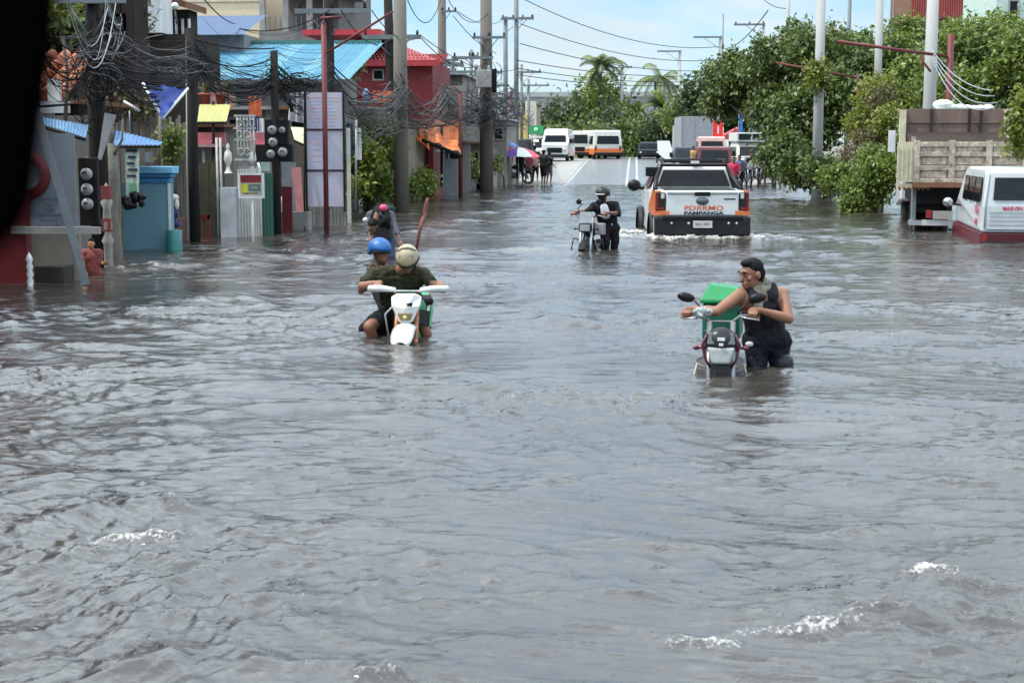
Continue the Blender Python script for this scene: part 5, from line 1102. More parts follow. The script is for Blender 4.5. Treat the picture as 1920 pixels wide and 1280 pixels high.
# --- white utility van
def utility_van():
    Y = 29.8; zb = road_z(Y); t = thing('utility_van', 'white passenger van with red lettering and maroon lower body, cut by the right edge', 'van', (7.42, Y, zb), R(-5.0)); hw = .84
    M_maroon = mat('paint_maroon', (.095, .006, .012), .45, dirt=.3); M_w2 = mat('van_white', (.48, .51, .52), .4, var=.05, dirt=.12, dirtcol=(.4, .36, .3), coat=.3)
    m = MB(); m.prism([(0, .66), (0, 1.15), (.12, 1.80), (.3, 1.88), (2.9, 1.88), (3.3, 1.80), (3.75, 1.25), (4.5, 1.12), (4.62, .66)], [hw, hw, hw*.93, hw*.88, hw*.88, hw*.9, hw, hw*.95, hw*.93], 0); m.build('body', M_w2, t, .05)
    m = MB(); m.prism([(.02, .28), (.01, .655), (4.63, .655), (4.6, .3)], hw*1.01, 0); m.build('lower_body', M_maroon, t, .02)
    d = MB().b2((-hw+.10, -.03, .72), (hw-.10, -.004, 1.16)).build('rear_door', M_w2, t, .01)
    MB().poly([(-hw+.10, -.03, 1.16), (hw-.10, -.03, 1.16), (hw-.16, .07, 1.78), (-hw+.16, .07, 1.78)], (0, .02, .0)).build('upper_door', M_w2, t)
    MB().poly([(-hw+.20, -.042, 1.28), (hw-.20, -.042, 1.28), (hw-.23, .038, 1.70), (-hw+.23, .038, 1.70)], (0, .012, 0)).build('rear_window', M_glass, t, .01)
    for z in (.80, .88, .96, 1.03): MB().b2((-hw+.14, -.038, z), (hw-.14, -.031, z+.035)).build('pressed_line', mat('press_grey', (.36, .38, .39), .5), d)
    text('MARVIN AGAR', .105, mat('letter_red', (.5, .03, .07), .5), d, (-.14, -.036, 1.115), sx=.92, bold=.002)
    MB().b2((.38, -.06, 1.10), (.62, -.031, 1.15)).build('door_handle', M_black, d)
    for s in (-1, 1):
        MB().tube([(s*(hw-.06), -.012, .75), (s*(hw-.06), -.012, 1.18), (s*(hw-.13), .095, 1.80)], .014, 5).build('rain_channel', mat('press_grey', (0, 0, 0)), t)
        MB().b2((s*(hw-.11), -.04, .46), (s*(hw-.01), -.005, .62)).build('tail_light', M_lred, t)
        for (y0, y1) in ((.35, 1.15), (1.3, 2.1), (2.3, 2.95)):
            MB().poly([(s*(hw+.004), y0, 1.22), (s*(hw+.004), y1, 1.22), (s*(hw*.935+.004), y1, 1.70), (s*(hw*.935+.004), y0, 1.70)], (s*.012, 0, 0)).build('side_window', M_glass, t)
        wheel(t, s*(hw-.12), .95, .31, .2); wheel(t, s*(hw-.12), 3.75, .31, .2)
        m = MB(); m.ball((s*(hw+.26), 3.35, 1.12), (.11, .07, .10), 10, 8); mr = m.build('mirror', mat('chrome', (.5, .5, .48), .15, metal=.9), t); MB().tube([(s*(hw-.02), 3.4, 1.05), (s*(hw+.2), 3.35, 1.1)], .02, 5).build('mirror_arm', M_black, mr)
    sl = mat('letter_red', (0, 0, 0))
    text('FOR', .22, sl, t, (-hw-.012, .7, 1.06), (math.pi/2, 0, -math.pi/2), bold=.006); text('HIRE', .16, sl, t, (-hw-.012, .7, .84), (math.pi/2, 0, -math.pi/2), bold=.004)
    b = MB().b2((-hw*.98, -.14, .32), (hw*.98, 0, .50)).build('bumper', M_blackm, t, .03)
    MB().b2((.12, -.155, .36), (.55, -.142, .47)).build('number_plate', mat('plate_grey2', (.28, .3, .28), .6), b)
utility_van()

# --- generic box vehicles seen small
def boxcar(name, label, cat, px, Y, rz, W_, H_, L_, body, lower=None, face='front', hood=0, zlow=.75, win=(.55, .86), group=None, roofm=None, sx=1):
    zb = road_z(Y); X = pxr(px, Y); t = thing(name, label, cat, (X, Y, zb), R(rz), group); hw = W_/2
    # local: the side towards -y faces the camera
    wl, wh = H_*win[0], H_*win[1]
    if hood: prof = [(0, .38), (.02, H_*.52), (hood*.95, H_*.60), (hood+.45, H_*.97), (hood+.8, H_), (L_-.3, H_), (L_, H_*.6), (L_, .38)]; hws = [hw*.96, hw*.94, hw, hw*.84, hw*.82, hw*.82, hw, hw]
    else: prof = [(0.02, .38), (0, wl*.96), (.16, H_*.96), (.4, H_), (L_-.3, H_), (L_, H_*.9), (L_, .38)]; hws = [hw, hw, hw*.93, hw*.9, hw*.9, hw*.94, hw]
    m = MB(); m.prism(prof, hws, 0); m.build('body', body, t, .04)
    f = lambda z: (.45+(z-H_*.60)/(H_*.37)*.45+hood-.5) if hood else max(0, (z-wl*.96)/(H_*.96-wl*.96)*.16)
    ws = hw*.80
    MB().poly([(-ws, f(wl)-.03, wl), (ws, f(wl)-.03, wl), (ws*.93, f(wh)-.03, wh), (-ws*.93, f(wh)-.03, wh)], (0, .02, 0)).build('windscreen' if face == 'front' else 'rear_window', M_glass, t)
    if lower: MB().b2((-hw-.01, -.02, .35), (hw+.01, L_, H_*.36)).build('lower_band', lower, t)
    for s in (-1, 1):
        k = max(2, int(L_/1.3))
        for i in range(k):
            a = max(hood+.7, .45)+(L_-max(hood+.7, .45)-.2)*i/k; b_ = max(hood+.7, .45)+(L_-max(hood+.7, .45)-.2)*(i+.85)/k
            MB().poly([(s*(hw+.003), a, wl), (s*(hw+.003), b_, wl), (s*(hw*.93), b_, wh), (s*(hw*.93), a, wh)], (s*.012, 0, 0)).build('side_window', M_glass, t)
        wheel(t, s*(hw-.14), .85, .36, .22); wheel(t, s*(hw-.14), L_-.9, .36, .22)
        if face == 'front':
            MB().lathe((s*hw*.74, -.03, H_*.36), [(0, -.02), (.10, -.01), (.11, .02)], 12, 'Y').build('headlight', M_lclear, t)
            MB().b2((s*(hw+.02), f(wl)+.1, wl), (s*(hw+.22), f(wl)+.2, wl+.28)).build('mirror', M_black, t)
        else: MB().b2((s*hw*.86-.07, -.03, H_*.3), (s*hw*.86+.07, -.002, H_*.45)).build('tail_light', M_lred, t)
    if face == 'front': MB().b2((-hw*.55, -.04, H_*.27), (hw*.55, -.003, H_*.42)).build('grille', M_black, t)
    MB().b2((-hw, -.12, .28), (hw, .05, .50)).build('bumper', M_trim, t, .03); return t
boxcar('passenger_van', 'white high-roofed passenger van facing the camera where the road crests', 'van', 1040, 108, -3, 1.9, 2.28, 5.3, M_white, hood=.5, win=(.56, .80))
M_bo = mat('bus_orange', (.62, .16, .04), .5, dirt=.2); M_bw = mat('bus_white', (.55, .55, .51), .5, dirt=.15)
boxcar('passenger_jeepney', 'white and orange minibus half hidden behind the orange-skirted bus', 'minibus', 1084, 121, -8, 1.9, 2.15, 6, M_bw, M_bo)
t = boxcar('city_bus', 'cream bus with an orange skirt and wide rear window, standing at the crest', 'bus', 1140, 119, 12, 2.2, 2.2, 7, M_bw, M_bo, face='rear', win=(.52, .80))
boxcar('parked_car', 'dark car glimpsed at the crest right of the centre lines', 'car', 1217, 118, 0, 1.7, 1.3, 4, mat('car_dark', (.03, .035, .04), .3), hood=.9, win=(.66, .9))
boxcar('parked_car', 'small pale car behind the red and blue parasols', 'car', 1000, 112, 0, 1.7, 1.5, 4, M_bw, hood=.9, win=(.62, .9))
boxcar('parked_car', 'dark car with a yellowish roof behind the parasols', 'car', 970, 100, 0, 1.9, 1.75, 4, mat('car_black', (.03, .03, .035), .3), mat('car_yellow', (.5, .35, .15), .5), hood=.8, win=(.6, .88))
# container truck
Y = 112; zb = road_z(Y); t = thing('container_truck', 'grey box truck seen from behind left of the red banner', 'truck', (pxr(1306, Y), Y, zb), R(3))
hw = 1.15; MB().b2((-hw, 0, .9), (hw, 6, 3.15)).build('cargo_box', mat('box_grey', (.24, .25, .27), .6, dirt=.3), t, .02)
for x in (-hw+.03, -.25, hw-.03): MB().b2((x-.03, -.04, .9), (x+.03, -.003, 3.15)).build('door_post', mat('box_post', (.30, .31, .33), .6), t)
MB().b2((-hw, -.1, .6), (hw, .1, .75)).build('bumper', M_trim, t)
for s in (-1, 1): wheel(t, s*.9, 1.2, .5, .4)
MB().prism([(6.2, .7), (6.2, 2.6), (7.6, 2.5), (8, .7)], hw).build('cab', M_white, t)
# vehicles on the right beyond the pickup
boxcar('jeep', 'red and white jeep behind the pickup, its roof just below the red banner', 'jeep', 1335, 97, 0, 1.75, 1.95, 4.0, mat('jeep_red_white', (.50, .30, .27), .5, dirt=.2), mat('jeep_red', (.35, .05, .05), .5), face='rear', win=(.55, .85))
boxcar('suv', 'dark red car with a wide windscreen directly over the pickup roof', 'car', 1340, 82, 0, 1.85, 1.75, 4.4, mat('suv_maroon', (.13, .03, .035), .35), hood=.0, face='rear', win=(.55, .88))
boxcar('suv', 'navy car behind the left corner of the pickup roof rack', 'car', 1292, 90, 0, 1.75, 1.5, 4.2, mat('car_navy', (.03, .035, .07), .35), hood=.9, win=(.6, .88))
# white jeepney facing camera
Y = 84; zb = road_z(Y); t = boxcar('jeepney', 'white jeepney with a split upper roof window facing the camera on the right', 'jeepney', 1416, Y, 4, 1.65, 1.95, 5, M_bw, hood=1.3, win=(.60, .86))
MB().b2((-.8, 1.4, 1.97), (.8, 4.8, 2.45)).build('roof_box', M_bw, t, .03); MB().b2((-.7, 1.37, 2.05), (-.05, 1.398, 2.38)).build('sign_window', M_glass, t); MB().b2((.05, 1.37, 2.05), (.7, 1.398, 2.38)).build('sign_window', M_glass, t)
MB().b2((-.4, -.16, .5), (.4, -.12, 1.0)).build('radiator_grille', M_steel, t)
# banners
t = thing('red_banner', 'tall bright red banner on a pole beside the grey box truck', 'banner', (pxr(1346, 104), 104, .8)); MB().b2((-.35, 0, 1.5), (.3, .03, 2.75)).build('cloth', mat('banner_red', (.75, .03, .02), .7, var=.15), t); MB().tube([(.34, 0, 0), (.34, 0, 4.2)], .03, 6).build('pole', M_white, t)
MB().b2((-.05, -.004, 1.9), (.05, -.001, 2.4)).build('print', M_white, t)
t = thing('blue_banner', 'upright blue banner at the edge of the big tree', 'banner', (pxr(1388, 98), 98, .6)); MB().b2((-.1, 0, 1.2), (.12, .03, 3.5)).build('cloth', mat('banner_blue', (.02, .16, .5), .7), t); MB().b2((.12, 0, 1.2), (.75, .03, 2.0)).build('cloth', mat('banner_cyan', (.05, .42, .65), .7), t); MB().b2((.9, 0, 1.2), (1.8, .03, 1.8)).build('cloth', mat('banner_cyan2', (.2, .5, .62), .7), t); MB().b2((.77, 0, 1.2), (.88, .03, 1.9)).build('strip', mat('strip_yellow', (.7, .5, .1), .7), t)
MB().tube([(-.12, 0, 0), (-.12, 0, 3.6)], .03, 6).build('pole', M_steeld, t)
t = thing('market_canopy', 'slanting dark red canopy between the red and blue banners', 'canopy', (pxr(1371, 102), 102, .8)); MB().poly([(-.5, 0, 1.5), (.45, 0, 1.5), (.45, 0, 2.25), (-.5, 0, 1.75)], (0, 1.5, .1)).build('cloth', mat('canopy_red', (.35, .05, .05), .7), t)
for x in (-.45, .4): MB().tube([(x, 0, 0), (x, 0, 1.6)], .03, 6).build('leg', M_steeld, t)
# white panel (open door of van) near x1245
t = thing('white_board', 'bright white board standing at the crest just left of the grey box truck', 'board', (pxr(1247, 108), 108, .8)); MB().poly([(-.5, 0, .6), (.35, 0, -.1), (.5, 0, .85), (.3, 0, 1.45), (-.55, 0, 1.45)], (0, .05, 0)).build('panel', mat('board_white', (.8, .8, .76), .6, var=.03), t)
for x in (-.3, .3): MB().tube([(x, .1, -.1), (x, .1, 1)], .025, 6).build('leg', M_steeld, t)

# --- black door mirror of the vehicle the picture was taken from
t = thing('vehicle_pillar', 'black out-of-focus window pillar and mirror bracket of the vehicle at the top left corner', 'vehicle part', (0, 0, 0))
PB = mat('pillar_black', (.002, .002, .002), 1.0); PB.node_tree.nodes['Principled BSDF'].inputs['Specular IOR Level'].default_value = 0.0
Yv = .26; pts = [(-260, -140), (112, -140), (100, 0), (94, 90), (80, 180), (66, 280), (52, 380), (28, 440), (-20, 500), (-260, 520)]
m = MB(); m.poly([P(a, b, Yv) for a, b in pts], (-.012, .035, 0)); m.build('pillar', PB, t, .003)
# ------------------------------------------------------------------ people
def blob(name, prims, voxel, m, parent, off=(0, 0, 0), smooth=3):
    """one continuous skin over tapered capsules ('c',a,b,ra,rb) and ellipsoids ('e',c,(rx,ry,rz),rot)"""
    mb = MB(); off = Vector(off)
    for p in prims:
        if p[0] == 'c':
            a, b = Vector(p[1])-off, Vector(p[2])-off; ra, rb = p[3], p[4]; L_ = (b-a).length
            mb.tube([a, b], [ra, rb], 12); mb.ball(a, ra, 12, 8); mb.ball(b, rb, 12, 8)
        else: mb.ball(Vector(p[1])-off, p[2], 16, 12, p[3] if len(p) > 3 else None)
    me = bpy.data.meshes.new(name); me.from_pydata(mb.v, [], mb.f); o = bpy.data.objects.new(name, me); COL.objects.link(o)
    r = o.modifiers.new('r', 'REMESH'); r.mode = 'VOXEL'; r.voxel_size = voxel; r.use_smooth_shade = True
    s = o.modifiers.new('s', 'SMOOTH'); s.factor = .5; s.iterations = smooth
    bpy.context.view_layer.update(); me2 = bpy.data.meshes.new_from_object(o.evaluated_get(bpy.context.evaluated_depsgraph_get()))
    bpy.data.objects.remove(o); me2.name = name; me2.materials.clear(); me2.materials.append(m)
    ob = bpy.data.objects.new(name, me2); COL.objects.link(ob); ob.parent = parent; return ob
V = Vector
def hand_prims(wr, grip, axis, s=1.0):
    """closed hand round a bar through grip along axis; the wrist is at wr"""
    wr, grip = V(wr), V(grip); ax = V(axis).normalized(); back = (wr-grip); back -= ax*back.dot(ax); back.normalize(); up = ax.cross(back)
    if up.z < 0: up = -up
    P_ = []; kn = grip+back*.012*s+up*.034*s
    P_.append(('c', wr, grip+back*.05*s+up*.015*s, .025*s, .027*s))
    for k in range(4):
        u = ax*(-.030+.020*k)*s; ln = (1, 1.06, 1.0, .85)[k]
        P_.append(('c', grip+back*.055*s+up*.012*s+u*.8, kn+u, .014*s, .0125*s))
        q1 = grip-back*.028*s*ln+up*.026*s+u; q2 = grip-back*.034*s*ln-up*.010*s+u; q3 = grip-back*.008*s-up*.028*s+u
        P_ += [('c', kn+u, q1, .0105*s, .0098*s), ('c', q1, q2, .0098*s, .0092*s), ('c', q2, q3, .0092*s, .0082*s)]
    sd_ = ax*(-.052)*s if True else ax
    P_ += [('c', grip+back*.05*s+sd_*.5, grip+back*.02*s-up*.02*s+sd_, .013*s, .011*s), ('c', grip+back*.02*s-up*.02*s+sd_, grip-back*.015*s-up*.03*s+sd_*.8, .011*s, .009*s)]
    return P_
def open_hand(wr, d, s=1.0, side=(1, 0, 0)):
    wr, d = V(wr), V(d).normalized(); sd_ = V(side); sd_ = (sd_-d*sd_.dot(d)).normalized(); n = d.cross(sd_); P_ = [('c', wr, wr+d*.08*s, .022*s, .03*s)]
    for k in range(4):
        b = wr+d*.085*s+sd_*(-.03+.02*k)*s; m1 = b+d*.035*s+n*.008*s; e = m1+d*(.03, .034, .03, .022)[k]*s+n*.018*s
        P_ += [('c', b, m1, .0105*s, .0095*s), ('c', m1, e, .0095*s, .008*s)]
    P_ += [('c', wr+d*.03*s-sd_*.025*s, wr+d*.07*s-sd_*.055*s+n*.01*s, .013*s, .010*s)]; return P_
def head_prims(c, f, u, s=1.0):
    """head centre c, facing f, up u"""
    c, f, u = V(c), V(f).normalized(), V(u).normalized(); u = (u-f*u.dot(f)).normalized(); r = f.cross(u); M3 = Matrix((r, f, u)).transposed(); e = M3.to_euler()
    g = lambda x, y, z: c+(r*x+f*y+u*z)*s
    P_ = [('e', g(0, -.012, .025), (.077*s, .095*s, .095*s), e), ('e', g(0, .028, -.045), (.056*s, .062*s, .07*s), e), ('e', g(0, .075, -.088), (.026*s, .02*s, .018*s), e),
          ('c', g(0, .086, .012), g(0, .100, -.026), .009*s, .013*s), ('e', g(0, .088, .032), (.052*s, .014*s, .011*s), e), ('c', g(-.018, .088, -.058), g(.018, .088, -.058), .009*s, .009*s),
          ('c', g(-.016, .088, -.070), g(.016, .088, -.070), .008*s, .008*s), ('e', g(-.045, .062, -.02), (.02*s, .022*s, .018*s), e), ('e', g(.045, .062, -.02), (.02*s, .022*s, .018*s), e)]
    for sx_ in (-1, 1): P_ += [('e', g(sx_*.080, -.008, -.005), (.012*s, .022*s, .032*s), e)]
    return P_, g, e
def face_parts(t, g, e, s, off, brow=True):
    w_, d_ = mat('eye_white', (.30, .27, .25), .4), mat('eye_dark', (.02, .012, .01), .2)
    for sx_ in (-1, 1):
        m = MB(); m.ball(g(sx_*.030, .080, .008)-off, (.011*s, .009*s, .0055*s), 8, 6, e); o = m.build('eye', w_, t)
        m = MB(); m.ball(g(sx_*.030, .089, .008)-off, (.006*s, .004*s, .006*s), 8, 6, e); m.build('iris', d_, o)
        if brow: m = MB(); m.tube([g(sx_*.012, .101, .036)-off, g(sx_*.030, .101, .042)-off, g(sx_*.05, .090, .034)-off], .005*s, 5); m.build('eyebrow', M_hair, t)
    m = MB(); m.tube([g(-.022, .096, -.064)-off, g(0, .101, -.063)-off, g(.022, .096, -.064)-off], .004*s, 5); m.build('mouth', mat('lip', (.2, .06, .05), .5), t)
def arm(S, E, W_, k=1.0): return [('c', S, E, .054*k, .041*k), ('c', E, V(E).lerp(V(W_), .35), .041*k, .042*k), ('c', V(E).lerp(V(W_), .35), W_, .042*k, .026*k)]
def leg(H_, K, A, k=1.0):
    H_, K, A = V(H_), V(K), V(A); f = V((0, -1, 0)); return [('c', H_, K, .088*k, .056*k), ('c', K, K.lerp(A, .35), .054*k, .056*k), ('c', K.lerp(A, .35), A, .056*k, .036*k), ('c', A+V((0, .03, -.05)), A+V((0, -.14, -.06)), .04*k, .032*k)]
def torso(J, k=1.0, grow=0.0):
    P_ = [('c', J['hipR'], J['hipL'], .105*k+grow, .105*k+grow), ('c', J['pelvis'], J['waist'], .125*k+grow, .118*k+grow), ('c', V(J['shR']).lerp(V(J['chest']), .35), V(J['shL']).lerp(V(J['chest']), .35), .095*k+grow, .095*k+grow),
          ('c', J['waist'], J['chest'], .118*k+grow, .135*k+grow), ('c', J['hipR'], V(J['chest'])+(V(J['shR'])-V(J['chest']))*.45, .07*k+grow, .10*k+grow), ('c', J['hipL'], V(J['chest'])+(V(J['shL'])-V(J['chest']))*.45, .07*k+grow, .10*k+grow),
          ('c', J['shR'], V(J['shR']).lerp(V(J['neck']), .7), .058*k+grow, .052*k+grow*.6), ('c', J['shL'], V(J['shL']).lerp(V(J['neck']), .7), .058*k+grow, .052*k+grow*.6)]
    return P_
def human(J, label, group=None, skin=M_skin, voxel=.012, shirt=None, sleeve=.5, pants=None, plen=1.0, hair=True, helmet=None, head_s=1.0, k=1.0, face=True, cat='person', facedir=(0, -1, 0), up=(0, 0, 1), grips=None, vneck=False):
    base = V((J['pelvis'][0], J['pelvis'][1], road_z(J['pelvis'][1]))); off = base
    t = thing('person', label, cat, base, 0, group)
    hp, g, e = head_prims(J['head'], facedir, up, head_s)
    P_ = torso(J, k)+[('c', J['neck'], V(J['head'])+V((0, 0, -.05)), .058*k, .052*k)]+hp
    for s_ in ('R', 'L'):
        P_ += arm(J['sh'+s_], J['el'+s_], J['wr'+s_], k)+leg(J['hip'+s_], J['kn'+s_], J['an'+s_], k)
        gr = (grips or {}).get(s_)
        if gr is not None: P_ += hand_prims(J['wr'+s_], gr[0], gr[1])
        else: P_ += open_hand(J['wr'+s_], V(J['wr'+s_])-V(J['el'+s_]))
    blob('body', P_, voxel, skin, t, off, 2 if voxel < .01 else 1)
    if shirt:
        q = torso(J, k, .018)
        for s_ in ('R', 'L'):
            if sleeve > 0:
                S, E, W_ = V(J['sh'+s_]), V(J['el'+s_]), V(J['wr'+s_])
                if sleeve <= 1: q.append(('c', S, S.lerp(E, sleeve), .072*k, .064*k))
                else: q += [('c', S, E, .070*k, .056*k), ('c', E, E.lerp(W_, sleeve-1), .056*k, .046*k)]
            # end the shell at the waist: drop of the hem
        q.append(('c', V(J['pelvis'])+V((0, 0, .0)), J['waist'], .145*k, .14*k))
        so = blob('shirt', q, voxel, shirt, t, off, 2)
        dt = bpy.data.textures.get('folds') or bpy.data.textures.new('folds', 'CLOUDS'); dt.noise_scale = .07
        dm = so.modifiers.new('folds', 'DISPLACE'); dm.texture = dt; dm.strength = .034; dm.mid_level = .5
    if pants:
        q = [('c', J['hipR'], J['hipL'], .128*k, .128*k), ('c', J['pelvis'], V(J['pelvis']).lerp(V(J['waist']), .4), .14*k, .135*k)]
        for s_ in ('R', 'L'):
            H_, K, A = V(J['hip'+s_]), V(J['kn'+s_]), V(J['an'+s_]); q.append(('c', H_, H_.lerp(K, min(1, plen)), .108*k, (.078 if plen >= 1 else .095)*k))
            if plen > 1: q.append(('c', K, K.lerp(A, plen-1), .078*k, .062*k))
        po = blob('trousers' if plen > 1 else 'shorts', q, voxel, pants, t, off, 2)
        dt = bpy.data.textures.get('folds') or bpy.data.textures.new('folds', 'CLOUDS'); dm = po.modifiers.new('folds', 'DISPLACE'); dm.texture = dt; dm.strength = .032
    if face: face_parts(t, g, e, head_s, off)
    if hair and not helmet:
        q = [('e', g(0, -.022, .048), (.083*head_s, .092*head_s, .083*head_s), e), ('e', g(0, -.055, .0), (.078*head_s, .065*head_s, .075*head_s), e), ('e', g(0, .035, .098), (.055*head_s, .05*head_s, .03*head_s), e)]
        blob('hair', q, max(voxel, .008), M_hair, t, off, 1)
    return t, g, e, off
def scarfmat(): return mat('scarf_camo', (.20, .185, .135), .9, var=.6, scale=22)

# ------------------------------------------------------------------ motorcycles (built facing -y, origin on the ground below the crank)
def bike(name, label, loc, rz, style):
    t = thing(name, label, 'motorcycle', loc, rz); D = style
    hz = D['bar_z']; hwid = D['bar_w']/2; fy = -.68; ry = .62; R_ = D.get('wr', .31); ct = D.get('tyre', .09)
    for y, nm in ((fy, 'front_wheel'), (ry, 'rear_wheel')):
        q = MB(); q.lathe((0, y, R_), [(R_-.07, -ct*.35), (R_-.03, -ct*.5), (R_, -ct*.25), (R_+.005, 0), (R_, ct*.25), (R_-.03, ct*.5), (R_-.07, ct*.35)], 28, 'X'); w_ = q.build(nm, M_rub, t)
        q = MB(); q.lathe((0, y, R_), [(R_-.09, -.025), (R_-.065, -.035), (R_-.065, .035), (R_-.09, .025), (R_-.09, -.025)], 28, 'X')
        for k in range(10): a = k*math.pi/5; q.tube([(0, y, R_), (0, y+math.cos(a)*(R_-.08), R_+math.sin(a)*(R_-.08))], .005, 4)
        q.lathe((0, y, R_), [(0, -.06), (.04, -.05), (.04, .05), (0, .06)], 12, 'X'); q.build('rim', M_steel, w_)
    top = V((0, -.38, hz-.06))
    for s in (-1, 1):
        q = MB(); q.tube([(s*.095, fy, R_), (s*.095, -.55, R_+.34), (s*.095, top.y, hz-.05)], [.026, .026, .022], 10); fk = q.build('fork_leg', D['fork'], t)
        if D.get('guards'): MB().tube([(s*.10, fy-.035, R_-.02), (s*.10, fy+.02, R_+.3)], [.035, .04], 8, sy=.6).build('fork_guard', D['guards'], fk)
    MB().box((0, -.42, hz-.16), (.22, .06, .03)).build('triple_clamp', M_steeld, t, .008)
    # handlebar with grips, levers
    rise = D.get('rise', .05)
    q = MB(); q.tube([(-hwid, -.27, hz), (-hwid*.5, -.33, hz-.005), (-hwid*.3, -.36, hz-rise), (hwid*.3, -.36, hz-rise), (hwid*.5, -.33, hz-.005), (hwid, -.27, hz)], .012, 8); hb = q.build('handlebar', D['bar'], t)
    for s in (-1, 1):
        q = MB(); q.tube([(s*hwid*1.02, -.265, hz), (s*(hwid-.13), -.292, hz)], .018, 10); q.build('grip', M_blackm, hb)
        q = MB(); q.tube([(s*(hwid-.16), -.33, hz-.01), (s*(hwid-.08), -.37, hz-.02), (s*(hwid+.01), -.345, hz-.035)], .007, 6); q.build('lever', M_steel, hb)
        if D.get('handguard'): 
            q = MB(); q.tube([(s*(hwid+.02), -.27, hz), (s*(hwid+.02), -.36, hz+.005), (s*(hwid-.10), -.41, hz+.01), (s*(hwid-.22), -.37, hz-.005), (s*.12, -.38, hz-.03)], [.026, .034, .034, .024, .018], 10, sy=1.0); q.build('hand_guard', D['handguard'], hb)
        if D.get('mirror'):
            q = MB(); mx_, mz_ = D['mirror']; lean = D.get('mirror_lean', 0); q.tube([(s*(hwid-.17), -.31, hz+.01), (s*(hwid-.13), -.30, hz+mz_*.55), (s*(hwid-.17+mx_)+lean, -.29, hz+mz_)], .008, 6); st = q.build('mirror_stem', M_black, hb)
            q = MB(); q.ball((s*(hwid-.15+mx_)+s*.05+lean, -.29, hz+mz_+.03), D.get('mirror_r', (.075, .025, .042)), 12, 8, (0, s*R(-12), 0)); q.build('mirror', M_black, st)
        if D.get('signals'): q = MB(); q.tube([(s*.1, -.46, hz-.25), (s*.19, -.48, hz-.25)], .012, 6); q.ball((s*.2, -.49, hz-.25), (.026, .022, .02), 10, 6); q.build('turn_signal', D['signals'], t)
    # tank, seat, engine, frame, tail
    sz = D.get('seat_z', hz-.27)
    q = MB(); q.ball((0, -.13, sz+.03), (.15, .25, .14), 16, 10); q.build('fuel_tank', D['tank'], t)
    q = MB(); q.prism([(.05, sz+.02), (.1, sz+.07), (.5, sz+.05), (.78, sz+.07), (.8, sz-.02), (.1, sz-.06)], [.1, .11, .13, .11, .1, .1]); q.build('seat', M_blackm, t, .02)
    q = MB(); q.box((0, -.02, .42), (.24, .36, .30)); q.tube([(0, -.12, .5), (0, -.22, .72)], [.09, .08], 10); eg = q.build('engine', M_steeld, t, .03)
    q = MB()
    for s in (-1, 1): q.tube([(s*.03, -.36, hz-.2), (s*.12, -.25, .5), (s*.13, .1, .30), (s*.12, .3, .55), (s*.12, .75, sz-.02)], .018, 6); q.tube([(s*.10, ry, R_), (s*.12, .15, .36)], .022, 6)
    q.build('frame', D.get('framem', M_blackm), t)
    q = MB(); q.tube([(.12, -.1, .3), (.16, .2, .28), (.19, .85, .42)], [.02, .03, .045], 8); q.build('exhaust', M_steel, t)
    q = MB(); q.prism([(.6, sz), (.95, sz+.08), (.97, sz+.03), (.65, sz-.1)], .07); q.build('tail', D['tank'], t, .01)
    for s in (-1, 1): MB().tube([(s*.12, .02, .30), (s*.27, .02, .30)], .015, 6).build('footpeg', M_steeld, t)
    return t, hz
# face shapes at the front
# 1 enduro
bz = road_z(14.6)
b1_, _ = bike('enduro_motorcycle', 'white-faced enduro motorcycle with orange fork guards and white hand guards, ridden through the flood', (-2.19, 15.1, bz), R(1.5),
    dict(bar_z=1.09, bar_w=.70, wr=.34, fork=mat('fork_gold', (.28, .12, .05), .4, metal=.3), guards=mat('guard_orange', (.40, .10, .03), .5), bar=M_steel, handguard=M_white, tank=mat('enduro_green', (.02, .22, .08), .4), framem=mat('enduro_green', (0, 0, 0)), seat_z=.86, rise=.02))
# masks are built in the bike's own space
m = MB(); m.add([(-.15, -.50, 1.03), (.15, -.50, 1.03), (.14, -.56, .95), (.07, -.59, .80), (0, -.60, .765), (-.07, -.59, .80), (-.14, -.56, .95), (-.09, -.53, 1.065), (.09, -.53, 1.065), (0, -.62, .93),
               (-.145, -.44, 1.02), (.145, -.44, 1.02), (.13, -.46, .93), (.06, -.46, .79), (0, -.46, .755), (-.06, -.46, .79), (-.13, -.46, .93), (-.08, -.44, 1.055), (.08, -.44, 1.055)],
              [(9, 0, 7), (9, 7, 8), (9, 8, 1), (9, 1, 2), (9, 2, 3), (9, 3, 4), (9, 4, 5), (9, 5, 6), (9, 6, 0), (0, 10, 17, 7), (7, 17, 18, 8), (8, 18, 11, 1), (1, 11, 12, 2), (2, 12, 13, 3), (3, 13, 14, 4), (4, 14, 15, 5), (5, 15, 16, 6), (6, 16, 10, 0)])
mk = m.build('headlight_mask', M_white, b1_, .012)
m = MB(); m.poly([(-.075, -.625, .885), (.075, -.625, .885), (.05, -.625, .815), (-.05, -.625, .815)], (0, .04, 0)); m.build('headlight', mat('lamp_amber', (.20, .15, .08), .15), mk, .01)
m = MB(); m.ball((0, -.632, .845), (.022, .012, .018), 8, 6); m.build('bulb', mat('bulb', (.7, .55, .15), .3), mk)
m = MB(); m.poly([(.01, -.622, .975), (.075, -.612, .985), (.065, -.615, .945), (.03, -.624, .95)], (0, .01, 0)); m.build('sticker', M_black, mk)
m = MB(); m.sheet((-.085, -1.02, .70), (.085, -1.02, .70), (.075, -.45, .76), (-.075, -.45, .76), 10, 6, .0, 1)
m = MB()
n = 8; vs = []
for j in range(n+1):
    v = j/n; y = -1.03+.6*v; z = .64+.13*math.sin(v*2.2); w_ = .055+.055*math.sin(min(1, v*2.6+.25)*1.57)
    for i in range(7): a = -1+i/3; vs.append((a*w_, y, z-.045*a*a+.02))
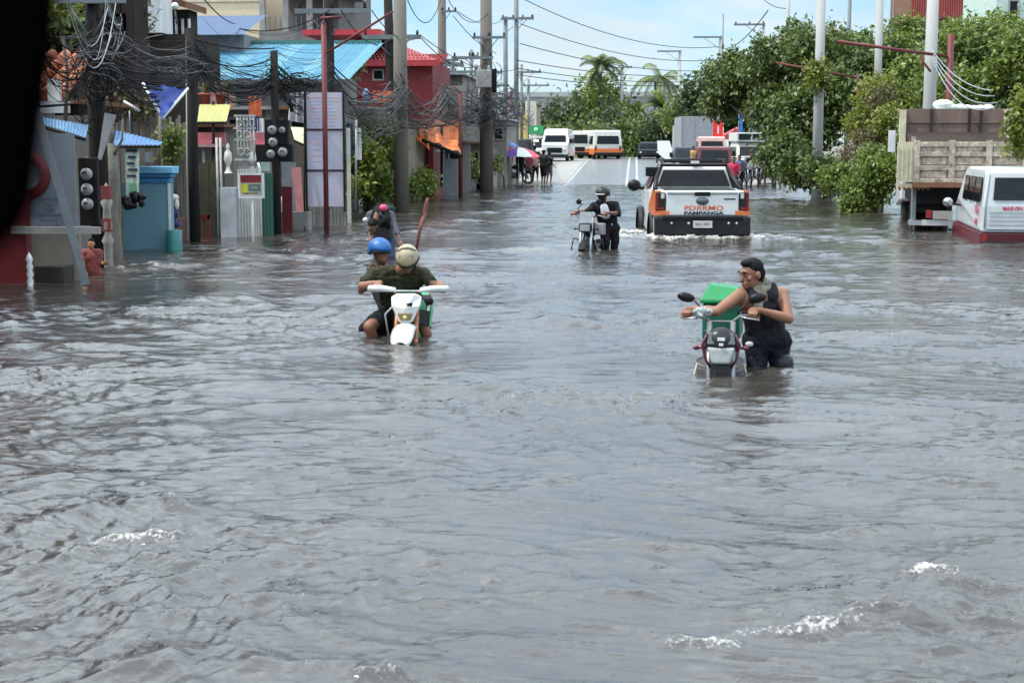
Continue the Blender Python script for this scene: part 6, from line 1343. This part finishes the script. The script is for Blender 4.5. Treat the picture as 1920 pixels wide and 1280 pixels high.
m.add(vs, [(j*7+i, j*7+i+1, (j+1)*7+i+1, (j+1)*7+i) for j in range(n) for i in range(6)], True); fd = m.build('front_fender', M_white, b1_); sm = fd.modifiers.new('t', 'SOLIDIFY'); sm.thickness = .012
for s in (-1, 1):
    m = MB(); m.poly([(s*.09, -.40, .90), (s*.18, -.2, .86), (s*.17, -.15, .70), (s*.10, -.38, .76)], (s*.012, .01, 0)); m.build('shroud', mat('shroud_black', (.02, .022, .024), .4), b1_)
m = MB(); m.tube([(-.09, -.44, .98), (-.22, -.40, .85), (-.2, -.3, .6)], .01, 6); m.build('brake_hose', mat('hose_white', (.5, .55, .5), .5), b1_)
m = MB(); m.tube([(.12, -.45, 1.02), (.2, -.47, .99)], .01, 6); m.ball((.215, -.47, .985), (.045, .02, .04), 10, 8); m.build('small_mirror', M_black, b1_)

# 2 commuter with delivery box
bz2 = road_z(13)
b2_, _ = bike('commuter_motorcycle', 'dark commuter motorcycle with pale headlamp and long mirrors, pushed by man in tank top', (.74, 12.95, bz2), R(-3),
    dict(bar_z=1.10, bar_w=.60, wr=.30, tyre=.08, fork=mat('fork_grey', (.22, .22, .23), .35, metal=.5), bar=mat('bar_dark_steel', (.16, .16, .17), .4, metal=.6), tank=mat('tank_darkred', (.12, .015, .02), .3), mirror=(.09, .11), mirror_r=(.075, .025, .040), signals=mat('signal_red', (.12, .01, .02), .3), seat_z=.80))
m = MB(); m.ball((0, -.52, .90), (.135, .10, .125), 16, 12); m.build('headlight_cowl', mat('cowl_grey', (.05, .053, .056), .3), b2_)
m = MB(); m.poly([(-.115, -.62, .87), (.115, -.62, .87), (.075, -.635, .735), (-.075, -.635, .735)], (0, .12, 0)); m.build('headlight', mat('lamp_pale', (.34, .36, .36), .2, var=.15, scale=20), b2_, .02)
m = MB(); m.poly([(-.10, -.575, .985), (.10, -.575, .985), (.115, -.615, .89), (-.115, -.615, .89)], (0, .02, 0)); m.build('visor', mat('visor_smoke', (.07, .08, .085), .12), b2_, .01)
MB().b2((-.03, -.628, .925), (.03, -.612, .95)).build('badge', M_white, b2_); MB().b2((-.018, -.64, .885), (.018, -.62, .905)).build('badge', M_white, b2_)
for s in (-1, 1):
    m = MB(); m.tube([(s*.115, -.57, .97), (s*.15, -.56, .88), (s*.12, -.58, .76), (s*.08, -.58, .70)], .011, 6); m.build('cowl_trim', mat('trim_darkred', (.08, .012, .016), .4), b2_)
m = MB(); m.prism([(-.95, .50), (-.85, .60), (-.6, .68), (-.5, .66), (-.6, .60), (-.9, .46)], .065); m.build('front_fender', M_black, b2_, .02)
m = MB(); m.poly([(-.07, -.60, .74), (.07, -.60, .74), (.085, -.66, .55), (-.085, -.66, .55)], (0, .05, 0)); m.build('front_panel', M_black, b2_, .01)
for s in (-1, 1): m = MB(); m.tube([(s*.06, -.30, .62), (s*.19, -.36, .70), (s*.24, -.36, .48), (s*.2, -.30, .28), (s*.08, -.2, .24)], .012, 8); m.build('crash_guard', mat('guard_cream', (.42, .36, .28), .4), b2_)
for s in (-1, 1): m = MB(); m.poly([(s*.12, -.22, .76), (s*.19, -.18, .72), (s*.18, -.13, .54), (s*.13, -.18, .50)], (s*.012, .01, 0)); m.build('side_shroud', mat('shroud_silver', (.22, .23, .25), .35), b2_)
cw = random.Random(6); blob('cloth_wrap', [('e', (-.16+cw.uniform(-.06, .06), -.35+cw.uniform(-.03, .03), 1.10+cw.uniform(-.035, .05)), (cw.uniform(.018, .04), cw.uniform(.015, .03), cw.uniform(.015, .035))) for _ in range(20)], .006, mat('plastic_wrap', (.24, .28, .27), .35, var=.6, scale=40), b2_, (0, 0, 0), 1)
m = MB()
for s in (-1, 1): m.tube([(s*.13, .55, .86), (s*.15, 1.0, .90)], .012, 6)
for y in (.6, .75, .9): m.tube([(-.14, y, .88), (.14, y, .88)], .01, 6)
m.build('rear_rack', M_steeld, b2_)
X = .74+.01; t = thing('delivery_box', 'bright green insulated delivery box on the rack of the commuter motorcycle', 'box', (.80, 13.72, bz2+.90), R(-8))
M_gr = mat('box_green', (.0, .19, .05), .4, var=.05); M_gd = mat('box_green_dark', (.0, .085, .045), .5)
MB().b2((-.165, -.22, -.12), (.165, .22, .21)).build('tub', M_gd, t, .03)
m = MB(); m.add([(-.185, -.24, .205), (.185, -.24, .205), (.185, .24, .205), (-.185, .24, .205), (-.185, -.24, .24), (.185, -.24, .24), (.185, .24, .24), (-.185, .24, .24), (-.12, -.10, .36), (.13, -.12, .33), (.13, .18, .33), (-.12, .18, .36)],
               [(0, 1, 5, 4), (1, 2, 6, 5), (2, 3, 7, 6), (3, 0, 4, 7), (4, 5, 9, 8), (5, 6, 10, 9), (6, 7, 11, 10), (7, 4, 8, 11), (8, 9, 10, 11), (3, 2, 1, 0)]); m.build('lid', M_gr, t, .012)

# 3 small commuter in the middle distance
bz3 = road_z(27.6)
b3_, _ = bike('motorcycle', 'dark motorcycle with round mirrors pushed by the helmeted rider left of the pickup', (-.76, 27.9, bz3), R(-10),
    dict(bar_z=1.10, bar_w=.64, wr=.30, fork=M_steel, bar=M_black, tank=mat('tank_grey', (.05, .05, .055), .3), mirror=(-.04, .20), mirror_r=(.05, .02, .05), signals=M_black, seat_z=.80))
m = MB(); m.b2((-.12, -.62, .80), (.12, -.50, .96)); m.build('headlight_cowl', mat('cowl_dark', (.04, .045, .05), .3), b3_, .03); MB().b2((-.09, -.635, .82), (.09, -.618, .93)).build('headlight', mat('lamp_grey', (.28, .29, .3), .2), b3_, .01)
m = MB(); m.poly([(-.10, -.55, 1.16), (.10, -.55, 1.16), (.12, -.60, .97), (-.12, -.60, .97)], (0, .015, 0)); m.build('windshield', mat('shield_grey', (.25, .27, .28), .15), b3_)
m = MB(); m.prism([(-.95, .52), (-.8, .63), (-.55, .67), (-.6, .60), (-.9, .48)], .06); m.build('front_fender', M_black, b3_, .02)
MB().b2((.13, -.35, .74), (.30, -.2, .95)).build('side_bag', mat('bag_grey', (.22, .22, .23), .6), b3_, .02)
for s in (-1, 1): m = MB(); m.tube([(s*.06, -.30, .62), (s*.26, -.36, .68), (s*.30, -.36, .46), (s*.1, -.2, .24)], .014, 6); m.build('crash_guard', M_black, b3_)

# ------------------------------------------------------------------ the four riders
def BW(px, py, Y): return tuple(P(px, py, Y))
M_olive = mat('cotton_olive', (.065, .063, .035), .9, var=.18, scale=7, bump=.3); M_dkc = mat('cloth_black', (.018, .018, .022), .85, bump=.3, var=.3, scale=12)
M_tank = mat('cloth_slate_dark', (.035, .035, .045), .85, bump=.3, scale=12, var=.35); M_navyc = mat('cloth_navy_dark', (.008, .010, .022), .8, bump=.3, scale=12)
# man in tank top: right
gR = b2_.matrix_basis @ V((-.28, -.275, 1.10)); gL = b2_.matrix_basis @ V((.255, -.28, 1.10)); ax = (gL-gR).normalized()
J = dict(head=BW(1409, 514, 12.88), neck=BW(1424, 546, 12.98), chest=BW(1428, 572, 13.02), waist=BW(1436, 605, 13.10), pelvis=BW(1438, 632, 13.12), hipR=BW(1420, 640, 13.08), hipL=BW(1456, 640, 13.12),
         shR=BW(1387, 553, 12.86), shL=BW(1466, 551, 13.02), elR=BW(1344, 584, 12.66), elL=BW(1479, 598, 12.84), wrR=tuple(gR+V((.045, .075, .035))), wrL=tuple(gL+V((.07, .06, .03))),
         knR=BW(1418, 706, 12.98), knL=BW(1466, 706, 13.06), anR=(1.0, 13.15, -.54), anL=(1.22, 13.25, -.54))
man, g, e, off = human(J, 'man in a dark tank top and neck scarf wading beside the commuter motorcycle, looking left', voxel=.0065, pants=M_navyc, plen=1.0, head_s=1.04, k=1.02,
    facedir=(-.80, -.55, -.16), grips={'R': (gR, ax), 'L': (gL, -ax)})
# tank top shell: torso without shoulders
q = [('c', J['pelvis'], J['waist'], .145, .137), ('c', J['waist'], J['chest'], .137, .155), ('e', V(J['chest'])+V((0, 0, .05)), (.14, .135, .10)), ('c', J['hipR'], V(J['chest']).lerp(V(J['shR']), .42), .09, .105), ('c', J['hipL'], V(J['chest']).lerp(V(J['shL']), .42), .09, .105)]
for s_ in ('R', 'L'):
    a = V(J['sh'+s_]).lerp(V(J['neck']), .42)+V((0, 0, .055)); q += [('c', V(J['chest']).lerp(V(J['sh'+s_]), .45)+V((0, -.09, .04)), a+V((0, -.045, 0)), .06, .034), ('c', a+V((0, -.045, 0)), a+V((0, .05, 0)), .034, .034), ('c', a+V((0, .05, 0)), V(J['chest']).lerp(V(J['sh'+s_]), .45)+V((0, .09, .0)), .034, .06)]
so = blob('tank_top', q, .0075, M_tank, man, off, 2); dm = so.modifiers.new('f', 'DISPLACE'); dm.texture = bpy.data.textures['folds']; dm.strength = .02
# scarf
q = []; nk = V(J['neck'])
def ring(cx, rx_, ry_, r_, tilt, n=12): return [('c', cx+V((rx_*math.cos(a), ry_*math.sin(a), tilt*math.sin(a+.6))), cx+V((rx_*math.cos(b_), ry_*math.sin(b_), tilt*math.sin(b_+.6))), r_, r_) for a, b_ in ((2*math.pi*i/n, 2*math.pi*(i+1)/n) for i in range(n))]
q += ring(nk+V((-.005, -.01, .035)), .078, .072, .034, .015)+ring(nk+V((-.01, -.02, .07)), .070, .066, .028, .03)
q += [('c', nk+V((-.05, -.09, .03)), nk+V((-.03, -.135, -.14)), .045, .028), ('c', nk+V((.02, -.09, .03)), nk+V((-.01, -.14, -.12)), .035, .03), ('c', g(.02, .05, -.105), g(.07, .01, -.07), .03, .028), ('c', g(.075, .0, -.09), g(.080, -.03, -.0), .026, .010)]
blob('scarf', q, .008, scarfmat(), man, off, 1)
q = [('e', g(.02, .082, -.046), (.026, .014, .009), e)]; blob('moustache', q, .004, M_hair, man, off, 1)
for s_ in ('L',):
    K = V(J['kn'+s_]); q = [('c', K+V((0.01, -.01, .12)), K+V((0, 0, -.12)), .088, .082)]; blob('knee_wrap', q, .009, mat('wet_pattern', (.05, .055, .06), .4, var=.9, scale=25), man, off, 1)
MB().ball(V(BW(1405, 645, 12.93))-off, (.035, .008, .022), 10, 6).build('shorts_logo', M_white, man)

# olive shirt rider
B1 = b1_.matrix_basis; gR = B1 @ V((-.31, -.27, 1.095)); gL = B1 @ V((.31, -.27, 1.095)); ax = (gL-gR).normalized()
J = dict(head=BW(764, 487, 15.0), neck=BW(752, 506, 15.16), chest=BW(750, 530, 15.28), waist=BW(750, 562, 15.40), pelvis=BW(751, 588, 15.50), hipR=BW(730, 592, 15.45), hipL=BW(772, 592, 15.45),
         shR=BW(702, 514, 15.22), shL=BW(792, 514, 15.2), elR=BW(679, 537, 15.06), elL=BW(816, 538, 15.04), wrR=tuple(gR+V((.015, .08, .04))), wrL=tuple(gL+V((-.015, .08, .04))),
         knR=BW(692, 612, 14.80), knL=BW(792, 608, 14.95), anR=(-2.50, 15.1, -.36), anL=(-1.93, 15.15, -.36))
r1, g, e, off = human(J, 'rider in an olive t-shirt and cream helmet bent over the handlebars of the enduro', voxel=.0065, shirt=M_olive, sleeve=.62, pants=M_dkc, plen=.72, hair=False, helmet=True, facedir=(.06, -.72, -.70), up=(0, -.6, .8), grips={'R': (gR, ax), 'L': (gL, -ax)}, k=1.05)
def helmet(name, par, g, e, m, off, sc=1.0, peak=False, stripe=None):
    q = [('e', g(0, -.014, .042), (.118*sc, .136*sc, .118*sc), e)]
    o = MB(); c = g(0, -.014, .030)-off; o.ball(c, (.116*sc, .134*sc, .122*sc), 20, 14, e, half=False); f = o.build(name, m, par)
    # cut away the face opening by deleting the lower half
    bm = bmesh.new(); bm.from_mesh(f.data); M3 = e.to_matrix().transposed()
    dl = [v for v in bm.verts if (M3 @ (v.co-c)).z < (-.012 if (M3 @ (v.co-c)).y > 0 else -.075)]; bmesh.ops.delete(bm, geom=dl, context='VERTS'); bm.to_mesh(f.data); bm.free()
    sm = f.modifiers.new('s', 'SOLIDIFY'); sm.thickness = .012
    r = MB(); pts = [g(.116*sc*math.sin(a), -.014+.134*sc*math.cos(a), .016 if math.cos(a) > 0 else -.02) for a in [i*math.pi/10 for i in range(-10, 11)]]; r.tube([p-off for p in pts], .010, 6); r.build('helmet_rim', M_black, f)
    if peak: r = MB(); r.poly([g(-.09, .10, .035)-off, g(.09, .10, .035)-off, g(.07, .19, .04)-off, g(-.07, .19, .04)-off], (e.to_matrix() @ V((0, 0, .012)))); r.build('helmet_peak', peak, f)
    if stripe: r = MB(); r.tube([g(.112*sc*math.sin(a), -.014, .03+.122*sc*math.cos(a))-off+V((0, 0, .006)) for a in [-.9+i*.18 for i in range(11)]], .010, 5); r.build('helmet_stripe', stripe, f)
    s_ = MB(); s_.tube([g(.09, .01, -.01)-off, g(.06, .04, -.10)-off, g(0, .06, -.13)-off, g(-.06, .04, -.10)-off, g(-.09, .01, -.01)-off], .006, 5); s_.build('chin_strap', M_blackm, f)
    return f
M_hcream = mat('helmet_cream', (.36, .30, .20), .6, var=.2, dirt=.3, scale=20)
h = helmet('helmet', r1, g, e, M_hcream, off, .98, stripe=mat('helmet_grey', (.16, .15, .13), .6))
for kx in (-.06, -.02, .02, .06):
    m = MB(); m.tube([g(kx, .10-abs(kx)*.4, .075)-off, g(kx, .055, .128-abs(kx)*.35)-off, g(kx*.9, -.02, .152-abs(kx)*.35)-off], .007, 5); m.build('helmet_vent', mat('vent_brown', (.12, .09, .06), .8), h)
# passenger
J = dict(head=BW(713, 473, 15.75), neck=BW(720, 503, 15.85), chest=BW(726, 530, 15.9), waist=BW(738, 562, 15.9), pelvis=BW(746, 584, 15.9), hipR=BW(728, 590, 15.88), hipL=BW(764, 590, 15.88),
         shR=BW(690, 518, 15.82), shL=BW(756, 512, 15.85), elR=BW(677, 545, 15.7), elL=BW(770, 540, 15.6), wrR=BW(694, 512, 15.42), wrL=BW(768, 566, 15.5),
         knR=BW(684, 618, 15.4), knL=BW(796, 618, 15.45), anR=(-2.62, 15.6, -.4), anL=(-1.95, 15.6, -.4))
r2, g, e, off = human(J, 'passenger in a blue helmet sitting behind the olive shirt rider', voxel=.009, shirt=mat('cloth_teal_grey', (.10, .14, .14), .9), sleeve=.7, pants=mat('cloth_charcoal', (.02, .02, .025), .85), plen=1.6, hair=False, helmet=True, facedir=(.75, -.62, -.1), head_s=.95, k=.92)
helmet('helmet', r2, g, e, mat('helmet_blue', (.01, .10, .32), .45, var=.2), off, 1.02)
# middle rider
B3 = b3_.matrix_basis; gR = B3 @ V((-.28, -.275, 1.10)); gL = B3 @ V((.28, -.275, 1.10)); ax = (gL-gR).normalized()
J = dict(head=BW(1130, 366, 28.0), neck=BW(1133, 383, 28.05), chest=BW(1136, 396, 28.1), waist=BW(1140, 412, 28.15), pelvis=BW(1142, 424, 28.15), hipR=BW(1133, 428, 28.1), hipL=BW(1150, 428, 28.15),
         shR=BW(1114, 386, 28.0), shL=BW(1154, 385, 28.1), elR=BW(1103, 396, 27.9), elL=BW(1160, 401, 27.95), wrR=tuple(gR+V((.04, .07, .04))), wrL=tuple(gL+V((.07, .06, .03))),
         knR=BW(1136, 456, 28.0), knL=BW(1153, 454, 28.15), anR=(-.58, 28.2, -.37), anL=(-.40, 28.3, -.37))
r3, g, e, off = human(J, 'helmeted rider in black jacket and white shirt pushing a motorcycle left of the pickup', voxel=.010, shirt=M_dkc, sleeve=1.25, pants=mat('cloth_black2', (.02, .018, .022), .85), plen=1.5, hair=False, helmet=True, face=False, skin=M_skind, facedir=(-.35, -.9, -.15), grips={'R': (gR, ax), 'L': (gL, -ax)})
helmet('helmet', r3, g, e, mat('helmet_dark', (.05, .06, .055), .25), off, 1.12, peak=M_white)
q = [('c', V(J['neck'])+V((0, -.10, -.06)), V(J['chest'])+V((.0, -.13, -.06)), .075, .085)]; blob('white_shirt_front', q, .01, mat('cloth_white2', (.6, .6, .62), .8), r3, off, 1)
blob('face_cover', [('e', g(0, .05, -.05), (.06, .06, .055), e)], .01, M_blackm, r3, off, 1)
MB().ball(V(BW(1147, 421, 28.0))-off, (.02, .01, .02), 6, 4).build('belt_buckle', M_steel, r3)
# wading figure at left, bending forward
Yw = 25.2; c = lambda px, py, dy=0: BW(px, py, Yw+dy)
J = dict(head=c(699, 424, -.34), neck=c(706, 402, -.15), chest=c(713, 408, .0), waist=c(718, 430, .18), pelvis=c(720, 446, .28), hipR=c(710, 452, .25), hipL=c(730, 452, .25), shR=c(694, 405, -.1), shL=c(732, 402, -.1),
         elR=c(690, 428, -.2), elL=c(740, 425, -.2), wrR=c(694, 444, -.32), wrL=c(750, 450, -.32), knR=c(708, 482, .1), knL=c(732, 482, .2), anR=(c(706, 500)[0], Yw+.3, -.45), anL=(c(734, 500)[0], Yw+.4, -.45))
r4, g, e, off = human(J, 'person in a grey top stooping forward in the water behind the two riders', voxel=.011, shirt=mat('cloth_grey_dark', (.07, .075, .09), .85), sleeve=1.5, pants=mat('cloth_jeans', (.06, .08, .13), .9), plen=1.6, face=False, skin=M_skind, facedir=(-.2, -.75, -.65), up=(0, -.6, .8))
t = thing('backpack', 'black backpack with a pink patch worn by the stooping person', 'backpack', c(716, 405, -.05)); 
MB().box((-.01, .02, 0), (.32, .30, .30), (.6, .15, .1), .8).build('bag', M_dkc, t, .06)
for s_ in (-.12, .12): MB().tube([(s_, -.12, .1), (s_*1.2, -.22, -.05), (s_*1.1, -.12, -.2)], .025, 6).build('strap', M_dkc, t)
t = t; MB().ball((.05, -.14, .14), (.07, .06, .06), 8, 6).build('pink_patch', mat('pink_patch', (.6, .06, .16), .6), t); MB().ball((.14, .0, .10), (.10, .09, .08), 8, 6).build('green_flap', mat('flap_green', (.02, .05, .04), .7), t)
MB().ball((-.24, -.08, -.06), (.07, .06, .045), 10, 6).build('white_bottle', M_white, t)
# paddle standing behind the riders
t = thing('wooden_paddle', 'dark reddish wooden paddle held upright behind the cream helmet', 'paddle', BW(779, 470, 15.55)); a = V(t.location); pp = [V(BW(779, 478, 15.55))-a, V(BW(787, 430, 15.6))-a, V(BW(797, 398, 15.65))-a, V(BW(802, 371, 15.68))-a]
MB().tube(pp[:3], [.014, .018, .022], 8).build('shaft', mat('paddle_red', (.14, .035, .03), .6), t); MB().tube([pp[1].lerp(pp[2], .6), pp[2], pp[3].lerp(pp[2], .3), pp[3]], [.020, .032, .026, .015], 8, sy=.5).build('blade', mat('paddle_red', (0, 0, 0)), t)

# ------------------------------------------------------------------ small figures
def stander(px, Y, h, label, shirt, pants, rz=0, seed=0, group=None, sink=None, skin=M_skind, hat=None, vox=.022):
    q = random.Random(seed); X = pxr(px, Y); z0 = road_z(Y) if sink is None else sink; f = h/1.68; S_ = lambda x, y, z: tuple(V((X, Y, z0))+Euler((0, 0, rz)).to_matrix() @ V((x*f, y*f, z*f)))
    d = lambda a: q.uniform(-a, a); b = d(.12)
    J = dict(head=S_(0, -.03, 1.56), neck=S_(0, 0, 1.40), chest=S_(0, 0, 1.26), waist=S_(0, 0, 1.06), pelvis=S_(0, 0, .94), hipR=S_(-.09, 0, .90), hipL=S_(.09, 0, .90), shR=S_(-.18, 0, 1.36), shL=S_(.18, 0, 1.36),
             elR=S_(-.24+d(.06), -.03+d(.1), 1.10), elL=S_(.24+d(.06), -.03+d(.1), 1.10), wrR=S_(-.2+d(.1), -.15+d(.15), .92+abs(d(.2))), wrL=S_(.2+d(.1), -.15+d(.15), .92+abs(d(.2))),
             knR=S_(-.1, -.02-b, .5), knL=S_(.1, -.02+b, .5), anR=S_(-.1, .03-b*1.5, .09), anL=S_(.1, .03+b*1.5, .09))
    fd = Euler((0, 0, rz)).to_matrix() @ V((0, -1, 0)); t, g, e, off = human(J, label, group, skin=skin, voxel=vox, shirt=shirt, sleeve=.6, pants=pants, plen=1.2 if q.random() < .6 else .9, face=False, facedir=fd, k=f*1.0, head_s=f)
    if hat: o = MB(); o.ball(g(0, 0, .09)-off, (.12, .13, .06), 10, 6, e); o.build('hat', hat, t)
    return t
cs = lambda n, c: mat('cloth_'+n, c, .9)
G5 = 'onlookers under the parasols at the edge of the flood'
for k, (px, Y, h, sh, pn, rz, lb) in enumerate(((953, 77, 1.62, cs('red1', (.35, .05, .05)), cs('dkb', (.03, .03, .05)), 0, 'onlooker in a red shirt at the left end of the group by the parasols'),
        (975, 76, 1.6, cs('blk1', (.02, .02, .02)), cs('dkg', (.05, .05, .05)), .6, 'onlooker in black beneath the red parasol'),
        (991, 77, 1.55, cs('maroon', (.20, .04, .05)), cs('tan', (.2, .13, .1)), -.4, 'onlooker in a maroon shirt standing under the right of the parasol'),
        (1004, 79, 1.5, cs('pinkish', (.4, .2, .2)), cs('dkb', (0, 0, 0)), .3, 'onlooker in a pinkish top right of the parasols'),
        (1019, 76, 1.66, cs('dkgreen', (.035, .045, .035)), cs('blk1', (0, 0, 0)), 2.8, 'onlooker in dark green with a black cap, nearest the road'),
        (1030, 77, 1.58, cs('olive2', (.05, .055, .03)), cs('grey2', (.12, .12, .12)), 2.5, 'onlooker in olive at the right end of the group, beside the road'))):
    stander(px, Y, h, lb, sh, pn, rz, k, G5, hat=M_blackm if k in (4,) else None)
for k, (px, Y, h, sh, pn, lb) in enumerate(((1376, 60, 1.6, cs('crimson', (.5, .03, .08)), cs('blue3', (.04, .06, .16)), 'person in crimson wading just right of the pickup window'),
        (1387, 66, 1.6, cs('slate', (.08, .1, .14)), cs('blk1', (0, 0, 0)), 'person in slate blue behind the one in crimson'),
        (1408, 74, 1.6, cs('blk1', (0, 0, 0)), cs('dkg', (0, 0, 0)), 'person in black on the motorcycle before the white jeepney'),
        (1436, 76, 1.6, cs('pale', (.4, .4, .42)), cs('blk1', (0, 0, 0)), 'person in a pale shirt beside the tricycle on the right'),
        (1300, 88, 1.6, cs('orange3', (.5, .3, .12)), cs('dkb', (0, 0, 0)), 'person in yellow-orange between the cars behind the pickup'))):
    stander(px, Y, h, lb, sh, pn, .2*k, 20+k, 'people among the stopped vehicles')
stander(165, 21.8, 1.05, 'small child in a red top standing in the water below the round meters', cs('red_kid', (.20, .05, .045)), cs('dkb', (0, 0, 0)), .3, 40, skin=mat('skin_warm', (.36, .15, .07), .5), vox=.013)
stander(1238, 33.6, 1.55, 'person leaning out beside the pickup cab with a black tray in hand', cs('maroon2', (.12, .02, .03)), cs('blk1', (0, 0, 0)), 3.3, 41, sink=-.08, vox=.015)
t = thing('black_tray', 'flat black tray held out to the left of the pickup cab', 'tray', P(1228, 322, 33.2)); MB().b2((-.2, -.1, -.1), (.2, .2, .1)).build('tray', M_black, t, .02)
# parasols
def parasol(px, py, Y, r, cols, label, tilt=0):
    c = P(px, py, Y); t = thing('parasol', label, 'umbrella', (c.x, Y, road_z(Y)), 0, 'parasols over the onlookers'); z = c.z-road_z(Y); n = len(cols)
    for k in range(n):
        m = MB(); a0, a1 = 2*math.pi*k/n, 2*math.pi*(k+1)/n; vs = []; 
        for j in range(4):
            f = j/3; rr = r*f; zz = z-(r*.42)*f*f
            for i in range(4): a = a0+(a1-a0)*i/3; vs.append((rr*math.cos(a), rr*math.sin(a), zz-.03*math.sin(math.pi*i/3)*f))
        m.add(vs, [(j*4+i, j*4+i+1, (j+1)*4+i+1, (j+1)*4+i) for j in range(3) for i in range(3)], True); m.build('panel', cols[k], t)
        MB().tube([(0, 0, z), (r*math.cos(a0), r*math.sin(a0), z-r*.42)], .01, 4).build('rib', M_steel, t)
    MB().tube([(0, 0, 0), (0, 0, z+.06)], .02, 6).build('pole', M_steel, t)
cr_, cb_, cw_, cg_, cp_ = mat('nylon_red', (.62, .03, .07), .5), mat('nylon_blue', (.07, .16, .55), .5), mat('nylon_white', (.6, .65, .6), .5), mat('nylon_teal', (.15, .45, .35), .5), mat('nylon_purple', (.12, .05, .25), .5)
parasol(972, 276, 75.0, 1.05, [cg_, cr_, cr_, cb_, cr_, cp_, cw_, cr_], 'large red and blue panelled parasol over the onlookers')
parasol(948, 264, 76, .6, [cb_]*8, 'small plain blue parasol left of the red and blue one')
parasol(997, 288, 77.5, .5, [cr_, cw_]*4, 'low red and white parasol at the right of the group')
parasol(1022, 290, 76.5, .45, [M_blackm]*8, 'small black umbrella over the onlooker nearest the road')
# tricycles / motorbikes on the right beyond the pickup, simple copies of the middle bike
for k, (px, Y, rz, lb) in enumerate(((1404, 73, 5, 'dark motorcycle stopped before the white jeepney'), (1425, 76, -8, 'motorcycle with a white sidecar front at the right kerb'), (1452, 75, 0, 'red motorcycle nearest the big tree at the flood edge'), (1398, 84, 0, 'motorcycle half hidden behind the one before the jeepney'), (965, 77, 80, 'motorcycle parked sideways among the onlookers'))):
    dup(b3_, (pxr(px, Y), Y, road_z(Y)), R(rz), lb)['group'] = 'motorcycles stopped at the far edge of the flood'
t = thing('tricycle_sidecar', 'silvery sidecar cab beside the motorcycles under the big tree', 'sidecar', (pxr(1440, 77), 77, road_z(77)))
MB().prism([(0, .35), (-.1, .8), (.15, 1.5), (1.5, 1.5), (1.5, .35)], .5).build('cab', mat('sidecar_silver', (.35, .35, .38), .4, metal=.4, dirt=.4), t, .05)
MB().poly([(-.4, -.06, .85), (.4, -.06, .85), (.36, .1, 1.4), (-.36, .1, 1.4)], (0, -.02, 0)).build('windscreen', M_glass, t); MB().lathe((-.2, -.12, .65), [(0, -.02), (.09, 0), (.09, .03)], 10, 'Y').build('headlight', M_lclear, t); wheel(t, .45, .9, .25, .1)
t = thing('traffic_barrier', 'yellow and red barrier post at the waterline under the big tree', 'barrier', W(1487, 352)); MB().tube([(-.15, 0, 0), (-.1, 0, .9), (.1, 0, .9), (.15, 0, 0)], .05, 6).build('frame', mat('barrier_yellow', (.55, .32, .03), .6), t); MB().b2((-.13, -.06, .45), (.13, -.05, .6)).build('board', mat('barrier_red', (.3, .04, .05), .6), t)
